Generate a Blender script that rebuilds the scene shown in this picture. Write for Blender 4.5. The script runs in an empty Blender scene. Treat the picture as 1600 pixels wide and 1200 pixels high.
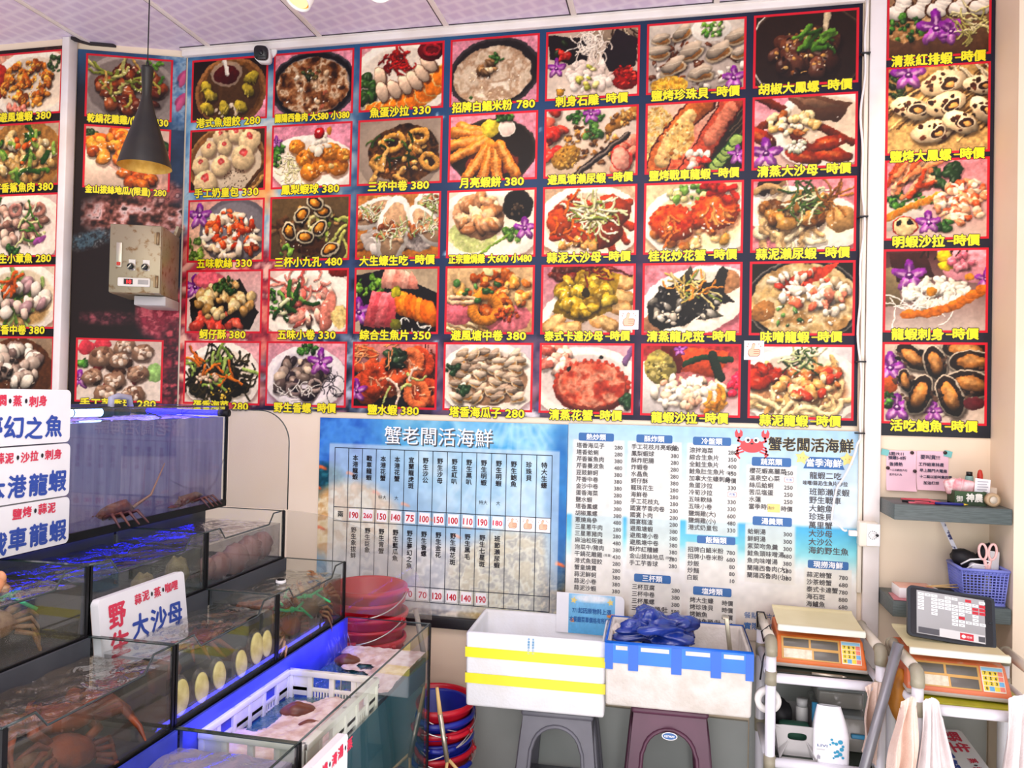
import bpy, bmesh, math, random
import numpy as np
from mathutils import Vector, Matrix, Euler
PI = math.pi
PX, PY, PA_ = -.467, -.164, math.atan2(.164, .437)          # foot and heading of the angled wall
S = bpy.context.scene
COL = S.collection
random.seed(7)
# ------------------------------------------------------------------ camera
def set_camera():
    yaw, pitch, roll = .2121, .0151, .0211
    fw = Vector((-math.sin(yaw)*math.cos(pitch), math.cos(yaw)*math.cos(pitch), math.sin(pitch)))
    rt = Vector((math.cos(yaw), math.sin(yaw), 0)); up = rt.cross(fw)
    r2 = math.cos(roll)*rt + math.sin(roll)*up
    u2 = -math.sin(roll)*rt + math.cos(roll)*up
    cd = bpy.data.cameras.new('camera'); co = bpy.data.objects.new('camera', cd); COL.objects.link(co)
    m = Matrix((r2, u2, -fw)).transposed().to_4x4(); m.translation = (2.1398, -3.0271, 1.60)
    co.matrix_world = m
    cd.sensor_fit = 'HORIZONTAL'; cd.sensor_width = 36; cd.lens = 36*1200/1600; cd.clip_start = .05; cd.clip_end = 100
    S.camera = co
set_camera()
# ------------------------------------------------------------------ world, lights, exposure
S.view_settings.view_transform = 'Standard'; S.view_settings.look = 'None'
S.view_settings.gamma = 1; S.view_settings.use_curve_mapping = False
S.view_settings.exposure = -.1
S.cycles.transparent_max_bounces = 32; S.cycles.max_bounces = 7
S.cycles.caustics_reflective = False; S.cycles.caustics_refractive = False
W = bpy.data.worlds.new('daylight'); S.world = W; W.use_nodes = True
W.node_tree.nodes['Background'].inputs[0].default_value = (.93, .96, 1, 1)
W.node_tree.nodes['Background'].inputs[1].default_value = .8
def lamp(name, kind, loc, energy, color, rot=None, to=None, **k):
    d = bpy.data.lights.new(name, kind); d.energy = energy; d.color = color
    for a, v in k.items(): setattr(d, a, v)
    o = bpy.data.objects.new(name, d); COL.objects.link(o); o.location = loc
    if to is not None: o.rotation_euler = (Vector(to)-Vector(loc)).to_track_quat('-Z', 'Y').to_euler()
    elif rot: o.rotation_euler = rot
    return o
# open shop front: daylight falling in from behind the camera and from the right
lamp('street_daylight', 'AREA', (2.6, -5.2, 2.3), 112, (1, .965, .92), to=(1.6, 0, 1.3), shape='RECTANGLE', size=4.5, size_y=2.6)
# ceiling lighting of the shop
lamp('ceiling_light', 'AREA', (1.6, -2.0, 3.06), 34, (1, .93, .88), rot=(0, 0, 0), shape='RECTANGLE', size=2.6, size_y=1.2)
# the warm ceiling spots over the posters
SPOT = dict(spot_size=math.radians(56), spot_blend=.9, shadow_soft_size=.04)
lamp('spot_beam', 'SPOT', (-.15, -1.0, 3.04), 12, (1, .76, .46), to=(-.55, -.2, 2.35), **SPOT)
lamp('spot_beam', 'SPOT', (.67, -.33, 2.99), 7, (1, .74, .42), to=(.35, -.02, 2.1), **SPOT)
lamp('spot_beam', 'SPOT', (.97, -.30, 3.0), 15, (1, .74, .42), to=(1.75, 0, 2.3), **SPOT)
lamp('pillar_spot', 'SPOT', (3.10, -.30, 3.04), 15, (1, .74, .42), to=(2.98, 0, 2.45), **SPOT)
lamp('tank_blue', 'AREA', (.30, -.62, 1.545), 1.6, (.15, .12, 1), rot=(0, 0, 0), shape='RECTANGLE', size=.3, size_y=.5)
lamp('tank_blue', 'AREA', (1.03, -.92, .772), 1.0, (.05, .06, 1), to=(.985, -.92, .745), shape='RECTANGLE', size=.9, size_y=.02)
# unseen fill lamp added near the floor to brighten the ceiling
lamp('ceiling_fill', 'AREA', (1.5, -2.3, .12), 135, (1, .93, .98), rot=(PI, 0, 0), shape='RECTANGLE', size=4.4, size_y=2.6)
# ------------------------------------------------------------------ materials
MATS = {}
def rgb(h):
    if not isinstance(h, str): return tuple(h)[:3]
    h = h.lstrip('#'); c = [int(h[i:i+2], 16)/255 for i in (0, 2, 4)]
    return tuple(x/12.92 if x <= .04045 else ((x+.055)/1.055)**2.4 for x in c)
def mat(name, col='808080', rough=.5, metal=0, col2=None, scale=8, detail=3, bump=0, bscale=60, spec=.5, emit=0, stretch=None, ramp=(.4, .65)):
    if name in MATS: return MATS[name]
    m = bpy.data.materials.new(name); m.use_nodes = True; nt = m.node_tree; b = nt.nodes['Principled BSDF']
    b.inputs['Base Color'].default_value = (*rgb(col), 1); b.inputs['Roughness'].default_value = rough; b.inputs['Metallic'].default_value = metal
    b.inputs['Specular IOR Level'].default_value = spec
    tc = nt.nodes.new('ShaderNodeTexCoord'); src = tc.outputs['Object']
    if stretch:
        mp = nt.nodes.new('ShaderNodeMapping'); mp.inputs['Scale'].default_value = stretch; nt.links.new(src, mp.inputs[0]); src = mp.outputs[0]
    n = nt.nodes.new('ShaderNodeTexNoise'); n.inputs['Scale'].default_value = scale; n.inputs['Detail'].default_value = detail; nt.links.new(src, n.inputs['Vector'])
    r = nt.nodes.new('ShaderNodeValToRGB'); e = r.color_ramp.elements; e[0].position, e[1].position = ramp
    c1 = rgb(col); c2 = rgb(col2) if col2 else tuple(min(1, x*.93) for x in c1)
    e[0].color = (*c1, 1); e[1].color = (*c2, 1); nt.links.new(n.outputs['Fac'], r.inputs['Fac']); nt.links.new(r.outputs[0], b.inputs['Base Color'])
    if bump:
        n2 = nt.nodes.new('ShaderNodeTexNoise'); n2.inputs['Scale'].default_value = bscale; n2.inputs['Detail'].default_value = 4; nt.links.new(src, n2.inputs['Vector'])
        bp = nt.nodes.new('ShaderNodeBump'); bp.inputs['Strength'].default_value = bump; bp.inputs['Distance'].default_value = .004
        nt.links.new(n2.outputs['Fac'], bp.inputs['Height']); nt.links.new(bp.outputs[0], b.inputs['Normal'])
    if emit:
        b.inputs['Emission Color'].default_value = (*rgb(col), 1); b.inputs['Emission Strength'].default_value = emit
    MATS[name] = m; return m
def print_mat(name='printed', rough=.38, attr='ink'):
    if name in MATS: return MATS[name]
    m = bpy.data.materials.new(name); m.use_nodes = True; nt = m.node_tree; b = nt.nodes['Principled BSDF']
    a = nt.nodes.new('ShaderNodeVertexColor'); a.layer_name = attr
    nt.links.new(a.outputs['Color'], b.inputs['Base Color']); b.inputs['Roughness'].default_value = rough; b.inputs['Specular IOR Level'].default_value = .25
    MATS[name] = m; return m
def clear_mat(name, tint=(.95, .97, .97), film=None, film_amt=0, gloss=1.0, rough=.02, bump=0, bscale=20, ior=1.45, film2=None, fscale=6, stretch=(1, 1, 1)):
    """see-through sheet or water: tinted transparent + fresnel gloss + an optional murky diffuse share"""
    if name in MATS: return MATS[name]
    m = bpy.data.materials.new(name); m.use_nodes = True; nt = m.node_tree; nt.nodes.remove(nt.nodes['Principled BSDF'])
    out = nt.nodes['Material Output']; L = nt.links.new
    t = nt.nodes.new('ShaderNodeBsdfTransparent'); t.inputs[0].default_value = (*tint, 1); cur = t.outputs[0]
    tc = nt.nodes.new('ShaderNodeTexCoord'); mp = nt.nodes.new('ShaderNodeMapping'); mp.inputs['Scale'].default_value = stretch; L(tc.outputs['Object'], mp.inputs[0])
    if film:
        n = nt.nodes.new('ShaderNodeTexNoise'); n.inputs['Scale'].default_value = fscale; n.inputs['Detail'].default_value = 5; L(mp.outputs[0], n.inputs['Vector'])
        r = nt.nodes.new('ShaderNodeValToRGB'); e = r.color_ramp.elements; e[0].position = .35; e[1].position = .65
        e[0].color = (*rgb(film), 1); e[1].color = (*rgb(film2 or film), 1); L(n.outputs['Fac'], r.inputs['Fac'])
        d = nt.nodes.new('ShaderNodeBsdfDiffuse'); L(r.outputs[0], d.inputs[0])
        mx = nt.nodes.new('ShaderNodeMixShader'); mx.inputs[0].default_value = film_amt; L(cur, mx.inputs[1]); L(d.outputs[0], mx.inputs[2]); cur = mx.outputs[0]
    lw = nt.nodes.new('ShaderNodeLayerWeight'); lw.inputs[0].default_value = .5; geo = nt.nodes.new('ShaderNodeNewGeometry')
    def mth(op, a, b):
        q = nt.nodes.new('ShaderNodeMath'); q.operation = op
        for i, v in enumerate((a, b)):
            if isinstance(v, (int, float)): q.inputs[i].default_value = v
            else: L(v, q.inputs[i])
        return q.outputs[0]
    fres = mth('MULTIPLY', mth('ADD', mth('MULTIPLY', mth('POWER', lw.outputs['Facing'], 4.0), .8), .15 if ior < 1.4 else .045), mth('SUBTRACT', 1.0, mth('MULTIPLY', geo.outputs['Backfacing'], .9)))
    g = nt.nodes.new('ShaderNodeBsdfGlossy'); g.inputs['Roughness'].default_value = rough; g.inputs[0].default_value = (gloss, gloss, gloss, 1)
    if bump:
        n2 = nt.nodes.new('ShaderNodeTexNoise'); n2.inputs['Scale'].default_value = bscale; n2.inputs['Detail'].default_value = 3; n2.inputs['Distortion'].default_value = 1.2; L(tc.outputs['Object'], n2.inputs['Vector'])
        bp = nt.nodes.new('ShaderNodeBump'); bp.inputs['Strength'].default_value = bump; bp.inputs['Distance'].default_value = .02
        L(n2.outputs['Fac'], bp.inputs['Height']); L(bp.outputs[0], lw.inputs['Normal']); L(bp.outputs[0], g.inputs['Normal'])
    m2 = nt.nodes.new('ShaderNodeMixShader'); L(fres, m2.inputs[0]); L(cur, m2.inputs[1]); L(g.outputs[0], m2.inputs[2])
    L(m2.outputs[0], out.inputs[0]); MATS[name] = m; return m
# ------------------------------------------------------------------ mesh helpers
def tag(o, label=None, cat=None, group=None, kind=None):
    if label: o['label'] = label
    if cat: o['category'] = cat
    if group: o['group'] = group
    if kind: o['kind'] = kind
    return o
def empty(name, label, cat, loc=(0, 0, 0), rz=0, group=None):
    o = bpy.data.objects.new(name, None); COL.objects.link(o); o.location = loc; o.rotation_euler = (0, 0, rz); o.empty_display_size = .05
    return tag(o, label, cat, group)
class MB:
    def __init__(s): s.bm = bmesh.new(); s.mi = 0
    def _add(s, verts, faces, smooth=False):
        vs = [s.bm.verts.new(v) for v in verts]
        for f in faces:
            try:
                fc = s.bm.faces.new([vs[i] for i in f]); fc.smooth = smooth; fc.material_index = s.mi
            except ValueError: pass
        return vs
    def merge(s, b, M=None, smooth=False):
        if M is not None: bmesh.ops.transform(b, matrix=M, verts=b.verts)
        b.verts.index_update()
        s._add([v.co.copy() for v in b.verts], [[v.index for v in f.verts] for f in b.faces], smooth); b.free(); return s
    def box(s, c, d, bev=0, rot=None, seg=2, taper=None):
        b = bmesh.new(); bmesh.ops.create_cube(b, size=1)
        for v in b.verts:
            v.co = Vector((v.co.x*d[0], v.co.y*d[1], v.co.z*d[2]))
            if taper and v.co.z < 0: v.co.x *= taper; v.co.y *= taper
        if bev: bmesh.ops.bevel(b, geom=list(b.edges), offset=bev, segments=seg, profile=.5, affect='EDGES')
        M = Matrix.Translation(Vector(c))
        if rot: M = M @ Euler(rot).to_matrix().to_4x4()
        return s.merge(b, M, smooth=bool(bev))
    def lathe(s, prof, n=24, M=None, closed=False, arc=2*PI, smooth=True, sq=None):
        """prof: (r, z) pairs round local z; sq: superellipse exponent"""
        rings = []; full = abs(arc-2*PI) < 1e-6; k = n if full else n+1
        vs = []
        for r, z in prof:
            for i in range(k):
                a = arc*i/n; cx, sx = math.cos(a), math.sin(a)
                if sq: cx, sx = math.copysign(abs(cx)**sq, cx), math.copysign(abs(sx)**sq, sx)
                v = Vector((r*cx, r*sx, z)); vs.append(M @ v if M is not None else v)
        fs = []
        for j in range(len(prof)-1):
            for i in range(k if full else k-1):
                a, b = j*k+i, j*k+(i+1) % k
                fs.append((a, b, b+k, a+k))
        if closed:
            fs.append(tuple(range(k-1, -1, -1))); fs.append(tuple((len(prof)-1)*k+i for i in range(k)))
        s._add(vs, fs, smooth); return s
    def cyl(s, p0, p1, r0, r1=None, n=16, cap=True, smooth=True):
        p0, p1 = Vector(p0), Vector(p1); d = p1-p0
        M = Matrix.Translation(p0) @ d.to_track_quat('Z', 'Y').to_matrix().to_4x4()
        return s.lathe([(r0, 0), (r0 if r1 is None else r1, d.length)], n, M, closed=cap, smooth=smooth)
    def tube(s, pts, r, n=8, cap=True):
        pts = [Vector(p) for p in pts]; rr = r if isinstance(r, (list, tuple)) else [r]*len(pts); vs, fs = [], []
        t0 = (pts[1]-pts[0]).normalized(); ref = Vector((0, 0, 1)) if abs(t0.z) < .9 else Vector((1, 0, 0)); u = t0.cross(ref).normalized()
        for i, p in enumerate(pts):
            t = (pts[min(i+1, len(pts)-1)]-pts[max(i-1, 0)]).normalized(); u = (u-t*u.dot(t)).normalized(); w = t.cross(u)
            for k in range(n):
                a = 2*PI*k/n; vs.append(p+rr[i]*(math.cos(a)*u+math.sin(a)*w))
        for i in range(len(pts)-1):
            for k in range(n): fs.append((i*n+k, i*n+(k+1) % n, (i+1)*n+(k+1) % n, (i+1)*n+k))
        if cap: fs.append(tuple(range(n-1, -1, -1))); fs.append(tuple((len(pts)-1)*n+k for k in range(n)))
        s._add(vs, fs, True); return s
    def ball(s, c, r, rot=None, nu=14, nv=9, fn=None):
        r = (r, r, r) if not isinstance(r, (tuple, list)) else r; vs, fs = [], []
        M = Euler(rot).to_matrix() if rot else None
        for j in range(nv+1):
            ph = PI*j/nv
            for i in range(nu):
                th = 2*PI*i/nu; v = Vector((math.sin(ph)*math.cos(th), math.sin(ph)*math.sin(th), math.cos(ph)))
                if fn: v = v*fn(v)
                v = Vector((v.x*r[0], v.y*r[1], v.z*r[2])); vs.append((M @ v if M else v)+Vector(c))
        for j in range(nv):
            for i in range(nu): fs.append((j*nu+i, (j+1)*nu+i, (j+1)*nu+(i+1) % nu, j*nu+(i+1) % nu))
        s._add(vs, fs, True); return s
    def prism(s, poly, y0, y1, M=None, smooth=False):
        """poly in local (x, z), extruded along local y"""
        n = len(poly); vs = [Vector((x, y0, z)) for x, z in poly]+[Vector((x, y1, z)) for x, z in poly]
        if M is not None: vs = [M @ v for v in vs]
        s._add(vs, [tuple(range(n)), tuple(range(2*n-1, n-1, -1))], False)
        s._add(vs, [(i, i+n, (i+1) % n+n, (i+1) % n) for i in range(n)], smooth); return s
    def grid(s, fn, nu, nv, smooth=True, wrap=False):
        vs = [Vector(fn(i/nu, j/nv)) for j in range(nv+1) for i in range(nu+1)]
        fs = [(j*(nu+1)+i, j*(nu+1)+i+1, (j+1)*(nu+1)+i+1, (j+1)*(nu+1)+i) for j in range(nv) for i in range(nu)]
        s._add(vs, fs, smooth); return s
    def build(s, name, m, parent=None, loc=None, weld=True):
        if weld: bmesh.ops.remove_doubles(s.bm, verts=s.bm.verts, dist=1e-6)
        bmesh.ops.recalc_face_normals(s.bm, faces=s.bm.faces)
        me = bpy.data.meshes.new(name); s.bm.to_mesh(me); s.bm.free()
        for k in (m if isinstance(m, (list, tuple)) else [m]): me.materials.append(k)
        o = bpy.data.objects.new(name, me); COL.objects.link(o)
        if parent is not None: o.parent = parent
        if loc is not None: o.location = loc
        return o
def one(name, mb, m, label, cat, group=None, loc=None, rz=0, kind=None):
    o = mb.build(name, m, None, loc); o.rotation_euler = (0, 0, rz); return tag(o, label, cat, group, kind)
def fresh(mb=None): return MB()
def copy_tree(o, parent=None):
    c = o.copy(); COL.objects.link(c)
    if parent is not None: c.parent = parent
    for ch in list(o.children): copy_tree(ch, c)
    return c
def mesh_raw(name, V, F, m, parent=None, smooth=False):
    me = bpy.data.meshes.new(name); me.from_pydata(V, [], F)
    for k in (m if isinstance(m, (list, tuple)) else [m]): me.materials.append(k)
    o = bpy.data.objects.new(name, me); COL.objects.link(o)
    if parent is not None: o.parent = parent
    return o
def rrect(x0, z0, x1, z1, r, n=5, corners=(1, 1, 1, 1)):
    P = []
    for k, (cx, cz, a0) in enumerate(((x1-r, z1-r, 0), (x0+r, z1-r, 90), (x0+r, z0+r, 180), (x1-r, z0+r, 270))):
        if corners[k]:
            for i in range(n+1):
                a = math.radians(a0+90*i/n); P.append((cx+r*math.cos(a), cz+r*math.sin(a)))
        else: P.append(((x1, z1), (x0, z1), (x0, z0), (x1, z0))[k])
    return P
# ------------------------------------------------------------------ lettering
_TC = bpy.data.curves.new('type', 'FONT'); _TC.resolution_u = 2
_TO = bpy.data.objects.new('type', _TC); _GL = {}
def glyphs(t):
    """outlines of a string as flat faces: (verts n x 2, faces, width)"""
    if t in _GL: return _GL[t]
    if _TO.name not in COL.objects: COL.objects.link(_TO)
    _TC.body = t; bpy.context.view_layer.update()
    me = bpy.data.meshes.new_from_object(_TO.evaluated_get(bpy.context.evaluated_depsgraph_get()))
    co = np.empty(len(me.vertices)*3); me.vertices.foreach_get('co', co); co = co.reshape(-1, 3)[:, :2]
    fs = [tuple(p.vertices) for p in me.polygons]; bpy.data.meshes.remove(me)
    _GL[t] = (co, fs); return _GL[t]
_OFF8 = [(math.cos(a*PI/4), math.sin(a*PI/4)) for a in range(8)]
class Ink:
    """collects lettering and flat printed shapes in a board's own (x, z) plane, then becomes ONE mesh"""
    def __init__(s): s.V = []; s.F = []; s.M = []
    def add(s, co, fs, y, mi):
        b = len(s.V)
        s.V += [(x, y, z) for x, z in co]; s.F += [tuple(i+b for i in f) for f in fs]; s.M += [mi]*len(fs)
    def text(s, t, x, z, h, w=None, mi=0, y=0, bold=0, align='c', out=0, omi=1, rot=0, shear=0, vert=False):
        """h: character height; w: total width (else natural); z: centre line"""
        if vert:
            n = len(t)
            for k, ch in enumerate(t): s.text(ch, x, z-(k+.5)*h*1.13, h, w, mi, y, bold, 'c', out, omi, rot)
            return
        co, fs = glyphs(t)
        if not len(co): return
        mn, mx = co.min(0), co.max(0); sc = h/.93; wd = (mx[0]-mn[0])*sc; sx = sc
        if w and wd > 1e-6: sx = sc*w/wd; wd = w
        P = np.empty_like(co); P[:, 0] = (co[:, 0]-mn[0])*sx; P[:, 1] = (co[:, 1]-.37)*sc
        P[:, 0] -= {'c': wd/2, 'l': 0, 'r': wd}[align]
        P[:, 0] += shear*P[:, 1]
        c, si = math.cos(rot), math.sin(rot); P = P @ np.array([[c, si], [-si, c]])
        P += (x, z)
        if out:
            for n, (ox, oz) in enumerate(_OFF8): s.add(P+np.array((ox, oz))*out, fs, y+.0006+.00003*n, omi)
        if bold:
            for n, (ox, oz) in enumerate(_OFF8[::2]): s.add(P+np.array((ox, oz))*bold, fs, y+.00003*(n+1), mi)
        s.add(P, fs, y, mi)
    def rect(s, x0, z0, x1, z1, mi, y=0): s.add([(x0, z0), (x1, z0), (x1, z1), (x0, z1)], [(0, 1, 2, 3)], y, mi)
    def poly(s, P, mi, y=0): s.add(P, [tuple(range(len(P)))], y, mi)
    def disc(s, x, z, rx, rz, mi, y=0, n=20, rot=0):
        c, si = math.cos(rot), math.sin(rot)
        s.poly([(x+rx*math.cos(2*PI*i/n)*c-rz*math.sin(2*PI*i/n)*si, z+rx*math.cos(2*PI*i/n)*si+rz*math.sin(2*PI*i/n)*c) for i in range(n)], mi, y)
    def line(s, P, w, mi, y=0):
        for a, b in zip(P[:-1], P[1:]):
            d = np.array(b, float)-np.array(a, float); L = np.hypot(*d) or 1; n = np.array((-d[1], d[0]))/L*w/2; e = d/L*w*.4
            s.add([tuple(np.array(a)-n-e), tuple(np.array(b)-n+e), tuple(np.array(b)+n+e), tuple(np.array(a)+n-e)], [(0, 1, 2, 3)], y, mi)
    def build(s, name, mats, parent=None):
        o = mesh_raw(name, s.V, s.F, mats, parent); o.data.polygons.foreach_set('material_index', s.M); return o
INK = [mat('ink_yellow', 'f6e60e', .4), mat('ink_black', '14101a', .4), mat('ink_red', 'c8122e', .4), mat('ink_white', 'fbfbfb', .4), mat('ink_blue', '2c66a4', .4),
       mat('ink_grey', '4a4648', .4), mat('ink_skin', 'f3c3a0', .4), mat('ink_brown', 'a8603c', .4), mat('ink_pale', 'e6e2d6', .4), mat('ink_gold', 'f2d880', .4), mat('ink_crab', 'e8484c', .4), mat('ink_marker_blue', '2a4aa6', .4), mat('ink_marker_red', 'dc3050', .4), mat('ink_line', '20283c', .4)]
YE, BK, RD, WH, BL, GY, SK, BR, PA, GO, CR, MB_, MR, LN = range(14)
mat('card_paper', 'f4f4f6', .4)
# ------------------------------------------------------------------ the room
def ceiling_mat():
    m = bpy.data.materials.new('ceiling_panel'); m.use_nodes = True; nt = m.node_tree; b = nt.nodes['Principled BSDF']; L = nt.links.new
    tc = nt.nodes.new('ShaderNodeTexCoord'); mp = nt.nodes.new('ShaderNodeMapping'); mp.inputs['Rotation'].default_value = (0, 0, math.radians(18)); L(tc.outputs['Object'], mp.inputs[0])
    br = nt.nodes.new('ShaderNodeTexBrick'); br.offset = .5; br.inputs['Scale'].default_value = 1; br.inputs['Brick Width'].default_value = .064; br.inputs['Row Height'].default_value = .064
    br.inputs['Mortar Size'].default_value = .019; br.inputs['Mortar Smooth'].default_value = 1
    br.inputs['Color1'].default_value = (*rgb('d0bfdb'), 1); br.inputs['Color2'].default_value = (*rgb('d3c3dd'), 1); br.inputs['Mortar'].default_value = (*rgb('e2d6e8'), 1); L(mp.outputs[0], br.inputs['Vector'])
    L(br.outputs['Color'], b.inputs['Base Color']); b.inputs['Roughness'].default_value = .35; return m
WALL = mat('wall_cream', 'f0dec4', .6, col2='ecd7bb', scale=3)
WHITE = mat('trim_white', 'f2ece8', .4, col2='e6ddd6', scale=5)
def struct(name, mb, m): return tag(mb.build(name, m), kind='structure')
struct('floor', MB().box((1.2, -2.7, -.05), (7.2, 5.6, .1)), mat('floor_tile', 'b4b0a8', .4, col2='9c988f', scale=4))
struct('ceiling', MB().box((1.2, -2.7, 3.16), (7.2, 5.6, .1)), ceiling_mat())
struct('wall_back', MB().box((1.6, .06, 1.555), (3.4, .12, 3.11)), WALL)
a = Vector((-.03, 0)); b = Vector((-.467, -.164))
struct('wall_left', MB().prism([(-.467, -.164), (-.03, 0), (-.03, .12), (-.467, .12)], 0, 3.11, Matrix(((1, 0, 0, 0), (0, 0, 1, 0), (0, 1, 0, 0), (0, 0, 0, 1)))), WALL)
struct('wall_far_left', MB().box((-1.43, -.04, 1.555), (1.93, .32, 3.11)), WALL)
struct('wall_right', MB().box((3.93, -.04, 1.555), (1.40, .32, 3.11)), WALL)
struct('trim_1', MB().box((1.38, -.014, 3.094), (2.84, .028, .032), .003).box((1.38, -.02, 3.107), (2.84, .04, .008)), WHITE)
struct('trim_2', MB().box((2.837, -.012, 1.876), (.056, .024, 2.468), .004), WHITE)
struct('trim_3', MB().box((-.468, -.195, 1.555), (.036, .05, 3.11), .004), WHITE)
k = MB()
for x in (-1.49, -.95, -.41, .10, .63, 1.19, 1.715, 2.26, 2.80, 3.34, 3.9): k.box((x, -2.7, 3.108), (.022, 5.4, .008), .002)
struct('trim_4', k, WHITE)
k = MB()
for x in (-.41, .10, .63, 1.19, 1.715, 2.26, 2.80): k.box((x-.014, -2.7, 3.1095), (.005, 5.4, .004))
k.box((1.38, -.042, 3.1095), (2.84, .004, .004)); struct('trim_5', k, mat('seam_dark', '3a3038', .6))
k = MB(); k.mi = 0
k.prism([(-.46, -.20), (-.40, -.13), (-.31, -.10), (-.31, -.125), (-.40, -.16), (-.44, -.22)], 3.10, 3.109, Matrix(((1, 0, 0, 0), (0, 0, 1, 0), (0, 1, 0, 0), (0, 0, 0, 1)))); struct('trim_6', k, mat('gap_dark', '2a2228', .7))
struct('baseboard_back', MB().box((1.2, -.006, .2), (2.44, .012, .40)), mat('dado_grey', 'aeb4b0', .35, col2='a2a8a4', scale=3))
struct('lower_strip_right', MB().box((2.825, -.0055, .32), (.80, .011, .64)), mat('dado_grey', ''))  # grey strip on the lower wall behind the trolleys, taller than the left one
# ------------------------------------------------------------------ on the walls and ceiling
def conduit():
    r = empty('wall_conduit', 'long white conduit with loose white cable beside the wide poster', 'conduit', (2.80, -.01, 0))
    MB().box((-.002, -.004, 2.0), (.014, .018, 2.18), .003).build('conduit_pipe', mat('plastic_ivory', 'efe6d4', .4), r)
    pts = [(-.012+.006*math.sin(z*9)+.004*math.sin(z*23), -.018, z) for z in np.linspace(3.08, 1.47, 60)]
    pts += [(-.014-.02*t-.05*t*t, -.02, 1.47-.18*t) for t in np.linspace(.1, 1, 6)]+[(-.09-.012*t, -.02, 1.27-.10*t) for t in np.linspace(.2, 1, 4)]+[(-.08+.03*t, -.03, 1.165-.03*math.sin(t*2)) for t in np.linspace(.3, 1, 4)]
    MB().tube(pts, .0042, 6).build('cable', mat('cable_white', 'f4f0ec', .4), r)
    for z in (2.88, 2.28, 1.75, 1.49): MB().box((-.008, -.014, z), (.032, .028, .005), .001).build('cable_tie', mat('tie_black', '16141a', .5), r)
    MB().box((-.03, -.03, 1.128), (.03, .022, .02), .004).build('charger_plug', mat('cable_white', ''), r)
conduit()
def switch_box():
    r = empty('switch_box', 'ivory outlet box with a round dial on the white post beside the price list', 'outlet', (2.83, -.025, 1.13))
    MB().box((-.012, -.02, 0), (.066, .044, .088), .006).build('housing', mat('plastic_ivory', ''), r)
    k = MB(); k.box((.002, -.044, 0), (.046, .006, .08), .003); k.build('dial_plate', mat('plate_white', 'f6f6f4', .35), r)
    k = MB(); k.cyl((.0, -.047, 0), (.0, -.053, 0), .008, n=20); k.build('dial_knob', mat('plate_white', ''), r)
    k = MB(); k.cyl((.014, -.047, 0), (.014, -.051, 0), .005, n=14)
    for i in range(11): t = math.radians(40+28*i); k.box((.0+.014*math.cos(t), -.0472, .014*math.sin(t)), (.002, .001, .004), rot=(0, -t, 0))
    k.build('dial_mark', mat('mark_black', '222226', .5), r)
switch_box()
def cctv():
    r = empty('security_camera', 'small white security camera with black front hanging above the dumplings photo', 'camera', (.385, -.005, 3.05))
    MB().cyl((0, 0, .025), (0, -.012, .025), .03, n=20).tube([(0, -.01, .02), (0, -.045, .02), (-.003, -.06, .0)], .010, 8).build('bracket', mat('plate_white', ''), r)
    M = Matrix.Translation((0, -.055, -.02)) @ Euler((math.radians(100), 0, math.radians(18))).to_matrix().to_4x4()
    MB().lathe([(.0, -.03), (.024, -.03), (.030, -.02), (.031, .05), (.0, .05)], 20, M, sq=.6).build('camera_body', mat('plate_white', ''), r)
    MB().lathe([(.0, .049), (.029, .049), (.029, .066), (.026, .070), (.0, .068)], 20, M, sq=.6).build('camera_face', mat('cam_black', '141416', .25), r)
    MB().lathe([(.0, .0685), (.011, .0685), (.009, .073), (.0, .074)], 16, M).build('lens', mat('lens_dark', '06070c', .05), r)
cctv()
def pendant():
    x, y, z = .238, -.6, 0
    r = empty('pendant_lamp', 'matte black funnel pendant lamp with gold inside on a thin cord', 'lamp', (x, y, z))
    out = [(.0, 2.765), (.021, 2.765), (.021, 2.757), (.0175, 2.70), (.0155, 2.665), (.019, 2.645), (.03, 2.60), (.052, 2.53), (.072, 2.47), (.088, 2.415), (.0915, 2.40)]
    MB().lathe(out, 40).build('shade', mat('shade_black', '1d1b16', .42, col2='26221a', scale=20), r)
    MB().lathe([(.0900, 2.401), (.0865, 2.417), (.070, 2.470), (.050, 2.53), (.028, 2.60), (.016, 2.645), (.0, 2.65)], 40).lathe([(.0915, 2.40), (.0900, 2.401)], 40).build('gold_lining', mat('gold_leaf', 'e8bc5c', .5, .6, col2='d8a644', scale=40), r)
    MB().cyl((0, 0, 2.50), (0, 0, 2.60), .016, n=14).ball((0, 0, 2.48), .024).build('bulb', mat('bulb_off', 'efe4cc', .3), r)
    MB().cyl((0, 0, 2.765), (0, 0, 2.785), .005, n=10).build('cord_grip', mat('shade_black', ''), r)
    MB().cyl((0, 0, 2.78), (0, 0, 3.108), .0022, n=8).build('cord', mat('tie_black', ''), r)
    MB().lathe([(0, 3.085), (.04, 3.085), (.045, 3.09), (.045, 3.11)], 24).build('ceiling_cup', mat('shade_black', ''), r)
pendant()
def spotlight(loc, tilt, label):
    r = empty('ceiling_spotlight', label, 'lamp', loc)
    M = Euler(tilt).to_matrix().to_4x4()
    MB().lathe([(0, .10), (.03, .10), (.045, .085), (.048, .0), (.043, -.004), (.042, .010)], 28, M).build('housing', mat('plate_white', ''), r)
    MB().lathe([(.042, .010), (.03, .03), (.014, .045), (0, .045)], 24, M).build('reflector', mat('gold_leaf', ''), r)
    MB().lathe([(0, .012), (.036, .012), (.036, .004), (0, .002)], 24, M).build('lit_lens', mat('lit_warm', 'ffd48a', .4, emit=1.3), r)
    MB().cyl(M @ Vector((0, 0, .09)), (0, 0, 3.108-loc[2]), .008, n=10).build('stem', mat('plate_white', ''), r)
    MB().lathe([(0, 3.09-loc[2]), (.04, 3.09-loc[2]), (.045, 3.109-loc[2])], 24).build('ceiling_cup', mat('plate_white', ''), r)
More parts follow.
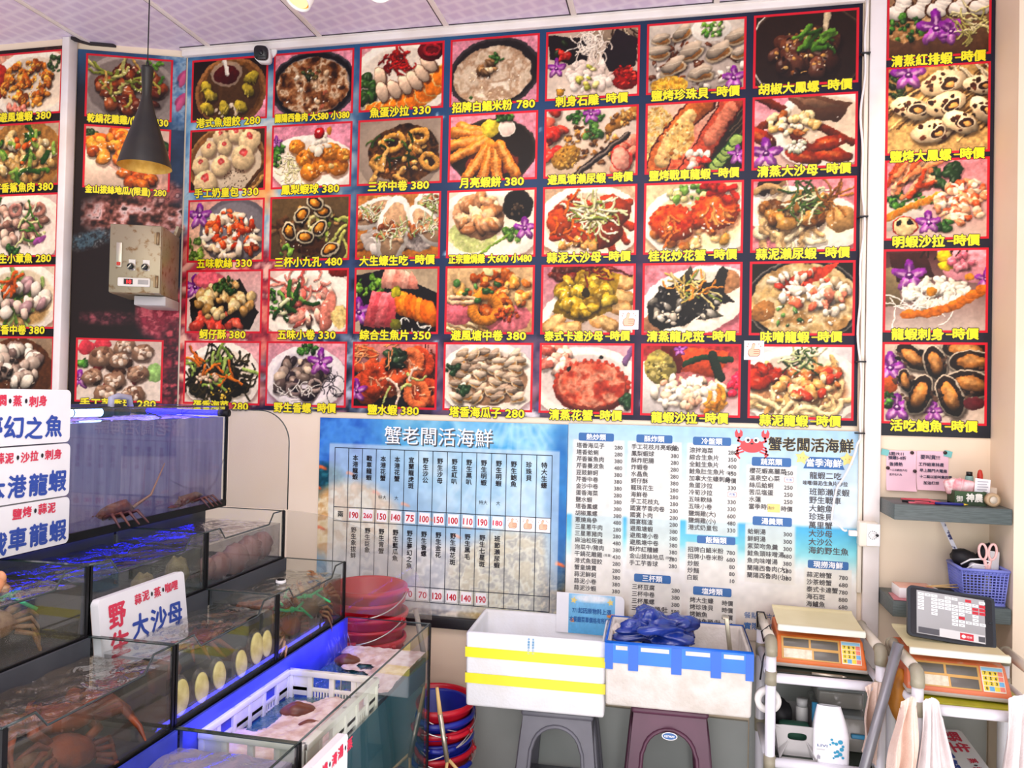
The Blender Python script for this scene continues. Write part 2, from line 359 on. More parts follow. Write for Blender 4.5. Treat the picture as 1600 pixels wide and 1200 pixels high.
spotlight((.825, -.6, 2.957), (math.radians(-22), math.radians(14), 0), 'white ceiling spotlight with golden lit face, the left one above the soup pot photo')
spotlight((1.13, -.6, 2.962), (math.radians(-18), math.radians(-14), 0), 'white ceiling spotlight at the top frame edge, the right one of two')
def control_box():
    # hangs on the angled wall; local x runs along that wall towards the room corner, local -y into the room
    r = empty('control_box', 'rusty stainless steel control box with two dial knobs and red digits', 'control box', (PX, PY, 0), PA_)
    st = mat('stainless_rusty', 'a2957a', .4, .6, col2='7c5c36', scale=34, detail=6, ramp=(.56, .68)); x0, x1, z0, z1, d = .258, .46, 1.985, 2.268, .25
    xc, zc = (x0+x1)/2, (z0+z1)/2
    MB().box((xc, -.012-d/2, zc), (x1-x0, d, z1-z0), .004).build('cabinet', st, r)
    f = MB().box((xc, -.016-d, zc), (x1-x0-.004, .012, z1-z0-.004), .003).build('door', st, r); y = -.022-d
    for z in (z1-.055, z0+.05): MB().cyl((x1-.014, y-.004, z-.025), (x1-.014, y-.004, z+.025), .006, n=10).box((x1-.022, y-.001, z), (.012, .003, .045)).build('hinge', mat('hinge_steel', '9c8460', .4, .7), r)
    MB().box((x0+.04, y-.002, z0+.155), (.022, .005, .10), .001).build('switch_plate', mat('steel_bright', 'c4bca8', .3, .8), r)
    MB().box((x0+.04, y-.006, z0+.118), (.014, .006, .014), .001).build('red_switch', mat('switch_red', 'c8301c', .4), r)
    for x in (x0+.09, x0+.145):
        MB().box((x, y-.001, z0+.116), (.026, .002, .044), .0005).build('knob_label', mat('label_paper', 'e8e2d4', .6), r)
        q = MB().cyl((x-.003, y-.001, z0+.108), (x-.003, y-.02, z0+.108), .013, .010, n=18).build('knob', mat('knob_black', '1c2420', .35), r)
        MB().cyl((x-.003, y-.001, z0+.108), (x-.003, y-.005, z0+.108), .016, n=18).box((x-.003, y-.0215, z0+.108), (.004, .004, .018), rot=(0, .7, 0)).build('knob_ring', mat('steel_bright', ''), q)
    p = MB().box((x0+.1, y-.004, z0+.045), (.125, .009, .036), .005).build('thermostat', mat('label_paper', ''), r)
    MB().box((x0+.08, y-.0092, z0+.046), (.034, .002, .022)).build('display', mat('display_dark', '2a0608', .2), p)
    k = Ink(); k.text('18', x0+.083, z0+.046, .02, None, 0, y-.0106, .0006); k.build('digits', [mat('digit_red', 'ff2020', .4, emit=3)], p)
    MB().box((x0+.137, y-.0092, z0+.046), (.04, .002, .018), .001).build('button_panel', mat('button_grey', 'a8a49c', .4), p)
    MB().box((xc+.045, -.12, z0-.022), (.125, .2, .04), .004).box((xc+.04, -.07, z0-.03), (.11, .1, .02)).build('cable_duct', mat('duct_grey', 'b8b4b0', .4), r)
    MB().box((x1-.006, -.03, z1+.02), (.012, .05, .05), rot=(0, .3, 0)).build('mount_tab', st, r)
control_box()
# ------------------------------------------------------------------ wall shelves and what stands on them
SHM = mat('shelf_oak_grey', '56605e', .45, col2='454e4c', scale=10, stretch=(2, 20, 30), bump=.15, bscale=12)
def shelf(name, z0, z1, label):
    return one('wall_shelf', MB().box((3.046, -.1, (z0+z1)/2), (.36, .2, z1-z0), .002), SHM, label, 'shelf', 'grey floating shelves')
shelf('wall_shelf', 1.207, 1.26, 'grey wooden floating shelf right below the two pink notes')
shelf('wall_shelf', .88, .932, 'grey wooden floating shelf behind the tablet, carrying the blue basket')
def note(x, z, w, h, label, lines, tape_x, curl, mags):
    r = empty('wall_note', label, 'note', (x, 0, z))
    k = MB(); k.grid(lambda u, v: ((u-.5)*w, -.003-curl*(max(0, .35-v)**2)*4-(.004 if v < .1 and u > .8 else 0), (v-.5)*h), 8, 10)
    k.build('paper', mat('paper_pink', 'efc6d4', .7, col2='f2ccd8', scale=6), r)
    q = Ink(); random.seed(len(lines))
    for t, zz, hh, xx in lines: q.text(t, xx-w/2, zz-h/2, hh, None, 0, -.0065-curl*max(0, .35-zz/h)**2*4, .0004, 'l')
    q.build('handwriting', [mat('pen_ink', '34344c', .6)], r)
    MB().box((tape_x, -.004, h/2-.008), (.026, .002, .022), rot=(0, .2, 0)).build('tape', mat('tape_teal', '74c0bc', .4), r)
    for mx, mz in mags: MB().cyl((mx, -.003, mz), (mx, -.009, mz), .006, n=14).build('magnet', mat('magnet_dark', '3a2a28', .4), r)
note(2.938, 1.358, .10, .145, 'pink note with teal tape, the left one of two on the wall', [('5期19:11', .133, .013, .008), ('預購5-8折', .118, .013, .006), ('後掃熱', .095, .014, .01), ('一二三四五六七', .074, .008, .01), ('五六七八九', .058, .008, .01)], -.055, .02, [(.035, .066), (-.045, .008), (.045, .0)])
note(3.042, 1.362, .105, .140, 'pink note with more handwriting, the right one of two on the wall', [('要叫貨!!!', .118, .016, .012), ('工作給東林產', .092, .013, .006), ('早上開門大電扇', .070, .012, .01), ('十二點以前叫貨的要', .048, .011, .01), ('加油打烊', .026, .012, .022)], .05, .025, [(.04, .066)])
ZS = 1.2605
def pen(p0, p1, c, label, tip='d8b840'):
    r = empty('pen', label, 'pen'); p0, p1 = Vector(p0), Vector(p1); d = (p1-p0).normalized()
    MB().cyl(p0, p1, .0048, n=10).build('barrel', mat('pen_'+c, c, .3), r); MB().cyl(p1, p1+d*.014, .0046, .001, n=10).build('tip', mat('pen_tip'+tip, tip, .3, .6), r)
pen((2.902, -.155, ZS+.006), (2.985, -.165, ZS+.006), '1a161c', 'black pen lying on the upper shelf', '2a2a2a')
pen((3.0, -.175, ZS+.006), (3.085, -.182, ZS+.006), '242a80', 'blue ballpoint pen lying along the upper shelf front edge')
one('paper_pad', MB().box((2.97, -.12, ZS+.003), (.10, .1, .006), .001).box((2.975, -.125, ZS+.007), (.085, .09, .003), .0005, rot=(0, 0, .2)), mat('pad_red', 'd83850', .6, col2='f0b8c4', scale=3), 'red and pink paper pad under the pens on the upper shelf', 'paper')
def shelf_items():
    g = empty('green_box', 'dark green patterned box holding bundles on the upper shelf', 'box', (3.115, -.12, ZS))
    k = MB(); k.box((0, -.035, .024), (.098, .004, .048)); k.box((0, .035, .024), (.098, .004, .048)); k.box((-.047, 0, .024), (.004, .07, .048)); k.box((.047, 0, .024), (.004, .07, .048)); k.box((0, 0, .003), (.098, .07, .006)); k.build('tray', mat('box_green', '2c4a22', .5, col2='1e3518', scale=14), g)
    q = Ink(); q.text('神農', .012, .027, .028, .05, 0, -.0375, .0012); q.text('御', -.034, .022, .02, None, 0, -.0375, .0004); q.build('lettering', [mat('ink_pale', '')], g)
    b = MB(); b.box((0, 0, 0), (.07, .03, .045), .012, rot=(.1, .15, .1), seg=3); b.box((-.012, -.004, .004), (.006, .033, .047), .003, rot=(.1, .15, .1)); one('voucher_bundle', b, mat('bundle_pink', 'e89aa0', .5, col2='f6d8d8', scale=30), 'pink rubber-banded bundle, the larger one in the green box', 'bundle', loc=(3.105, -.12, ZS+.062))
    b = MB(); b.box((0, 0, 0), (.045, .025, .05), .008, rot=(.1, -.3, 0), seg=3); one('voucher_bundle', b, mat('bundle_stripe', 'f0d8d4', .5, col2='d87c84', scale=60), 'striped pink bundle at the left end of the green box', 'bundle', loc=(3.07, -.115, ZS+.06))
    t = empty('tube_of_cream', 'small teal tube with black cap standing behind the white card', 'tube', (3.138, -.075, ZS)); MB().lathe([(0, 0), (.013, 0), (.013, .085), (.012, .094)], 16).build('body', mat('tube_teal', '8cb4ac', .4), t); MB().cyl((0, 0, .094), (0, 0, .108), .010, n=14).build('cap', mat('cam_black', ''), t)
    t = empty('lip_balm', 'red rounded marker standing at the upper shelf back', 'marker', (3.17, -.08, ZS)); MB().cyl((0, 0, 0), (0, 0, .085), .009, n=14).build('body', mat('marker_grey', 'c8c0bc', .4), t); MB().lathe([(.009, .085), (.009, .10), (.006, .114), (0, .118)], 14).build('cap', mat('switch_red', ''), t)
    t = empty('price_tag', 'white card with fine print standing in the green box', 'card', (3.158, -.135, ZS+.03), .05); MB().box((0, 0, .03), (.048, .002, .06), rot=(-.1, .1, 0)).build('card', mat('card_paper', ''), t)
    q = Ink()
    for i in range(5): q.rect(-.018, .05-.009*i, .016-.004*(i % 2), .0525-.009*i, 0, -.008+.0008*i)
    q.build('fine_print', [mat('print_grey', '9c9aa4', .6)], t)
    t = empty('tape_roll', 'brown tape roll standing on edge at the right of the upper shelf', 'tape', (3.178, -.165, ZS+.024)); M = Euler((PI/2, 0, .2)).to_matrix().to_4x4()
    MB().lathe([(.013, -.009), (.023, -.009), (.023, .009), (.013, .009), (.013, -.009)], 28, M).build('tape', mat('tape_brown', 'b89c78', .3), t); MB().lathe([(.0, -.006), (.013, -.008), (.013, .008), (.0, .006)], 28, M).build('core_label', mat('core_paper', 'd8ccb8', .6), t)
    one('box_white', MB().box((3.195, -.09, ZS+.03), (.03, .06, .06), .003), mat('box_beige', 'd8c8b4', .6), 'small beige box at the right end of the upper shelf', 'box')
shelf_items()
ZL = .9325
def lower_shelf():
    r = empty('paper_box', 'white and orange paper box of skewers on the lower shelf', 'box', (2.958, -.12, ZL), .05)
    MB().box((0, 0, .02), (.13, .085, .034), .002).build('box_body', mat('carton_white', 'f4f0ec', .5), r); MB().box((-.006, .004, .0385), (.112, .08, .002), .0005).build('box_top', mat('carton_orange', 'ecb8a0', .5, col2='e08868', scale=12), r)
    for i in range(2): one('bamboo_skewer', MB().cyl((0, 0, 0), (.10, -.01+.012*i, .004+.008*i), .0022, n=8), mat('bamboo', 'dcb878', .5), ('upper' if i else 'lower')+' bamboo skewer sticking out of the paper box', 'skewer', loc=(2.99, -.13, ZL+.042))
    one('pink_folder', MB().box((2.955, -.145, ZL+.0015), (.16, .10, .003), .0008, rot=(0, 0, -.08)), mat('folder_pink', 'c87c80', .5), 'dull pink folder under the paper box on the lower shelf', 'folder')
    one('black_pouch', MB().box((3.07, -.07, ZL+.012), (.09, .06, .022), .008), mat('pouch_black', '1c1a1e', .6), 'flat black pouch beside the paper box on the lower shelf', 'pouch')
    # basket with square holes
    b = empty('plastic_basket', 'blue violet perforated plastic basket full of small things', 'basket', (3.153, -.115, ZL)); BM = mat('basket_violet', '7c86d8', .4, col2='8a92de', scale=8)
    k = MB(); H = .118
    def ring(z, o=0): s = z/H; return (.061+.010*s+o, .060+.010*s+o)
    def pt(f, t, z, o=0):
        hx_, hy_ = ring(z, o)
        return {0: (-hx_+2*hx_*t, -hy_, z), 1: (hx_, -hy_+2*hy_*t, z), 2: (hx_-2*hx_*t, hy_, z), 3: (-hx_, hy_-2*hy_*t, z)}[f]
    for f in range(4):
        for i in range(13): t = i/12; k.tube([pt(f, t, .004), pt(f, t, H)], .0022, 4)
        for j in range(11): z = .008+.0095*j; k.tube([pt(f, 0, z), pt(f, 1, z)], .002, 4)
        k.tube([pt(f, 0, H), pt(f, 1, H)], .0055, 6); k.tube([pt(f, 0, .003), pt(f, 1, .003)], .0045, 6)
        k.grid(lambda u, v: pt(f, u, H*(.9+.1*v), -.001), 2, 1)
    k.box((0, 0, .003), (.122, .12, .004)); k.build('wicker_body', BM, b)
    s = empty('scissors', 'pink handled scissors standing in the blue basket', 'scissors', (3.168, -.16, ZL+.115), .15)
    for sg in (-1, 1):
        pts = [(sg*(.016+.013*math.cos(t)), 0, .062+.026*math.sin(t)+.004*math.cos(t)) for t in np.linspace(0, 2*PI, 19)]
        MB().tube(pts, .0042, 8).tube([(sg*.010, 0, .036), (sg*.004, 0, .008), (-sg*.004, 0, -.012)], [.005, .0065, .005], 8).build('handle', mat('plastic_pink', 'eebfb8', .4), s)
        MB().box((-sg*.005, sg*.001, -.04), (.012, .0016, .065), .0005, rot=(0, sg*.08, 0)).build('blade', mat('steel_bright', ''), s)
    c = MB(); c.ball((0, 0, 0), (.05, .035, .032), rot=(.2, .3, 0), fn=lambda v: 1+.14*math.sin(7*v.x+3*v.z)*math.cos(5*v.y)); one('black_cloth', c, mat('pouch_black', ''), 'crumpled black cloth bulging over the left rim of the blue basket', 'cloth', loc=(3.125, -.085, ZL+.135))
    c = MB(); c.ball((0, 0, 0), (.026, .022, .04), rot=(.1, .5, 0), fn=lambda v: 1+.12*math.sin(8*v.x+5*v.z)); one('black_bag', c, mat('pouch_black', ''), 'small black pouch poking up behind the scissors', 'pouch', loc=(3.19, -.075, ZL+.155))
    c = MB(); c.tube([(-.055, 0, .01), (-.03, -.01, .03), (0, -.012, .034), (.03, -.012, .026), (.02, -.012, .012), (-.02, -.014, .016), (-.04, -.014, 0)], .0028, 6); one('coiled_cable', c, mat('cable_white', ''), 'loose white cable looped on top of the blue basket', 'cable', loc=(3.145, -.15, ZL+.118))
    one('paper_roll', MB().box((0, 0, 0), (.05, .03, .028), .010, rot=(0, .2, .1), seg=3), mat('silver_pack', 'd0ccd4', .3), 'silvery white packet lying in the blue basket', 'packet', loc=(3.14, -.152, ZL+.12))
    one('white_card', MB().box((0, 0, 0), (.035, .003, .075), .0006, rot=(-.1, .1, .1)), mat('card_paper', ''), 'blank white card standing at the right of the blue basket', 'card', loc=(3.2, -.12, ZL+.135))
    w = empty('wall_strap', 'white printed strap hanging from a wall hook into the blue basket', 'strap'); pts = [(3.045, -.006, 1.202), (3.055, -.014, 1.206), (3.068, -.03, 1.185), (3.09, -.06, 1.12), (3.108, -.10, 1.06)]
    k = MB(); k.grid(lambda u, v: (lambda P, t: Vector(P)+Vector((.012*(u-.5), .004*(u-.5), .008*(u-.5))))(np.array([np.interp(v*4, range(5), [q[c] for q in pts]) for c in range(3)]), 0), 2, 16)
    bmesh.ops.solidify(k.bm, geom=list(k.bm.faces), thickness=.0015); k.build('strap', mat('strap_white', 'e6e4ee', .5, col2='3a3c6c', scale=34, ramp=(.58, .64)), w)
    MB().box((3.04, -.006, 1.203), (.03, .012, .014), .004).tube([(3.04, -.01, 1.2), (3.045, -.022, 1.196), (3.05, -.02, 1.206)], .003, 6).build('hook', mat('silver_pack', ''), w)
lower_shelf()
# ------------------------------------------------------------------ printed pictures: a small painter that colours the points of a sheet
def hx(h): return np.array([int(h[i:i+2], 16)/255 for i in (0, 2, 4)])
def fbm(h, w, cells, rng, octv=4):
    out = np.zeros((h, w)); amp = 1; tot = 0
    for o in range(octv):
        n = max(2, int(cells*2**o)); m = max(2, int(n*h/w)+1); g = rng.random((m+1, n+1))
        yy = np.linspace(0, m-1e-3, h); xx = np.linspace(0, n-1e-3, w); yi = yy.astype(int); xi = xx.astype(int)
        fy = (yy-yi)[:, None]; fx = (xx-xi)[None]; fy = fy*fy*(3-2*fy); fx = fx*fx*(3-2*fx)
        a = g[yi][:, xi]; b = g[yi][:, xi+1]; c = g[yi+1][:, xi]; d = g[yi+1][:, xi+1]
        out += amp*(a*(1-fy)*(1-fx)+b*(1-fy)*fx+c*fy*(1-fx)+d*fy*fx); tot += amp; amp *= .55
    return out/tot
class Pic:
    """x runs 0..1, y runs 0..asp downwards"""
    def __init__(p, seed, W=250, asp=.747):
        p.W = W; p.H = int(W*asp); p.asp = asp; p.r = np.random.default_rng(seed); p.a = np.zeros((p.H, p.W, 3))
        p.X, p.Y = np.meshgrid((np.arange(p.W)+.5)/W, (np.arange(p.H)+.5)/W)
    def bg(p, c1, c2=None, n=.1, horiz=False):
        t = (p.X if horiz else p.Y/p.asp)[..., None]; p.a[:] = hx(c1)*(1-t)+hx(c2 or c1)*t
        if n: p.a *= 1+n*(fbm(p.H, p.W, 5, p.r)-.5)[..., None]*2
        return p
    def _win(p, x, y, R):
        x0, x1 = max(0, int((x-R)*p.W)), min(p.W, int((x+R)*p.W)+2); y0, y1 = max(0, int((y-R)*p.W)), min(p.H, int((y+R)*p.W)+2)
        return (slice(y0, y1), slice(x0, x1)) if x1 > x0 and y1 > y0 else None
    def el(p, x, y, rx, ry, ang=0, c='ffffff', sh=.3, al=1., rim=None, rw=.12, soft=1.2, sq=2):
        w = p._win(x, y, max(rx, ry)*1.1+.01)
        if w is None: return p
        dx = p.X[w]-x; dy = p.Y[w]-y; a = math.radians(ang); u = (dx*math.cos(a)+dy*math.sin(a))/rx; v = (-dx*math.sin(a)+dy*math.cos(a))/ry
        d = (np.abs(u)**sq+np.abs(v)**sq)**(1/sq); m = np.clip((1-d)*min(rx, ry)*p.W/soft+.5, 0, 1)[..., None]*al
        col = np.broadcast_to(hx(c), m.shape[:2]+(3,))
        if rim is not None: t = np.clip((d-(1-rw))/.05+.5, 0, 1)[..., None]; col = col*(1-t)+hx(rim)*t
        if sh: col = col*np.clip(1-sh*(dx/rx*.35+dy/ry*.65)-sh*.5*d**4, .1, 1.7)[..., None]
        p.a[w] = p.a[w]*(1-m)+np.clip(col, 0, 1)*m; return p
    def sc(p, n, x, y, rx, ry, s0, s1, cols, asp=1.5, sh=.45, ol=.35, ang=None, spread=180):
        cols = cols.split(); P = []
        for _ in range(n):
            t = p.r.random()*2*PI; q = math.sqrt(p.r.random()); P.append((y+ry*q*math.sin(t), x+rx*q*math.cos(t)))
        for yy, xx in sorted(P):
            s = s0+(s1-s0)*p.r.random(); a = (ang if ang is not None else 0)+(p.r.random()-.5)*spread*(2 if ang is None else 1); k = asp*(.75+.5*p.r.random())
            if ol: p.el(xx+s*.1, yy+s*.25, s*1.12, s/k*1.15, a, '1c0c06', 0, ol, soft=4)
            p.el(xx, yy, s, s/k, a, cols[int(p.r.random()*len(cols))], sh)
            if sh > .3 and s > .02: p.el(xx-s*.2, yy-s/k*.4, s*.3, s/k*.22, a, 'ffffff', 0, .35, soft=3)
        return p
    def stroke(p, P, w, c, sh=.35, al=1.):
        L = max(2, int(sum(math.hypot(b[0]-a[0], b[1]-a[1]) for a, b in zip(P[:-1], P[1:]))/max(w*.5, .003)))
        P = np.array(P); k = np.linspace(0, len(P)-1.001, L); i = k.astype(int); f = (k-i)[:, None]; Q = P[i]*(1-f)+P[i+1]*f
        x0, y0 = Q.min(0)-w*1.5; x1, y1 = Q.max(0)+w*1.5
        ys = slice(max(0, int(y0*p.W)), max(0, min(p.H, int(y1*p.W)+2))); xs = slice(max(0, int(x0*p.W)), max(0, min(p.W, int(x1*p.W)+2)))
        X = p.X[ys, xs]; Y = p.Y[ys, xs]
        if X.size == 0: return p
        D = np.full(X.shape, 9.); N = np.zeros(X.shape)
        for qx, qy in Q:
            d = np.hypot(X-qx, Y-qy); N = np.where(d < D, Y-qy, N); D = np.minimum(D, d)
        m = np.clip((w-D)*p.W/1.2+.5, 0, 1)[..., None]*al; col = hx(c)*np.clip(1-sh*(N/w)[..., None]-sh*.4*((D/w)**2)[..., None], .2, 1.5)
        p.a[ys, xs] = p.a[ys, xs]*(1-m)+np.clip(col, 0, 1)*m; return p
    def st(p, n, x, y, rx, ry, ln, w, cols, curl=1.2, ang=None, spread=180, sh=.35, dark=.4):
        cols = cols.split()
        for _ in range(n):
            t = p.r.random()*2*PI; q = math.sqrt(p.r.random()); px, py = x+rx*q*math.cos(t), y+ry*q*math.sin(t)
            a = math.radians((ang if ang is not None else p.r.random()*360)+(p.r.random()-.5)*(spread if ang is not None else 0)); k = (p.r.random()-.5)*2*curl; l = ln*(.6+.8*p.r.random()); P = []
            for j in range(7): P.append((px, py)); px += l/6*math.cos(a); py += l/6*math.sin(a); a += k/6*2
            if dark: p.stroke([(u+w*.3, v+w*.7) for u, v in P], w*1.25, '1c0c06', 0, dark*.6)
            p.stroke(P, w, cols[int(p.r.random()*len(cols))], sh)
        return p
    def po(p, P, c, sh=.2, al=1.):
        m = np.ones(p.X.shape); s = 0
        inside = np.zeros(p.X.shape, bool); n = len(P)
        for i in range(n):
            (xa, ya), (xb, yb) = P[i], P[(i+1) % n]
            if ya == yb: continue
            inside ^= ((ya > p.Y) != (yb > p.Y)) & (p.X < (xb-xa)*(p.Y-ya)/(yb-ya)+xa)
        cy = sum(q[1] for q in P)/n; hh = (max(q[1] for q in P)-min(q[1] for q in P))/2 or 1
        col = hx(c)*np.clip(1-sh*(p.Y-cy)/hh, .2, 1.6)[..., None]; mm = inside[..., None]*al
        p.a = p.a*(1-mm)+np.clip(col, 0, 1)*mm; return p
    def rg(p, x, y, rx, ry, w, c, ang=0, sh=.4):
        t = np.linspace(0, 2*PI, 25); a = math.radians(ang)
        Q = [(x+rx*math.cos(k)*math.cos(a)-ry*math.sin(k)*math.sin(a), y+rx*math.cos(k)*math.sin(a)+ry*math.sin(k)*math.cos(a)) for k in t]
        p.stroke([(u+w*.25, v+w*.6) for u, v in Q], w*1.15, '1c0c06', 0, .35); return p.stroke(Q, w, c, sh)
    def ns(p, x, y, rx, ry, ang, cols, cells=10, soft=2, al=1.):
        c = [hx(k) for k in cols.split()]; w = p._win(x, y, max(rx, ry)*1.05)
        if w is None: return p
        dx = p.X[w]-x; dy = p.Y[w]-y; a = math.radians(ang); d = np.sqrt(((dx*math.cos(a)+dy*math.sin(a))/rx)**2+((-dx*math.sin(a)+dy*math.cos(a))/ry)**2)
        f = fbm(*d.shape, cells, p.r, 4); f = np.clip((f-.25)/.5, 0, .999)*(len(c)-1); i = f.astype(int); f = (f-i)[..., None]; C = np.array(c)
        i2 = np.minimum(i+1, len(c)-1); col = C[i]*(1-f)+C[i2]*f; d2 = d+.12*(fbm(*d.shape, cells, p.r, 2)-.5)
        m = np.clip((1-d2)*min(rx, ry)*p.W/soft+.5, 0, 1)[..., None]*al; p.a[w] = p.a[w]*(1-m)+col*m; return p
    # recurring motifs
    def plate(p, x=.5, y=.38, rx=.48, ry=.34, ang=0, c='f4ede6', rim='fffaf5'):
        p.el(x+.01, y+.03, rx*1.02, ry*1.03, ang, '5a3030', 0, .35, soft=8); p.el(x, y, rx, ry, ang, rim, .08); return p.el(x, y, rx*.82, ry*.8, ang, c, -.1, soft=6)
    def fl(p, x, y, s, a=0):
        s *= .9
        for k, c in ((90, '7c2490'), (18, '9c40ac'), (162, '8c34a0'), (234, 'b060bc'), (306, 'a050b0')):
            t = math.radians(k+a); p.el(x+s*.55*math.cos(t), y-s*.55*math.sin(t), s*.6, s*.32, -k-a, c, .35); p.el(x+s*.45*math.cos(t), y-s*.45*math.sin(t), s*.35, s*.1, -k-a, 'f0d8f0', 0, .75, soft=4)
        p.el(x, y, s*.25, s*.2, 0, '6a1280', .2); return p.el(x, y-s*.05, s*.1, s*.08, 0, 'f6e0f4', 0)
    def gr(p, x, y, rx, ry, n=26, cols='2c5a22 3f7a2c 1f4018 5a9638'): return p.sc(n, x, y, rx, ry, .02, .045, cols, 1.3, .4, .3)
    def on(p, x, y, rx, ry, n=14, ln=.13, ang=None): return p.st(n, x, y, rx, ry, ln, .008, 'e9efc8 cfe0a0 8fb860 5c8a3c f4f2dc', 1.2, ang)
    def gloss(p, n, x, y, rx, ry, s=.012): return p.sc(n, x, y, rx, ry, s*.4, s, 'ffffff fff4dc', 2, 0, 0)
    def out(p, nx, ny, border=None, gain=1.0, bx=.022):
        if border:
            sat = p.a.max(2)-p.a.min(2); food = np.clip((sat-.12)*5, 0, 1)*.8+.2; iy, ix = np.mgrid[0:p.H, 0:p.W]
            wx, wy = [(((fbm(p.H, p.W, 12, p.r, 3)-.5)*.05+(fbm(p.H, p.W, 42, p.r, 2)-.5)*.026*food)*p.W).astype(int) for _ in range(2)]
            a = p.a[np.clip(iy+wy, 0, p.H-1), np.clip(ix+wx, 0, p.W-1)]; t = (fbm(p.H, p.W, 26, p.r, 4)-.5)*food; a = np.clip(a*(1+.6*t[..., None]), 0, 1)
            a = (a**1.28)*np.array((1.0, .955, .865))
        else: a = p.a
        a = np.clip(a*(1+.10*(fbm(p.H, p.W, 40, p.r, 2)-.5)[..., None]), 0, 1)
        u = (np.arange(nx)+.5)/nx*p.W; v = (np.arange(ny)+.5)/ny*p.H
        def smp(o1, o2):
            yi = np.clip((v+o2).astype(int), 0, p.H-1); xi = np.clip((u+o1).astype(int), 0, p.W-1); return a[yi][:, xi]
        g = (smp(-.5, -.5)+smp(.5, -.5)+smp(-.5, .5)+smp(.5, .5))/4*gain
        if border:
            gx = np.arange(nx)/(nx-1); gy = np.arange(ny)/(ny-1)*p.asp; e = np.minimum(np.minimum(gx, 1-gx)[None], np.minimum(gy, p.asp-gy)[:, None]); g[e < bx] = hx(border)
        return np.clip(g, 0, 1)
def sheet(name, img, x0, z0, x1, z1, y, parent, m):
    """a flat printed sheet, point colours from img (row 0 on top)"""
    ny, nx = img.shape[:2]; X, Z = np.meshgrid(np.linspace(x0, x1, nx), np.linspace(z1, z0, ny))
    V = np.stack([X.ravel(), np.full(nx*ny, y), Z.ravel()], 1); i = np.arange(nx*ny).reshape(ny, nx)
    F = np.stack([i[1:, :-1], i[1:, 1:], i[:-1, 1:], i[:-1, :-1]], -1).reshape(-1, 4)
    me = bpy.data.meshes.new(name); me.vertices.add(len(V)); me.vertices.foreach_set('co', V.astype(np.float32).ravel())
    me.loops.add(F.size); me.loops.foreach_set('vertex_index', F.ravel().astype(np.int32)); me.polygons.add(len(F)); me.polygons.foreach_set('loop_start', np.arange(0, F.size, 4, dtype=np.int32))
    me.update(calc_edges=True); ca = me.color_attributes.new('ink', 'BYTE_COLOR', 'POINT')
    rgba = np.ones((nx*ny, 4), np.float32); rgba[:, :3] = img.reshape(-1, 3); ca.data.foreach_set('color_srgb', rgba.ravel())
    me.materials.append(m); o = bpy.data.objects.new(name, me); COL.objects.link(o)
    if parent is not None: o.parent = parent
    return o
# ------------------------------------------------------------------ the dishes on the posters (x 0..1, y 0..0.75 downwards)
PK = 'e8a4bd'
def d_dumpling(p):
    p.bg('2c1c18', '4a2c20').po([(.6, .75), (1, .45), (1, .75)], PK).el(.52, .4, .47, .4, 0, '7d5528', .2, rim='a8794a', rw=.1).el(.52, .4, .38, .31, 0, '5e4226', .1).sc(14, .5, .62, .2, .06, .02, .05, 'e8ded0 d8c8b4', 1.5, .1, 0)
    p.el(.46, .19, .2, .15, 0, 'c8b8b0', .1, .7).el(.46, .2, .16, .11, 0, '5c0f10', .2).stroke([(.42, 0), (.45, .1), (.47, .2)], .028, 'f6f4f2')
    for x, y, a in ((.2, .35, 60), (.26, .44, 30), (.22, .58, 25), (.45, .6, 60), (.66, .58, 35), (.75, .4, 45), (.78, .25, -20)): p.el(x+.01, y+.02, .1, .07, a, '201208', 0, .5, soft=5).el(x, y, .1, .062, a, 'b4a43c', .5).st(4, x, y, .05, .03, .06, .006, '7e7426 d8c868', .6, a+70, 20, .2, 0)
def d_potsoup(p):
    p.bg(PK).el(.5, .4, .54, .4, 0, '1b1720', .1, rim='54505c', rw=.06).el(.5, .4, .47, .34, 0, 'b8b0b0', .1, rim='1b1720', rw=.04).ns(.5, .4, .45, .325, 0, '3a2214 7c4c26 a87850 e0cdb8 8a5a34', 9).sc(26, .5, .42, .38, .26, .015, .04, 'efe4d6 d8c0a4 b06a50 5a3018', 1.6, .3, .25).sc(12, .48, .25, .1, .08, .02, .04, '3c4a24 20301a 6a5a2a', 1.6).gloss(14, .5, .45, .36, .24)
def d_eggsalad(p):
    p.bg('f0b8c4').plate(.5, .4, .62, .44).sc(20, .1, .5, .1, .16, .04, .08, '2f4d22 3f6a2c', 1.4)
    for k in range(9): t = k/8; p.el(.2+.8*t, .75-.36*t*t, .15, .13, -20, 'f08c1c', .25, rim='ffd890', rw=.1)
    for x, y, a in ((.25, .36, 80), (.28, .52, 70), (.42, .5, 60), (.55, .46, 60), (.66, .42, 55), (.74, .34, 50), (.82, .24, 45)): p.el(x+.015, y+.015, .13, .075, a, '4a2418', 0, .7, soft=3).el(x, y, .125, .07, a, 'e8d0bc', .3, rim='8c6448', rw=.06)
    p.st(40, .44, .2, .16, .1, .12, .012, 'a01818 c82820 7c1010', 2).el(.85, .1, .16, .12, 0, '7c1420', .4).rg(.85, .1, .09, .06, .02, 'a82430')
def d_porridge(p):
    p.bg(PK, 'd8a0b8').el(.5, .4, .52, .38, -8, '2b262a', .1, rim='4a444a', rw=.07).ns(.48, .42, .44, .31, -8, 'cbb8a4 e2d6c8 b89c84 efe8de', 8).sc(10, .44, .36, .1, .08, .04, .07, 'c8a070 8c6844 e0c8a8 6c5238', 1.8).sc(9, .52, .24, .08, .05, .015, .035, '2e5a22 3f7030', 1.6).gloss(30, .48, .5, .35, .18, .014).el(.25, .65, .025, .02, 0, '3c6a2c')
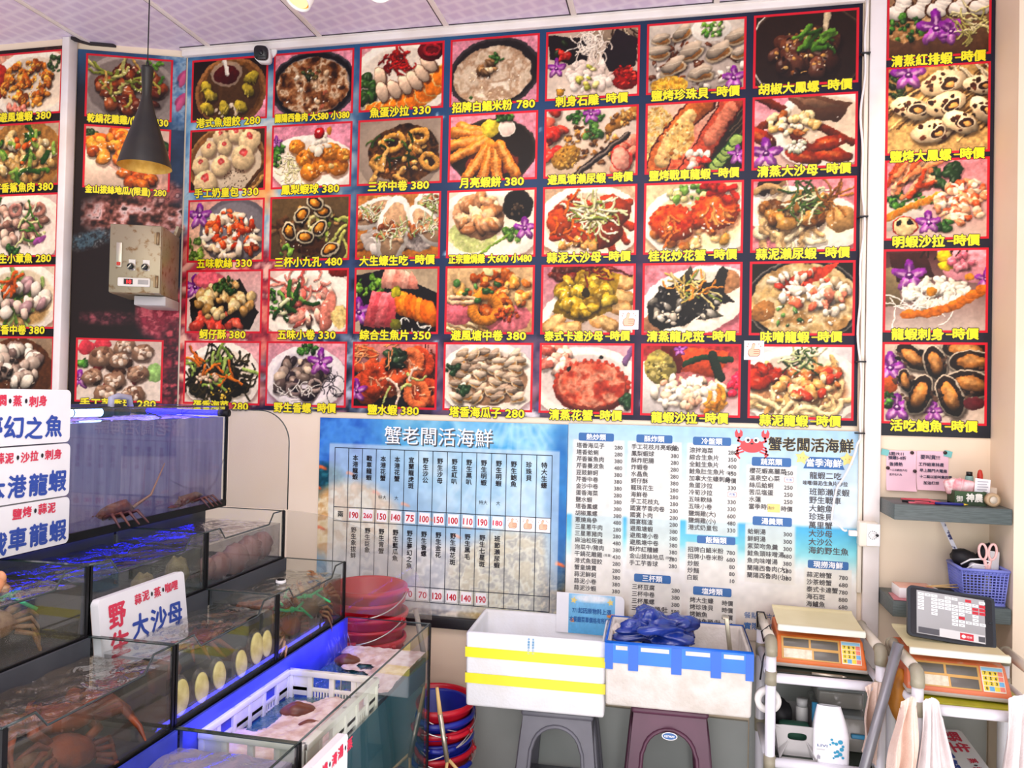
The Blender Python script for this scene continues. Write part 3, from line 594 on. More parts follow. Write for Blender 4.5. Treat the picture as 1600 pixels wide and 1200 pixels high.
def d_whitefish(p):
    p.bg('c8b8b0', 'e6dcd4').po([(.3, 0), (1, 0), (1, .32)], '9a8a7c').st(26, .75, .08, .22, .1, .25, .008, 'd8ccb8 4a382c', .2, 45, 90).po([(.02, .05), (.5, .1), (.42, .4), (.05, .3)], '221a20').po([(.6, .3), (.75, .02), (.98, .15), (.95, .42), (.7, .48)], '2a2028').sc(8, .2, .22, .12, .1, .03, .05, 'b02418 2a3a20 c83828', 1.5).fl(.12, .4, .11).el(.85, .55, .15, .12, 0, 'a01a14', .3).sc(30, .84, .52, .12, .1, .01, .03, 'b82018 d03828 8c1410', 1.6)
    p.sc(60, .46, .52, .24, .18, .03, .06, 'f2e8e4 e8dcd8 f8f2ee e0d0cc', 1.4, .25, .15).st(50, .5, .17, .14, .13, .16, .006, 'fbf8f6 e4dcd8 f4eeea', 1.5, sh=.1, dark=.15).sc(8, .46, .5, .14, .13, .03, .05, 'd8d070 e8e0a0 b4b850', 1.8).el(.17, .65, .05, .045, 0, 'c89a3c', .3, rim='6c5a20')
def clam(p, x, y, s, a, top='c8bcae', inn='b0824c'):
    p.el(x+.01, y+.035, s*1.05, s*.55, a, '181010', 0, .5, soft=5).el(x, y+s*.25, s, s*.45, a, 'd8c8b0', .3).el(x, y+s*.2, s*.8, s*.33, a, inn, .3).el(x+s*.1, y+s*.25, s*.4, s*.16, a, '8c5a28', .2, .6, soft=3)
    p.el(x-s*.05, y-s*.15, s, s*.42, a-12, top, .5); p.stroke([(x-s*.8, y-.01), (x, y-s*.2), (x+s*.7, y-s*.28)], .004, 'efe8dc', 0, .6)
def d_pearlclam(p):
    p.bg('dcd6d2', 'b4a8a4').st(12, .2, .45, .1, .2, .25, .012, '8a4a1c 6a3412', .4, -50, 50).sc(60, .5, .45, .5, .3, .02, .05, 'c8c2be a8a09c e6e0dc 8a827e 6a3a20', 1.6, .4, .2)
    for x, y, s, a in ((.15, .17, .1, 0), (.36, .12, .11, -25), (.9, .2, .13, -15), (.13, .3, .12, 5), (.45, .32, .14, -20), (.73, .34, .14, -20), (.95, .36, .1, 0), (.28, .46, .14, -22), (.55, .55, .13, -5)): clam(p, x, y, s, a, 'bfb3a6')
    p.ns(.24, .66, .18, .1, 0, 'e8b830 f0d060 c89020 e8d8a0', 12).el(.65, .1, .2, .13, 0, 'f2f0ee', .15, rim='ffffff').sc(24, .65, .1, .13, .08, .015, .03, '6aa03c 8cc050 e8f0d0 4a8030', 1.3).fl(.88, .62, .13)
def d_snailpot(p):
    p.bg('3c2820', '2a1a14').el(.5, .4, .58, .48, 0, '35241c', .1, rim='6a5648', rw=.03).stroke([(0, .2), (.06, .08), (.16, 0)], .008, 'e8e4e0').stroke([(.0, .58), (.08, .68), (.2, .75)], .008, 'd0c8c4').stroke([(.7, 0), (.68, .22)], .03, 'e0d2b8')
    p.sc(26, .5, .4, .3, .22, .07, .13, '5a3424 7a4a30 4a2a1e 6e4636', 1.4, .5, .5).sc(60, .5, .4, .32, .23, .012, .03, 'c8a060 e0c080 2a1610 8c5c30', 1.8, .3, 0).st(14, .52, .3, .18, .1, .16, .02, '4a7a2a 6a9a3c 38601f', .7, -20, 90).gloss(24, .5, .42, .3, .2)
def d_buns(p):
    p.bg('5a4026', '3c2a1c').el(.5, .42, .52, .44, 0, '8c6438', .15, rim='b08858', rw=.05).el(.5, .42, .44, .36, 0, 'e6d8c4', .1).sc(60, .62, .6, .16, .12, .004, .008, '4a3020', 1, 0, 0)
    for x, y, s in ((.4, .1, .1), (.6, .08, .1), (.25, .24, .1), (.46, .22, .1), (.78, .16, .14), (.15, .42, .115), (.42, .44, .125), (.7, .36, .15), (.22, .64, .155)): p.el(x+.01, y+.03, s*1.04, s*1.02, 0, '4a2c18', 0, .5, soft=6).el(x, y, s, s*.96, 0, 'efd8b0', .32).el(x, y-s*.4, s*.32, s*.3, 0, 'd8484c', 0, .85, soft=2).el(x, y-s*.4, s*.12, s*.12, 0, 'f0a0a0', 0, .7)
    p.stroke([(.72, .75), (.98, .45)], .02, '5a3c1e').stroke([(.82, .75), (1, .55)], .02, 'c09a60')
def d_pineshrimp(p):
    p.bg(PK, 'e8a8bc').plate(.52, .48, .56, .34, 8).gr(.1, .36, .1, .14).fl(.06, .2, .08).st(50, .25, .5, .12, .14, .12, .006, 'f0ecc8 d8dca0 fbf8e4', 1.4)
    for x, y, s in ((.32, .26, .1), (.42, .4, .11), (.5, .56, .13), (.66, .46, .13), (.82, .5, .14), (.74, .34, .13), (.9, .38, .09), (.55, .32, .1)): p.el(x+.01, y+.03, s, s*.85, 0, '6a3010', 0, .5, soft=5).el(x, y, s, s*.82, 0, 'dc9030', .4).sc(7, x, y, s*.7, s*.6, .015, .035, 'f0b850 e8a040 f4d490 c87820', 1.4, .4, 0)
    p.sc(16, .62, .25, .12, .1, .03, .06, 'f6f0e6 efe6da', 1.4, .25, .15).el(.6, .12, .07, .065, 0, 'c8141c', .5).el(.58, .1, .02, .015, 0, 'ffd8d8', 0).el(.72, .1, .03, .05, 0, 'dc9828').gloss(14, .6, .45, .3, .2)
def d_squidrings(p):
    p.bg('a89a90', 'c4b4a6').el(.5, .42, .5, .42, 0, 'b0a094', .1).ns(.55, .4, .42, .33, 0, '2a1a10 4a2e18 7a5024 30200f', 9).sc(30, .52, .42, .36, .26, .03, .07, 'd09848 b87830 e0b468 8a5422', 1.6, .45, .4)
    for x, y, r, a in ((.42, .27, .12, -15), (.72, .22, .1, 0), (.24, .5, .07, 70), (.85, .5, .1, 30)): p.rg(x, y, r, r*.7, .032, 'd8a452', a)
    p.st(12, .45, .3, .3, .2, .12, .012, '3c5a24 2c441a 5a7a30', .6).st(6, .35, .62, .2, .06, .2, .024, 'e8bc74 d0a058', 1).gloss(26, .55, .4, .36, .26)
def d_mooncake(p):
    p.bg(PK).el(.5, .42, .49, .36, 0, '2c2420', .1, rim='4a403a', rw=.05).ns(.5, .55, .3, .14, 0, '7a3424 a04a30', 8)
    for a, l in ((200, .3), (190, .36), (172, .38), (155, .42), (125, .42), (105, .4), (85, .36), (60, .38)):
        t = math.radians(a); x0, y0 = .52+.1*math.cos(t), .27+.1*math.sin(t); x1, y1 = x0+l*math.cos(t), y0+l*math.sin(t)*.95
        p.stroke([(x0+.02, y0+.02), (x1+.02, y1+.03)], .062, '1a0c04', 0, .5).stroke([(x0, y0), (x1, y1)], .06, 'd88a34', .4).stroke([(x0, y0-.02), (x1, y1-.02)], .02, 'eebc78', .1, .8)
    p.el(.47, .17, .11, .1, 0, 'd8c84c', .3).el(.66, .18, .095, .095, 0, 'e8d8d8', .15, rim='ffffff').gr(.62, .06, .12, .04, 14)
def d_mantisfried(p):
    p.bg('e8ded8', 'd0bca8').sc(14, .12, .3, .12, .3, .06, .1, 'd8503c e87860 c83c30', 1.5).sc(12, .85, .55, .14, .18, .06, .1, 'd8604c e89880 c84838', 1.5).gr(.45, .1, .2, .08, 30).fl(.5, .08, .1)
    p.sc(90, .5, .42, .36, .24, .012, .035, 'a8742c c89440 7a4c1c dcb060 5a3414', 1.5, .4, .35).el(.25, .53, .16, .12, -25, 'b08838', .4).sc(50, .25, .53, .14, .1, .008, .02, 'd0ac58 8c6420', 1.4, .3, 0).stroke([(.35, .72), (.6, .52), (.88, .32)], .035, '2a1a18').stroke([(.36, .7), (.88, .3)], .012, '8a7c74').stroke([(.7, .24), (.98, .06)], .05, 'b0803c').sc(30, .84, .14, .14, .08, .012, .03, 'c89848 e0b870 8a5c24', 1.5).gr(.52, .27, .1, .07, 16, '4a7c34 6a9c48 2f5a22').el(.82, .56, .1, .14, -20, 'e8a898', .3, rim='d84838')
def d_lobstergrill(p):
    p.bg('e8d8c8', 'c84a34').ns(.12, .35, .2, .3, 0, 'e8d490 d8b060 efe4c0 c88c40', 14).ns(.4, .66, .3, .12, 0, 'd05030 e88860 b83420', 9).po([(.75, .1), (1, 0), (1, .75), (.6, .75)], '2a221c').st(10, .88, .3, .1, .2, .3, .008, '6a5a4a', .1, -50, 20)
    for P, c in (([(.12, .7), (.2, .45), (.42, .18), (.6, .02)], 'd0783c'), ([(.45, .72), (.6, .5), (.72, .28), (.88, .02)], 'c85c40')): p.stroke(P, .115, '5a1c10', .2).stroke(P, .1, c, .35)
    p.stroke([(.18, .6), (.24, .42), (.45, .16)], .075, 'ecca90', .3).stroke([(.66, .4), (.86, .1)], .07, 'd88a70', .3).ns(.36, .4, .12, .2, 30, 'e0b060 f0d898 c88840', 9).sc(20, .3, .4, .16, .22, .01, .03, 'f4e0b0 c07830 a04c20', 1.5, .3, .1).sc(14, .55, .6, .12, .1, .03, .06, 'f0e8e0 d84030 e8b0a0', 1.4)
    for k in range(6): p.el(.72+.04*k, .68-.05*k, .08, .06, -20, 'a8c070', .2, rim='2f5a28', rw=.16)
    p.fl(.93, .58, .1)
def d_crabsteam(p):
    p.bg('e8a0b4', 'e4ccc0').plate(.7, .35, .5, .4, c='e6d6c4').po([(.3, 0), (.62, .02), (.95, .12), (.82, .3), (.55, .24)], '6a4a38', .3).po([(.36, .02), (.6, .05), (.85, .14), (.6, .14)], '8a6a54', .3)
    for P in ([(.05, 0), (.3, .14)], [(.02, .36), (.2, .25), (.35, .26)], [(.95, .5), (.7, .36), (.6, .3)], [(.4, .4), (.55, .55), (.8, .6)]): p.stroke(P, .04, '7c3418', .4)
    for x, y, a in ((.5, .62, 20), (.78, .62, 10), (.08, .4, 30), (.72, .5, -10)): p.el(x, y, .18, .075, a, 'a83c18', .5).el(x-.03, y-.02, .1, .02, a, 'e08848', 0, .7, soft=4)
    p.sc(40, .4, .28, .24, .12, .025, .06, 'e8d8b0 d8b878 f0e8d4 b0682c c87838 e4c890', 1.5).fl(.14, .58, .17).sc(16, .42, .52, .1, .06, .02, .04, 'f2f0e4 e0e8d0', 1.6).gloss(16, .5, .4, .4, .25)
def d_squidsauce(p):
    p.bg('e4b4ac', 'd8c0a0').el(.62, .38, .46, .38, 0, '8a8690', .15, rim='74707a').gr(.1, .6, .13, .15, 30, '6a8a3c 8aa84a 4a6a28').fl(.16, .2, .16)
    p.sc(60, .55, .42, .36, .27, .05, .1, 'f0e2d0 e8d4bc f6ecdf e4c8a8', 2.4, .35, .3).sc(36, .56, .36, .3, .22, .03, .07, 'c84818 d85c20 b03c10 e07030', 2, .4, .1).sc(10, .85, .6, .08, .06, .03, .05, '7c2c10 a04418', 1.5).gloss(30, .56, .36, .32, .22, .016)
def d_abalone9(p):
    p.bg('7a6444', '5a4a34').sc(50, .5, .42, .42, .3, .03, .07, '6a4c28 8c6a3c 3c2a18 a88450 b89c60', 1.8, .45, .4).st(16, .72, .4, .24, .24, .2, .02, 'c8cc78 a0b850 7a9a38 e0dca0', 1).st(14, .18, .4, .12, .2, .2, .025, '6a4c34 8a6a4c', 1).ns(.5, .58, .22, .1, 0, '3c2412 5a3820 2a180c', 8)
    for x, y, a in ((.25, .4, 70), (.4, .22, -40), (.66, .18, 10), (.62, .38, -50), (.45, .47, 10), (.76, .62, -20), (.56, .08, 20)): p.el(x+.01, y+.02, .12, .085, a, '120a06', 0, .6, soft=5).el(x, y, .115, .08, a, 'd8d0b8', .2).el(x, y, .095, .062, a, '33241c', .2).el(x, y, .07, .045, a, 'd8922c', .5).el(x-.01, y-.015, .035, .018, a, 'f4cc70', 0, .8, soft=3)
    p.sc(6, .2, .62, .1, .05, .03, .05, '5c8a34 88b04c', 1.4).gloss(24, .5, .45, .4, .26)
def d_oyster(p):
    p.bg('c89050', 'b87830').st(20, .2, .62, .3, .1, .4, .012, '8c5420 e0b070', .1, -20, 10).sc(30, .5, .5, .4, .2, .05, .09, 'd8d2d0 b8b0ac e8e4e2', 1.4, .3, .15).ns(.75, .5, .2, .16, 0, '6a6260 989090 c8c0bc', 9)
    for x, y, rx, ry, a in ((.22, .22, .3, .13, -20), (.9, .15, .2, .12, 10), (.45, .42, .36, .17, -80), (.84, .38, .26, .12, 50)): p.el(x, y, rx*1.1, ry*1.15, a, 'f0ebe6', .25).el(x, y, rx*.9, ry*.85, a, 'c8a888', .2).sc(int(60*rx), x, y, rx*.7, ry*.7, .03, .06, 'c8844c b06a38 e0b890 8a4c28', 1.6, .4, .3); p.st(30, x, y, rx*.5, ry*.6, .1, .006, 'e8ecd0 c8d8a0 f4f4e6 9cb870', 1.2)
def d_saltchicken(p):
    p.bg('f0e2d4', 'ece0d0').plate(.45, .4, .6, .42, c='f2e8dc').ns(.3, .5, .28, .18, 0, 'd8dca0 c4d08c e8e4b8', 14).el(.36, .3, .3, .24, 20, 'd8aa84', .35).sc(26, .36, .28, .24, .2, .07, .13, 'e0b890 d0a078 e8c8a4 c89468 ba8458', 1.8, .45, .3).el(.8, .19, .17, .17, 0, '1b1714', .2, rim='3a342e', rw=.08).sc(20, .8, .24, .1, .08, .01, .02, '6a5a4a 3a2c20', 1.3, .2, 0).gr(.75, .5, .1, .1, 20, '5a8a34 7caa4c 4a7028').fl(.88, .44, .13).stroke([(.4, .7), (.7, .5)], .014, '8cb04c')
def d_garliccrab(p):
    p.bg('e0c4a8', 'd8b898').plate(.5, .4, .56, .4, c='e8d6c0')
    for P in ([(.1, .3), (.2, .2), (.35, .22)], [(.3, .12), (.5, .2)], [(.9, .6), (.8, .45)], [(.95, .45), (.8, .35)], [(.75, .68), (.7, .5)], [(.92, .2), (.8, .22)], [(.12, .55), (.25, .5)]): p.stroke(P, .04, 'b04418', .45)
    p.el(.52, .46, .34, .22, 8, 'b8481c', .5).el(.75, .26, .2, .14, 25, 'b84a20', .45).el(.2, .38, .14, .15, 60, 'c05420', .45).sc(16, .4, .62, .2, .06, .03, .06, 'd8a860 c08840', 1.5).st(60, .56, .32, .16, .12, .2, .011, 'e8e8c0 c8cc8c f4f0d8 98a850 b0b060', 1.3).st(5, .3, .4, .2, .15, .25, .014, 'e87818', 1.2).gloss(24, .5, .45, .36, .22, .018)
def d_flowercrab(p):
    p.bg('ecdcb8', 'e4d4b4').plate(.55, .42, .56, .38, c='efe0bc').sc(40, .5, .5, .4, .2, .03, .07, 'e8c890 d8a850 f0e0b0 c88840', 1.6).gr(.45, .12, .2, .08, 24, '6a9a3c 8ab450 e0d8a0')
    for x, y, a in ((.3, .42, 15), (.72, .32, -5)): p.el(x+.01, y+.04, .24, .2, a, '6a1c08', 0, .5, soft=8).el(x, y, .23, .19, a, 'd85c20', .45).ns(x, y-.03, .2, .12, a, 'c83014 e87028 f0a050', 6, al=.7)
    for x, y, a in ((.3, .42, 15), (.72, .32, -5)):
        for k in range(11): p.el(x+.23*math.cos(PI*(k/10)+PI), y+.18*math.sin(PI*(k/10)+PI), .02, .02, 0, 'd84c1c', .2)
        p.st(9, x, y, .12, .1, .14, .014, 'f0a860 e88840', 1.2, 80, 60)
    p.st(8, .75, .06, .2, .04, .2, .03, 'c02818 d84028', .6).gloss(20, .5, .4, .4, .22, .02)
def d_mantisgarlic(p):
    p.bg('e8a4b0', 'e0949c').plate(.52, .4, .58, .3, 14, c='f0e4d2').st(40, .3, .5, .24, .12, .22, .028, 'efdcb8 e4c898 d8b888 f6eacc', 1.2).sc(40, .45, .32, .34, .16, .05, .1, 'a87838 8a5c28 c09450 6a4420', 1.7, .45, .4).st(7, .12, .12, .1, .06, .2, .03, '3a2414 c8a878', .8, -40, 30).st(36, .55, .22, .2, .1, .18, .009, 'e0e4b8 5c7c3c 405c2c f0eed4', 1).el(.86, .42, .15, .13, 0, 'c8a068', .35).st(12, .78, .2, .14, .08, .2, .01, 'b88040 8a5824', .8).gloss(24, .5, .4, .4, .2)
def d_friedoyster(p):
    p.bg('e0b0b4', 'd8d0cc').po([(.05, .35), (.7, .1), (.95, .5), (.85, .7), (.1, .7)], '26201e').sc(14, .4, .62, .3, .08, .08, .12, 'c84838 d85c48 e07058', 2).fl(.12, .2, .15).el(.3, .12, .2, .1, 0, 'e8788c', .2).sc(60, .52, .38, .36, .22, .04, .085, 'c8aa74 dcc490 b08c54 e4d0a4', 1.2, .5, .4).gr(.52, .2, .14, .11, 26, '2a4a1c 3c6428 1c3414')
def d_squidfive(p):
    p.bg('f0dcd8', 'ecd6cc').plate(.5, .42, .62, .42).gr(.1, .4, .12, .18, 30).sc(30, .5, .4, .36, .26, .07, .13, 'e0988c d07c70 f0c0b0 c86a60 eab0a0 f4d8cc', 2.6, .45, .35).st(14, .5, .18, .3, .1, .2, .016, 'c86c64 e0a094', 1.4).st(14, .32, .4, .16, .16, .14, .024, '4c8038 2f5a26 8cb860 e8ecc8', .3).el(.75, .5, .09, .24, 12, 'e09484', .45).ns(.9, .55, .1, .14, 0, 'e8d8a0 d8c080', 12).gloss(20, .5, .4, .36, .26, .02).el(.88, .05, .14, .06, 0, '8a2418')
def d_sashimi(p):
    p.bg('b8a890', 'c8b8a8').po([(0, .1), (.35, .02), (1, .3), (1, .75), (.1, .75)], '201c20').gr(.18, .2, .16, .13, 26, '6a9a2c 88b840 4a7a20').fl(.06, .5, .17).st(12, .6, .6, .35, .1, .14, .007, 'f4f4f0', 1.6)
    for k in range(5): p.po([(.22+.06*k, .25+.02*k), (.34+.05*k, .28), (.26+.06*k, .68), (.12+.06*k, .64)], ('d86a74', 'cc5864', 'e07c84')[k % 3], .35)
    for k in range(6): p.po([(.36+.06*k, .02+.005*k), (.48+.05*k, .02+.02*k), (.56+.04*k, .2+.01*k), (.32+.06*k, .24)], ('e8a898', 'f0b8a8', 'dc9484')[k % 3], .3)
    for k in range(7): p.el(.56+.06*k, .4+.02*k, .07, .15, -12, ('e88018', 'f0962c', 'd87010')[k % 3], .45)
    p.el(.5, .28, .065, .065, 0, 'c8c030', .3, rim='8a9428').el(.5, .64, .07, .06, 0, '7c7c2c', .3)
def d_fortsquid(p):
    p.bg('d8bc94', 'c8a87c').st(20, .1, .5, .2, .2, .3, .02, 'c09c68 e8d4b0', .2, 20, 20).el(.15, .48, .2, .16, 0, 'e07c8c', .3).el(.72, .58, .26, .14, -10, 'e88a98', .25).sc(70, .55, .3, .4, .22, .03, .08, 'd8842c c06a1c e8a448 a85414 e0b878', 1.4, .5, .35).rg(.46, .46, .14, .14, .055, 'd89030', -30).rg(.2, .37, .16, .03, .02, 'e8c8a8').sc(26, .72, .52, .14, .08, .012, .03, 'a83c14 c85c20', 1.5).sc(9, .5, .22, .42, .18, .025, .05, '3c7034 2f5a28 5a9048', 1.3).el(.48, .07, .06, .04, 20, 'e0e0b0', .2)
def d_thaicrab(p):
    p.bg('d890a4', 'c8b0b0').plate(.55, .55, .6, .38, -20, c='c8b8b0').sc(24, .3, .1, .2, .08, .04, .08, '7c2c18 5a2014', 1.8)
    for x, y, a in ((.86, .35, 10), (.82, .46, 15), (.14, .62, -40), (.9, .2, -5), (.3, .68, -10), (.68, .62, 20)): p.el(x, y, .15, .075, a, 'd8a868', .35, sq=4).el(x, y-.015, .12, .045, a, 'e8c890', .1, sq=4)
    p.po([(.25, .25), (.6, .02), (.85, .12), (.75, .5), (.45, .62), (.12, .5)], 'a08418', .3).sc(60, .46, .34, .28, .2, .04, .1, 'b89a1c c8ac30 a08410 d4bc4c 8c7010', 1.4, .5, .25).st(14, .55, .08, .2, .06, .22, .01, '8a3018 6a2010', .8).el(.48, .3, .04, .05, 0, '3a2c08').gloss(14, .45, .35, .24, .16)
def d_steamfish(p):
    p.bg('e89cac', 'e08c9c').plate(.52, .4, .58, .34, -18, c='ece4da').el(.85, .2, .13, .12, -20, 'b07848', .1, .8).el(.18, .6, .2, .1, -10, '8a5028', .1, .7).po([(.05, .45), (.2, .25), (.5, .18), (.7, .2), (.8, .03), (.86, .08), (.82, .3), (.92, .4), (.7, .44), (.5, .62), (.2, .7), (.08, .62)], '2e2c2a', .35).po([(.35, .2), (.5, .02), (.52, .2)], '4a463c', .3).po([(.55, .6), (.82, .55), (.7, .45)], '5a564a', .3)
    p.sc(40, .42, .42, .34, .2, .02, .07, '1c1a1a 4a4844 7a766e b0aca4 2a2828', 1.8, .5, .2).sc(12, .3, .55, .16, .08, .03, .05, 'd8d4cc c0b8ac', 1.8).st(30, .5, .3, .16, .1, .16, .01, 'e8d8a0 d8c070 e8a048 8a9a4c', 1).gloss(30, .4, .42, .34, .2, .016)
def d_misolobster(p):
    p.bg('2a2620').el(.52, .4, .54, .42, 0, '1c1a1a', .1, rim='a8a098', rw=.025).ns(.52, .4, .5, .38, 0, 'd8c090 c8ac78 e4d4b0 b08c58', 6).po([(.25, .22), (.6, .08), (.85, .02), (.75, .14), (.4, .35)], 'c04830', .3).sc(30, .5, .2, .28, .1, .03, .06, 'd85c40 f0d8c8 c84430 f4e8dc', 2).sc(40, .55, .36, .26, .1, .03, .08, 'f2ece2 e8dcd0 e07858 f6f2ea', 1.8).sc(20, .8, .35, .16, .16, .03, .07, 'e8e0d4 d88c74 c8b494', 1.5).sc(14, .5, .55, .36, .12, .02, .04, '4c8038 f4f0e4 6a9a4c 2f6028', 1.3).el(.14, .5, .12, .1, -30, 'b08048', .3).gloss(40, .5, .5, .4, .2, .012)
def d_seaweed(p):
    p.bg('e8b0bc', 'ece2da').plate(.5, .42, .5, .4, c='efe6da').sc(40, .46, .45, .36, .25, .05, .09, '221c10 2c2814 161208 3a3418', 1.6, .3, .3).st(120, .48, .42, .36, .26, .18, .011, '1f1a0e 2e2814 3c3418 14100a 4a4020', 1.3).st(18, .46, .36, .36, .22, .2, .018, '98b458 7a9c40 b4cc78', .4).st(10, .5, .34, .3, .2, .2, .016, 'e08424 d07418', .5).sc(14, .3, .45, .14, .1, .02, .04, 'e0c8b4 c8a890', 1.6).sc(10, .5, .6, .2, .08, .01, .025, 'e0c050', 1.2)
def d_snails(p):
    p.bg('e8a8b8', 'c8b8d0').plate(.5, .42, .5, .36, c='e0dce8', rim='f0eef6').sc(34, .42, .42, .3, .22, .06, .1, '8c7c74 6a5a56 a89890 4a3c3c c8b8a8 3a2e34', 1.5, .5, .45).gr(.52, .1, .14, .06, 18).fl(.68, .24, .16).rg(.62, .5, .07, .06, .02, 'b0a09c').rg(.36, .55, .08, .06, .025, '8a7a78').st(18, .8, .5, .12, .14, .18, .004, '2a2430', 2).st(20, .4, .58, .3, .1, .12, .006, 'f4f2f4', 1.4)
def d_saltshrimp(p):
    p.bg('e09c98', '3a3040').po([(0, .25), (1, .3), (1, .6), (.6, .75), (0, .75)], '2c2a34').st(30, .85, .2, .12, .2, .3, .006, '4a2018 7c3c28', .4, 60, 60)
    for k in range(15):
        x, y = .12+.8*((k*.37) % 1), .2+.4*((k*.61) % 1); p.rg(x, y, .13, .1, .055, ('d8683c', 'e08050', 'c85630')[k % 3], k*47).st(3, x, y, .08, .06, .08, .01, 'f0b090', .5)
    p.sc(14, .5, .2, .14, .1, .05, .08, '2a3c2c 3f5a3c 1c2a20', 1.8).st(6, .55, .45, .2, .12, .2, .014, 'f0d8cc c0cc88', 1).fl(.06, .55, .13).st(14, .3, .1, .3, .06, .3, .008, 'e8a070', .6).gloss(30, .45, .4, .4, .26)
def d_seamelon(p):
    p.bg('d8ccd8', 'e6e0ec').plate(.5, .4, .56, .4, c='e0d4cc').el(.5, .4, .44, .28, 0, 'a07858', .1, .8)
    P = [(i, (i*.7549+.3) % 1, (i*.5698+.1) % 1) for i in range(34)]
    for i, a, b in sorted(P, key=lambda q: q[2]): p_x, p_y = .5+.42*(a-.5)*2*.95, .36+.3*(b-.5)*2*.9; clam(p, p_x, p_y, .085, (i*53) % 90-45, ('c8b4a0', 'b09c8c', 'd8c8b8')[i % 3], 'c89858')
    p.gr(.1, .28, .08, .06, 8, '1f3c24 2c5030').gr(.25, .5, .1, .05, 8, '1f3c24 2c5030')
def d_steamcrab(p):
    p.bg('e8b8c4', 'd8d0d4').plate(.5, .42, .6, .38, c='ddd4d4').sc(24, .22, .2, .2, .16, .06, .1, 'd88474 e8b4a4 c86a5c f0d0c4', 1.8).el(.56, .47, .4, .27, 0, '8a2c20', .3).el(.56, .45, .38, .26, 0, 'c45a44', .4).ns(.56, .44, .35, .23, 0, 'b8442c d88468 e8b49c c05038 a83828', 5, al=.8)
    for k in range(17): t = PI*(k/16)+PI; p.el(.56+.39*math.cos(t), .46+.27*math.sin(t), .022, .026, 0, 'c04c34', .2)
    p.el(.32, .28, .025, .025, 0, '14100e').el(.66, .15, .02, .02, 0, '14100e').gr(.94, .62, .06, .1, 14, '1c3a20 2c5030').stroke([(.9, .2), (.98, .05)], .03, '8a6a98')
def d_lobstersalad(p):
    p.bg('b03438', 'e0d8dc').po([(0, .2), (.2, .1), (.5, .75), (0, .75)], 'e6e2e6').po([(.2, 0), (.45, 0), (.42, .3), (.25, .3)], '6a1c18').po([(.42, .03), (.88, .08), (.8, .36), (.42, .28)], 'c8562c', .3).stroke([(.45, .2), (.6, .14), (.9, .16)], .03, '2a4a30').stroke([(.72, .12), (.8, .34)], .05, '28382c').el(.2, .25, .16, .18, -15, 'b0a45c', .4).sc(40, .2, .24, .13, .14, .015, .035, 'c8bc74 a0944c d8cc8c 6a6230', 1.4, .3, .1).fl(.4, .06, .07)
    p.sc(80, .5, .5, .36, .16, .035, .08, 'f2e8dc e8dac8 fbf4ea dccab4 e4b8a0', 2, .4, .25).st(10, .75, .6, .12, .08, .14, .02, 'd8902c e0a848', 1).sc(10, .95, .4, .05, .15, .03, .06, 'e8305c', 1.5)
def d_garliclobster(p):
    p.bg('e4e2ea', 'dcd4d4').plate(.5, .42, .58, .4, c='e8dcd0').el(.5, .48, .44, .25, 0, 'a8622c', .1, .6, soft=8).st(34, .5, .6, .42, .12, .4, .024, 'ecd0a0 e0bc84 d8ac70 f4e0b8', 1.6).sc(16, .16, .32, .14, .09, .06, .1, '9c2c18 b83c20 7c2010', 1.8).sc(50, .58, .38, .3, .16, .04, .085, 'e8c498 d8a468 f0d8b4 c07840 c84830', 1.5, .5, .35).st(24, .5, .12, .12, .07, .16, .009, '4c6c3c e4e8c8 2c4828 c8d0a0', 1.2).gloss(26, .55, .42, .36, .2, .018)
def d_drychicken(p):
    p.bg('8c8488', 'a49c9c').el(.5, .4, .54, .42, 0, '8a8080', .15, rim='b0a8a8').sc(50, .52, .4, .36, .27, .06, .1, '6a2c14 8a4420 54200e a05a30', 1.5, .55, .45).st(20, .45, .3, .3, .2, .22, .018, 'b8b058 8a9440 c8c884 d0b068', 1).st(8, .75, .2, .15, .14, .1, .018, '4c7c2c 6a9c3c', .3).gloss(40, .5, .4, .34, .26, .016)
def d_yam(p):
    p.bg('d8c4bc', 'e0b4a8').po([(0, .3), (.5, .6), (.8, .75), (0, .75)], 'e8d4c8').gr(.9, .2, .08, .12, 14, '24401c 365a28').gr(.08, .12, .08, .08, 12, '24401c 365a28').sc(50, .42, .26, .34, .18, .06, .1, 'd8741c e08c2c c05c10 e8a040', 1.4, .55, .4).sc(16, .6, .6, .24, .1, .06, .09, 'c8641c d87c28 a84c10', 1.4, .55, .4).gloss(40, .45, .32, .36, .24, .018)
def d_taro(p):
    p.bg('d8c8c4', 'e8e0dc').el(.12, .12, .1, .09, 0, 'd84c60').el(.3, .08, .09, .07, 0, 'd84c60').gr(.08, .3, .07, .06, 12).fl(.06, .5, .12).el(.9, .4, .1, .12, 0, 'a8d088', .2).sc(20, .45, .42, .3, .16, .04, .07, 'b02430 4a2810 6a3c1c', 1.5)
    for x, y, s in ((.3, .22, .15), (.55, .1, .13), (.76, .16, .13), (.5, .26, .12), (.2, .46, .12), (.45, .5, .13), (.72, .42, .13), (.34, .66, .13), (.66, .68, .14)): p.el(x+.01, y+.03, s, s*.8, -20, '2a140a', 0, .6, soft=5).el(x, y, s, s*.78, -20, '9c7c68', .4).sc(16, x, y-.01, s*.75, s*.55, .015, .04, 'd8c8bc c8b0a0 b89c88 7c5a48 e4d8d0', 1.4, .3, 0)
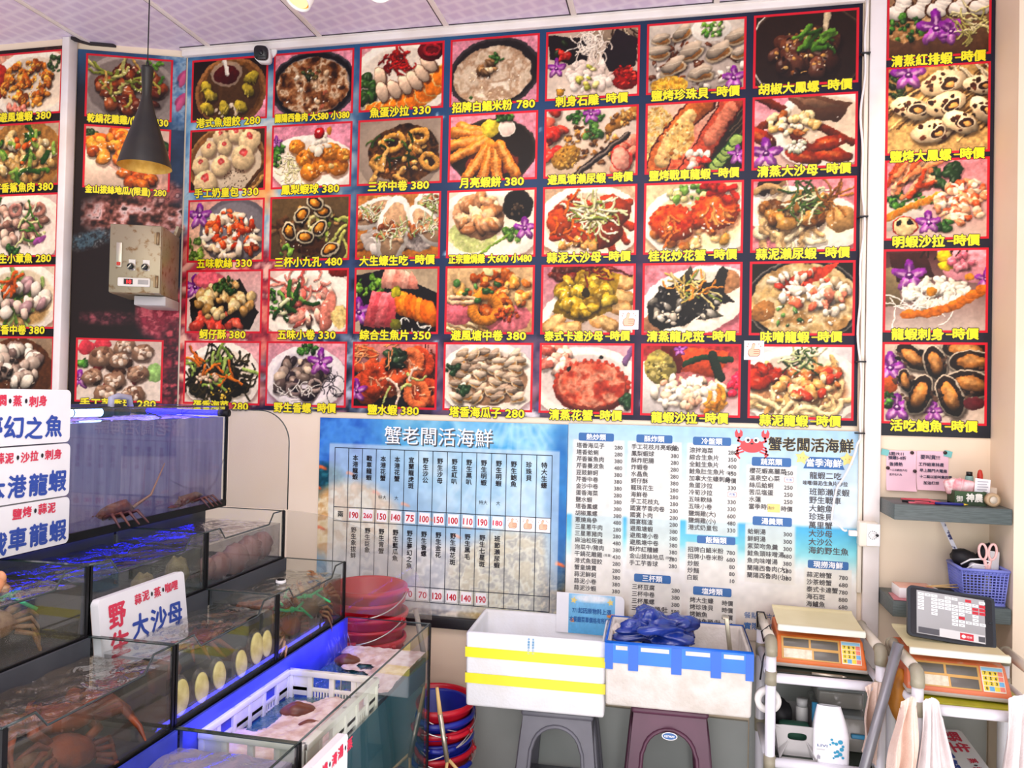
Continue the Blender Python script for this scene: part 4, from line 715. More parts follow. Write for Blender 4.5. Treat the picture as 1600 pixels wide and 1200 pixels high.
def d_fortshrimp(p):
    p.bg('e8b4a0', 'd8c8bc').plate(.6, .4, .6, .42, c='e8dcd0').el(.1, .25, .12, .13, 0, 'c83c28', .3).el(.05, .45, .13, .12, 0, 'c83c28', .3).sc(80, .52, .4, .36, .28, .03, .08, 'c87818 d8902c a85c10 e8b050 8a4808', 1.6, .5, .35).gr(.92, .16, .1, .12, 12, '2a4420 3c5c2c').sc(8, .35, .68, .2, .05, .04, .06, 'e89080', 1.6).sc(120, .5, .35, .34, .24, .008, .02, 'f0c870 b86c18 e0a040', 1.5, .3, 0)
def d_shark(p):
    p.bg('c8b8a8', 'a08058').el(.5, .4, .56, .42, 0, 'b08448', .1).sc(60, .5, .38, .44, .3, .05, .09, 'e4d4b0 d4bc8c efe4cc b89860 c8a870', 1.7, .45, .35).st(24, .5, .4, .44, .28, .14, .028, '5c8a34 3c6a28 98b85c 2f5a20', .5).sc(6, .5, .3, .35, .2, .03, .05, 'e07020', 1.4).gloss(30, .5, .4, .44, .28, .014)
def d_octopus(p):
    p.bg('e4cccc', 'd8c4c8').plate(.5, .42, .62, .42, c='e6dcd8').gr(.12, .08, .07, .07, 10).sc(56, .45, .36, .38, .26, .04, .08, 'c8a89c b09084 e0ccc0 9a7468 d8b8a8 6a4a44', 1.4, .5, .4).rg(.4, .2, .07, .06, .03, 'c09088').rg(.72, .2, .08, .06, .03, 'b8887c').st(16, .6, .45, .24, .18, .16, .014, 'd8dca8 5c8a3c e8e4cc', .8).gr(.4, .66, .1, .06, 12, '1f4a1c 2f6428').el(.75, .56, .1, .04, -20, 'b060b0', .2)
def d_celerysquid(p):
    p.bg('e4d8cc', 'd8c8b0').plate(.5, .4, .6, .42, c='e4d8c4').el(.5, .55, .4, .18, 0, 'b88c48', .1, .7, soft=10).st(40, .48, .36, .34, .24, .2, .024, '5c8a34 7aa448 3c6a24 a8c078', .6).sc(22, .5, .4, .36, .24, .06, .1, 'ece0d8 d8c4bc f4ece6 b898a0', 1.5, .5, .4).st(8, .4, .25, .2, .12, .16, .02, 'd86c20', .5)
def d_squidstew(p):
    p.bg('b09c88', '6a4428').el(.5, .42, .5, .4, 0, '6a4022', .1).sc(46, .48, .34, .34, .24, .06, .11, 'd8ccc4 c0b0a8 e8e0d8 a08c84 8a7470', 1.4, .5, .4).sc(8, .4, .4, .2, .15, .03, .05, '3a2a24 2a1c18', 1.4).gloss(20, .5, .6, .4, .1)
def d_redshrimp(p):
    p.bg('c8a888', '5a3a24').ns(.2, .5, .25, .2, 0, 'c8a070 a87c4c e0c8a0', 9)
    for k in range(5):
        x = .02+.2*k; p.stroke([(x+.1, 0), (x+.13, .15), (x+.14, .3), (x+.09, .4), (x+.03, .39)], .085, '5a3418', .2).stroke([(x+.1, 0), (x+.13, .15), (x+.14, .3), (x+.09, .4), (x+.04, .385)], .072, 'f0ece8', .3); p.el(x+.12, .04+.03*(k % 2), .05, .04, 0, 'e8742c', .3)
    p.gr(.2, .55, .18, .14, 30).fl(.48, .58, .2).fl(.62, .62, .14, 40).st(40, .82, .55, .16, .14, .14, .009, 'd8d498 b8b470 efe8c0', 1.5)
def d_bigsnail(p):
    p.bg('c8a468', 'd8b880').st(50, .5, .6, .6, .24, .5, .01, '8a6430 e8cc94 6a4a20', .1, -40, 10).st(20, .8, .08, .25, .1, .3, .01, 'e8dcc0 5a4a34', .1, 50, 10).gr(.1, .2, .14, .16, 30, '24401c 3a5a2c 1c2c14').fl(.22, .1, .17)
    for x, y, s, a in ((.55, .2, .22, -15), (.9, .24, .16, 10), (.25, .45, .2, 20), (.58, .42, .2, -20), (.92, .5, .16, 60), (.45, .7, .2, -10), (.72, .62, .18, 30)):
        p.el(x+.01, y+.03, s*1.03, s*.62, a, '1a0e08', 0, .55, soft=6).el(x, y, s, s*.58, a, 'ead6b8', .45).sc(int(70*s), x, y, s*.8, s*.45, .014, .032, '4a2414 6a3820 2c140c', 1.2, .2, 0).el(x+s*.3, y+s*.05, s*.5, s*.3, a-25, '3a2014', .2, rim='f4e8d4', rw=.18).el(x+s*.35, y+s*.1, s*.22, s*.14, a, 'd8a868', .3)
def d_prawnsalad(p):
    p.bg('e89cac', 'd8c8c0').sc(16, .55, .16, .16, .14, .06, .09, '1f3a1c 2f5028', 2).po([(0, .4), (.3, .35), (.5, .75), (0, .75)], 'dcd6d2').gr(.25, .42, .26, .08, 34).st(40, .2, .22, .18, .18, .2, .025, 'd86c40 e89868 f0c0a0 c85428', .6, -50, 50)
    for k in range(7): p.el(.08+.07*k, .58-.03*k, .09, .04, -25, 'e0922c', .3, rim='f4c870')
    p.sc(110, .74, .46, .25, .22, .03, .055, 'f0d8c4 e89c74 f6e8dc d8683c e8b898', 1.6, .4, .25).gr(.55, .7, .1, .06, 16).el(.2, .7, .13, .1, 0, 'e8d4a8', .2, rim='c02820').el(.15, .67, .03, .025, 0, '14100e', 0).el(.25, .66, .03, .025, 0, '14100e', 0).fl(.43, .67, .13)
def d_sashimilobster(p):
    p.bg('5a3030', 'd8ccc8').po([(.5, 0), (1, 0), (1, .4), (.6, .3)], 'e4a4b4').po([(.05, .05), (.4, .05), (.5, .3), (.1, .35)], '4a2420').st(8, .6, .1, .25, .1, .3, .008, '3a2818', .4, -70, 50).po([(0, .2), (.1, .2), (.2, .6), (0, .6)], '8a7a5c').fl(.25, .28, .17).fl(.98, .33, .12).el(.58, .08, .07, .06, 0, 'e8c820', .3).el(.6, .18, .07, .05, 0, 'e8c820', .3).sc(12, .75, .14, .12, .07, .03, .05, 'd87890 e8a0b0', 1.3)
    p.sc(90, .5, .46, .32, .14, .03, .065, 'f0ece4 e0dcd2 fbf8f4 d0ccc0 e8e4dc', 1.6, .35, .18).st(26, .4, .58, .3, .06, .2, .006, 'fbfbfb', 1.4, sh=.1, dark=.2).el(.46, .44, .05, .05, 0, 'd8982c').el(.82, .3, .04, .04, 0, 'd8982c')
    for k in range(9): p.el(.25+.09*k, .68-.004*k*k, .09, .045, -12, 'dc8424', .3)
def d_abalonelive(p):
    p.bg('dcd0c4', 'd0c4bc').sc(40, .5, .4, .5, .38, .04, .08, 'e4dcd4 c8bcb0 b8a898', 1.4, .2, .1).fl(.08, .28, .18).fl(.15, .68, .16).fl(.5, .72, .12).el(.06, .45, .09, .08, 0, 'c8682c').gr(.06, .6, .07, .07, 10)
    for x, y, rx, a in ((.3, .16, .2, 40), (.8, .08, .24, 5), (.86, .2, .22, 0), (.51, .22, .2, 75), (.85, .42, .24, 14), (.36, .55, .22, -70), (.66, .56, .23, 70), (.23, .4, .13, 80)): p.el(x+.01, y+.02, rx*1.05, rx*.6, a, '120a06', 0, .6, soft=6).el(x, y, rx, rx*.56, a, 'c8beb0', .3).el(x, y, rx*.93, rx*.5, a, '2c1e18', .3).sc(26, x, y, rx*.8, rx*.4, .012, .03, '4a3426 1a100c 6a5040', 1.5, .3, 0).el(x, y, rx*.66, rx*.31, a, 'b88040', .45).el(x-.01, y-.02, rx*.4, rx*.14, a, 'dcb078', 0, .7, soft=6)
    p.el(.88, .62, .1, .07, 0, '6a2430', .3)
# ------------------------------------------------------------------ posters and menus on the walls
PRN = print_mat()
BOARDM = mat('board_edge', '1c1a26', .5)
DISH_N = 0
def dish(root, fn, x, ztop, w, h, cap, en, y=-.0065, sp=.0):
    global DISH_N
    DISH_N += 1
    p = Pic(1000+DISH_N, 250, h/w); p.asp_design = .747; fn(p)
    nx = 150; ny = int(nx*h/w); img = p.out(nx, ny, 'd41a2c')
    o = sheet('dish_photo', img, x, ztop-h, x+w, ztop, y, root, PRN); o['label'] = 'red-framed printed photo of '+en
    if cap:
        k = Ink(); z = ztop-h-.006
        if '-' in cap:
            a, b = cap.split('-'); n = len(a); ch = .042 if n < 6 else .04; tot = min(n*ch*1.06+.024+2*.042, w*.9); u = tot/(n*1.06+2*1.0+.55); xs = x+(w-tot)/2
            k.text(a, xs, z, ch, n*u*1.02, YE, y-.0014, .0017, 'l', .0042, BK); k.text('—', xs+n*u*1.06+.012, z+.002, .02, .02, YE, y-.0014, .002, 'c', .003, BK); k.text(b, xs+tot, z+.002, ch*.95, 2*u*.98, YE, y-.0014, .0017, 'r', .0042, BK)
        else:
            parts = cap.split(' '); ws = [sum(1.05 if ord(c) > 200 else (.62 if c.isdigit() else .4) for c in q) for q in parts]; tot = sum(ws)+.35*(len(parts)-1); u = min(.042, w*.93/tot); xs = x+w/2-tot*u/2
            for q, ww in zip(parts, ws):
                big = q.isdigit(); k.text(q, xs, z+.001, min(.042, u*1.25), ww*u*.98, YE, y-.0014, .0016 if big else .0017, 'l', .0042, BK); xs += (ww+.35)*u
        k.build('caption', INK, o)
    return o
def thumb(k, x, z, s, y):
    """thumbs-up sticker drawing, s = height"""
    pts = [(-.28, -.38), (.22, -.38), (.34, -.28), (.36, .02), (.26, .1), (.02, .1), (.08, .38), (-.04, .46), (-.12, .36), (-.16, .14), (-.32, .02), (-.36, -.2)]
    k.poly([(x+a*s*1.09, z+b*s*1.07) for a, b in pts], BR, y); k.poly([(x+a*s*.98, z+b*s*.98) for a, b in pts], SK, y-.0004)
    for q in (-.22, -.09, .03): k.line([(x-.02*s, z+q*s), (x+.3*s, z+q*s)], s*.025, BR, y-.0008)
    for a, b in ((.3, .4), (-.42, .25), (.42, .26), (-.36, .4)): k.disc(x+a*s, z+b*s, s*.035, s*.035, BR, y)
def sticker(parent, x, z, w, y):
    k = Ink(); k.rect(x-w/2, z-w*.5, x+w/2, z+w*.5, WH, y); thumb(k, x, z, w*.8, y-.0005); o = k.build('thumb_sticker', INK, parent); o['label'] = 'white thumbs-up sticker'; return o
def ocean(W, w, h, seed):
    p = Pic(seed, W, h/w); p.bg('24507c', '1c1a30', .2); return p
def board(label, x0, z0, x1, z1, loc=(0, 0, 0), rz=0, cat='poster', name='menu_poster', th=.004, group=None):
    r = empty(name, label, cat, loc, rz, group); MB().box(((x0+x1)/2, -.001-th/2, (z0+z1)/2), (x1-x0, th, z1-z0)).build('backing', BOARDM, r); return r
RZ = [3.063-.3125*i for i in range(5)]
# --- large poster with seven columns of dishes
def main_poster():
    x0, z0, x1, z1 = -.022, 1.515, 2.786, 3.079
    r = board('wide dark blue seafood poster with seven columns of red-framed dish photos', x0, z0, x1, z1)
    w, h = x1-x0, z1-z0; p = ocean(640, w, h, 5)
    t = np.clip((p.X-.5)*2.2, 0, 1)[..., None]; p.a = p.a*(1-t)+hx('17162a')*t*1.0
    A = p.asp
    p.ns(.02, .2, .2, .18, 0, '3c6c98 6a98b4 a8c4cc 3a6488', 8, 30).ns(.13, .2, .05, .16, 0, 'c8d4c8 7ca8b8 e0dccc 5c8ca8', 9, 20, .9).ns(.275, .16, .02, .14, 0, 'c0d0c4 3a6488 dce0d4', 9, 14, .8)
    p.ns(.135, .19, .025, .06, 0, 'f08c3c f8b060 e06c28', 5, 12, .9).ns(.06, .42, .14, .15, 0, 'd85c50 e88870 b83840 6a1c2c f0b8a0', 12, 14).ns(.27, .4, .05, .1, 0, '20203c 34486c 1a1830', 8, 20).ns(.28, .5, .14, .06, 0, '141420 3c4c64 a8b4c0 181826', 14, 12).ns(.5, .5, .2, .06, 0, '201828 4a3a58 7c5c6c 181422', 14, 14)
    p.sc(30, .5, .54, .5, .02, .004, .012, 'b8b8c8 8c6070 5a4a70 d0c8c8', 1.6, .2, 0).ns(.455, .4, .008, .13, 0, '6a2c34 8c4048 2a1828', 9, 4).ns(.72, .38, .01, .2, 0, '8c4060 3a2440 6a3850', 9, 6, .6).st(26, .05, .42, .12, .12, .06, .006, 'f0a890 d86858 a83040', 1.5)
    for q in range(50): p.el(p.r.random()*.6, p.r.random()*A, .0016+.002*p.r.random(), .0016+.002*p.r.random(), 0, 'b8e0f0', 0, .8)
    sheet('background_print', p.out(330, int(330*A)), x0, z0, x1, z1, -.0055, r, PRN)
    rows = [[('港式魚翅餃 280', d_dumpling, 'steamed dumplings'), ('蘭陽西魯肉 大580 小380', d_potsoup, 'thick soup in a pot'), ('魚蛋沙拉 330', d_eggsalad, 'sliced fish roe and orange'), ('招牌白鯧米粉 780', d_porridge, 'fish and noodle pot'), ('刺身石雕-時價', d_whitefish, 'shredded white sashimi'), ('鹽烤珍珠貝-時價', d_pearlclam, 'salt-grilled clams'), ('胡椒大鳳螺-時價', d_snailpot, 'peppered snails in a pot')],
            [('手工奶皇包 330', d_buns, 'round custard buns'), ('鳳梨蝦球 380', d_pineshrimp, 'shrimp balls with a cherry'), ('三杯中卷 380', d_squidrings, 'braised squid rings'), ('月亮蝦餅 380', d_mooncake, 'shrimp cake wedges'), ('避風塘瀨尿蝦-時價', d_mantisfried, 'fried mantis shrimp'), ('鹽烤戰車龍蝦-時價', d_lobstergrill, 'grilled halved lobster'), ('清蒸大沙母-時價', d_crabsteam, 'steamed mud crab')],
            [('五味軟絲 330', d_squidsauce, 'squid under red sauce'), ('三杯小九孔 480', d_abalone9, 'small abalones'), ('大生蠔生吃-時價', d_oyster, 'raw oysters'), ('正宗鹽焗雞 大600 小480', d_saltchicken, 'salted chicken'), ('蒜泥大沙母-時價', d_garliccrab, 'garlic crab'), ('桂花炒花蟹-時價', d_flowercrab, 'two orange crabs'), ('蒜泥瀨尿蝦-時價', d_mantisgarlic, 'garlic mantis shrimp')],
            [('蚵仔酥 380', d_friedoyster, 'fried oysters'), ('五味小卷 330', d_squidfive, 'small squid'), ('綜合生魚片 350', d_sashimi, 'mixed sashimi'), ('避風塘中卷 380', d_fortsquid, 'fried squid rings'), ('泰式卡達沙母-時價', d_thaicrab, 'yellow curry crab'), ('清蒸龍虎斑-時價', d_steamfish, 'steamed grouper'), ('味噌龍蝦-時價', d_misolobster, 'lobster in miso soup')],
            [('蛋香海菜 280', d_seaweed, 'seaweed with celery'), ('野生香螺-時價', d_snails, 'sliced sea snails'), ('鹽水蝦 380', d_saltshrimp, 'boiled shrimp'), ('塔香海瓜子 280', d_seamelon, 'basil clams'), ('清蒸花蟹-時價', d_steamcrab, 'steamed red crab'), ('龍蝦沙拉-時價', d_lobstersalad, 'lobster salad'), ('蒜泥龍蝦-時價', d_garliclobster, 'garlic lobster on noodles')]]
    for i, row in enumerate(rows):
        for j, (cap, fn, en) in enumerate(row): dish(r, fn, .4*j, RZ[i], .3736, .2788, cap, en)
    sticker(r, 1.95, 1.905, .075, -.0085); sticker(r, 2.42, 1.79, .072, -.0085)
main_poster()
# --- poster on the angled wall

def angled_poster():
    x0, z0, x1, z1 = .012, 1.3, .464, 3.079
    r = board('dark reef poster on the angled wall beside the steel box, three dish photos', x0, z0, x1, z1, (PX, PY, 0), PA_)
    p = Pic(9, 260, (z1-z0)/(x1-x0)); p.bg('2c4a6c', '160f10', .3); A = p.asp
    t = np.clip((p.Y-.05)*1.6, 0, 1)[..., None]*np.clip((.95-p.X)*2.5, 0, 1)[..., None]; p.a = p.a*(1-t)+hx('1c100e')*t
    p.ns(.95, .2, .2, .5, 0, '3a5c84 6a90b0 a8c0cc 2c4868', 8, 30, .8).ns(.6, 1.6, .5, .22, 0, '1a0f10 3a2018 7c4438 c8887c e8c8c0 2a1612', 12, 26).ns(.75, 1.35, .25, .12, 0, '8c3c34 c87060 4a1c1c e0a898', 10, 14, .8).ns(.15, 1.85, .25, .08, -20, '20303c 5a7c88 140f10 a8b8b8', 12, 14, .8).ns(.9, 2.55, .3, .25, 0, 'c84858 e06a70 7c2030 a83044', 9, 20).ns(.35, 2.6, .25, .06, 0, '6a3038 2a1418 a85058', 9, 14).ns(.95, 3.2, .2, .6, 0, 'a83040 5a1824 2a1018 c84c54', 9, 20)
    for x, y in ((1.0, .18), (.98, .42)): p.el(x, y, .1, .05, -40, 'a83c68', .3).el(x-.03, y+.05, .03, .08, 20, 'c05078', .3)
    sheet('background_print', p.out(110, int(110*A)), x0, z0, x1, z1, -.0055, r, PRN)
    dish(r, d_drychicken, .047, RZ[0], .362, .2788, '乾鍋花雕雞/(限量) 430', 'dry-pot chicken'); dish(r, d_yam, .047, RZ[1], .362, .2788, '金山拔絲地瓜/(限量) 280', 'candied sweet potato'); dish(r, d_taro, .04, RZ[4], .362, .2788, '手工芋香球 280', 'taro balls')
angled_poster()
def left_poster():
    x0, z0, x1, z1 = -.90, 1.3, -.47, 3.079
    r = board('narrow dark poster at the left edge, one column of dish photos', x0, z0, x1, z1, (0, -.2, 0))
    p = Pic(19, 200, (z1-z0)/(x1-x0)); p.bg('1c100e', '140c10', .3).ns(.9, .1, .2, .3, 0, '3a2018 241412 5a3424', 8, 20); sheet('background_print', p.out(60, int(60*p.asp)), x0, z0, x1, z1, -.0055, r, PRN)
    for i, (c, f, e) in enumerate([('避風塘蝦 380', d_fortshrimp, 'crisp fried shrimp'), ('芹香鯊魚肉 380', d_shark, 'shark meat with celery'), ('野生小章魚 280', d_octopus, 'small octopus'), ('芹香中卷 380', d_celerysquid, 'squid with celery'), ('', d_squidstew, 'braised squid')]): dish(r, f, -.858, RZ[i], .365, .2788, c, e)
left_poster()
def right_poster():
    x0, z0, x1, z1 = 2.858, 1.484, 3.228, 3.20
    r = board('tall dark poster on the right wall, one column of large dish photos above the shelves', x0, z0, x1, z1)
    p = Pic(29, 200, (z1-z0)/(x1-x0)); p.bg('1c1a2a', '24262e', .2); sheet('background_print', p.out(60, int(60*p.asp)), x0, z0, x1, z1, -.0055, r, PRN)
    for (zt, h), (c, f, e) in zip([(3.163, .305), (2.832, .325), (2.489, .294), (2.163, .304), (1.824, .296)], [('清蒸紅排蝦-時價', d_redshrimp, 'steamed red shrimp'), ('鹽烤大鳳螺-時價', d_bigsnail, 'spotted sea snails'), ('明蝦沙拉-時價', d_prawnsalad, 'prawn salad'), ('龍蝦刺身-時價', d_sashimilobster, 'lobster sashimi'), ('活吃鮑魚-時價', d_abalonelive, 'live abalones')]): dish(r, f, 2.869, zt, .346, h, c, e)
right_poster()
# --- live seafood price board
def price_board():
    x0, z0, x1, z1 = .659, .69, 1.72, 1.49
    r = board('blue underwater live-seafood price board with a white table of names and red prices', x0, z0, x1, z1, cat='price board', name='price_board')
    MB().box(((x0+x1)/2, -.012, .672), (x1-x0+.01, .022, .045), .003).build('bottom_rail', mat('rail_black', '18161a', .4), r)
    p = Pic(39, 420, (z1-z0)/(x1-x0)); A = p.asp; p.bg('4c94d8', '2878a8', .15); p.ns(.75, .1, .5, .3, 20, '68b4d8 a8dcec 4ca4d0 88c8e0', 6, 40, .8)
    for k in range(9): p.po([(.72+.02*k, 0), (.73+.02*k, 0), (.5+.09*k, .4), (.46+.09*k, .4)], 'd8f0f8', 0, .18)
    p.ns(0, .1, .25, .2, 0, '3878d8 4a90e0 2a60c0', 5, 40, .9).ns(.03, .3, .1, .12, 0, '1c5c74 0f3c4c 2c7c8c', 9, 14).ns(.15, .42, .2, .17, 0, 'e0c890 f0e0b8 c89c60 e8b880', 12, 16).ns(.5, .62, .5, .16, 0, 'b8b4ac d8d0c0 8c8c90 e8e0d0 a8a090', 14, 30).ns(.85, .6, .3, .2, 0, 'c8b070 a88c50 e8dca8 6a5c44 d8c890', 16, 20).ns(.98, .7, .08, .2, 0, '3a2c20 8c6c3c 1c1814 c8a868', 12, 10).ns(.97, .3, .05, .3, 0, '1c60a8 2c78b8', 5, 14, .9)
    for x, y in ((.02, .2), (.0, .28), (.14, .22), (.25, .29), (.37, .33), (.47, .38), (.62, .4), (.58, .44), (.98, .52), (.02, .44)): p.el(x, y, .018, .006, 25, 'e8703c', .2).el(x-.014, y-.003, .007, .007, 25, 'e8703c', 0)
    gx0, gx1, gz0, gz1 = .731, 1.659, .746, 1.365; px0, px1 = (.706-x0)/(x1-x0), (1.686-x0)/(x1-x0); py0 = (z1-1.381)/(x1-x0)
    m = ((p.X > px0) & (p.X < px1) & (p.Y > py0) & (p.Y < A*.96))[..., None]*.58; p.a = p.a*(1-m)+hx('dce6ea')*m
    sheet('background_print', p.out(220, int(220*A)), x0, z0, x1, z1, -.0055, r, PRN)
    k = Ink(); y = -.0068; zr = [gz1, 1.116, 1.057, .806, gz0]; cw = (gx1-gx0)/15
    for z in zr: k.line([(gx0, z), (gx1, z)], .0028, LN, y)
    for i in range(16): k.line([(gx0+cw*i, gz0), (gx0+cw*i, gz1)], .0028, LN, y)
    k.build('table_grid', INK, r)
    k = Ink(); k.text('蟹老闆活海鮮', 1.182+.006, 1.425-.006, .074, .462, GY, -.0064); k.text('蟹老闆活海鮮', 1.182, 1.425, .074, .462, WH, -.0074, .0003); k.build('title', INK, r)
    top = ['', '本港龍蝦', '戰車龍蝦', '本港花蟹', '本港花蟹', '宜蘭龍虎斑', '野生沙公', '野生沙母', '野生紅叭', '野生黑叭', '野生明蝦', '野生明蝦', '野生鮑魚', '珍珠貝', '特大生蠔']
    bot = ['', '野生象拔蚌', '野生巨象', '野生青蟹', '野生藍瓜魚', '野生夢幻之魚', '野生香螺', '野生金花', '野生梅花斑', '野生黑毛', '野生七星斑', '班節瀨尿蝦', '', '', '']
    k = Ink()
    for i in range(1, 15):
        x = gx0+cw*(i+.5); k.text(top[i], x, 1.338, .0235, None, BK, y, .0007, vert=True); k.text(bot[i], x, 1.036, .0235, None, BK, y, .0007, vert=True)
    for i, t in ((3, '特大'), (4, '大'), (10, '特大'), (11, '大')): k.text(t, gx0+cw*(i+.5), 1.165, .017, None, BK, y)
    k.text('兩', gx0+cw*.5, 1.086, .025, None, BK, y, .0006); k.build('lettering', INK, r)
    def card(i, z, t, mi, hgt):
        x = gx0+cw*(i+.5); q = Ink(); a = random.uniform(-.05, .05)
        o = MB().box((x, -.0078, z), (.045, .0015, .047), rot=(0, a, 0)).build('price_card', mat('card_white', 'f8f6f6', .5), r)
        q.text(t, x, z-.001, hgt, .038 if len(t) > 2 else .034, mi, -.0092, .0009, rot=-a); q.build('lettering', INK, o)
    for i, t in enumerate(['190', '260', '150', '140', '75', '100', '150', '100', '110', '190', '180'], 1): card(i, 1.0875, t, MR if t in ('260', '180') else RD, .026 if t in ('260', '180') else .034)
    for i in (12, 13, 14): sticker(r, gx0+cw*(i+.5), 1.087, .056, -.0078)
    for i, t in ((5, '70'), (6, '70'), (7, '120'), (8, '140'), (9, '140'), (10, '190')): card(i, .777, t, RD, .034)
price_board()
# --- printed price list with the beach
LIST = {'熱炒類': ((1.763, 1.901, 1.444, .031), 1.756, 1.935, 1.410, .0266, '塔香海瓜子 280,塔香蛤蜊 280,芹香鯊魚肉 380,芹香曼波魚 480,豆豉鮮蚵 380,芹香中卷 380,金沙中卷 380,蛋香海菜 280,鹽水蝦 380,塔香鳳螺 380,胡椒鳳螺 380,蔥燒烏參 480,三星蔥牛肉 280,三星蔥豬肉 280,麻油松阪豬 480,泡菜牛/豬肉 380,干鍋花雕雞(限量) 430,港式魚翅餃 280,蟹皇燒賣 280,蒜泥鮮蚵 380,蒜泥小卷 380,蒜泥沙蝦 380'),
 '酥炸類': ((1.988, 2.125, 1.444, .031), 1.970, 2.150, 1.412, .0264, '手工花枝月亮蝦餅 380,鳳梨蝦球 380,酥炸肥腸 280,炸蝦卷 280,水晶魚 280,蚵仔酥 380,龍珠花生 280,海鮮卷 280,手工花枝丸 280,國宴芋香肉卷 280,國宴卜肉 280,國宴糕渣 280,避風塘蝦 380,避風塘小卷 380,避風塘中卷 380,酥炸紅糟鰻 380,金山拔絲地瓜(限量) 280,手工芋香球 280'),
 '冷盤類': ((2.202, 2.342, 1.442, .031), 2.190, 2.363, 1.406, .0267, '涼拌海菜 280,綜合生魚片 350,全鮭生魚片 400,鮭魚肚生魚片(限量) 450,加拿大生蠔刺身 時價,魚蛋沙拉 330,冷筍沙拉 *,五味軟絲 330,五味小卷 330,鹽焗雞(大) 600,鹽焗雞(小) 480,港式奶皇包 330'),
 '飯麵類': ((2.223, 2.364, 1.068, .029), 2.190, 2.363, 1.028, .0265, '招牌白鯧米粉 780,招牌小卷米粉 680,炒飯 80,炒麵 80,白飯 10'),
 '塩烤類': ((2.212, 2.353, .873, .032), 2.201, 2.359, .837, .0266, '烤大生蠔 時價,烤珍珠貝 時價,烤鮑魚 時價,烤鮭魚頭/肚 580'),
 '三杯類': ((1.989, 2.128, .906, .031), 1.982, 2.162, .871, .0270, '三杯豆腐 280,三杯中卷 380,三杯鳳螺 380,三杯鮭魚頭/肚 580'),
 '蔬菜類': ((2.419, 2.559, 1.372, .033), 2.411, 2.566, 1.337, .0268, '櫻花蝦高麗菜 250,溫泉空心菜 *,絲瓜蛤蜊 250,苦瓜塩蛋 250,水蓮 250,當季時蔬 時價'),
 '湯羹類': ((2.425, 2.565, 1.150, .033), 2.408, 2.566, 1.109, .0272, '蛤蜊湯 300,鮮蚵湯 300,紫菜吻魚羹 300,鮭魚頭味噌湯 480,魚肉味噌湯 380,蘭陽西魯肉(大) 580,蘭陽西魯肉(小) 380'),
 '現撈海鮮': ((2.623, 2.764, 1.001, .030), 2.620, 2.762, .962, .0268, '蒜泥螃蟹 780,沙茶螃蟹 680,泰式卡達蟹 780,海石斑 880,海鱸魚 680,避風塘蟹 780')}
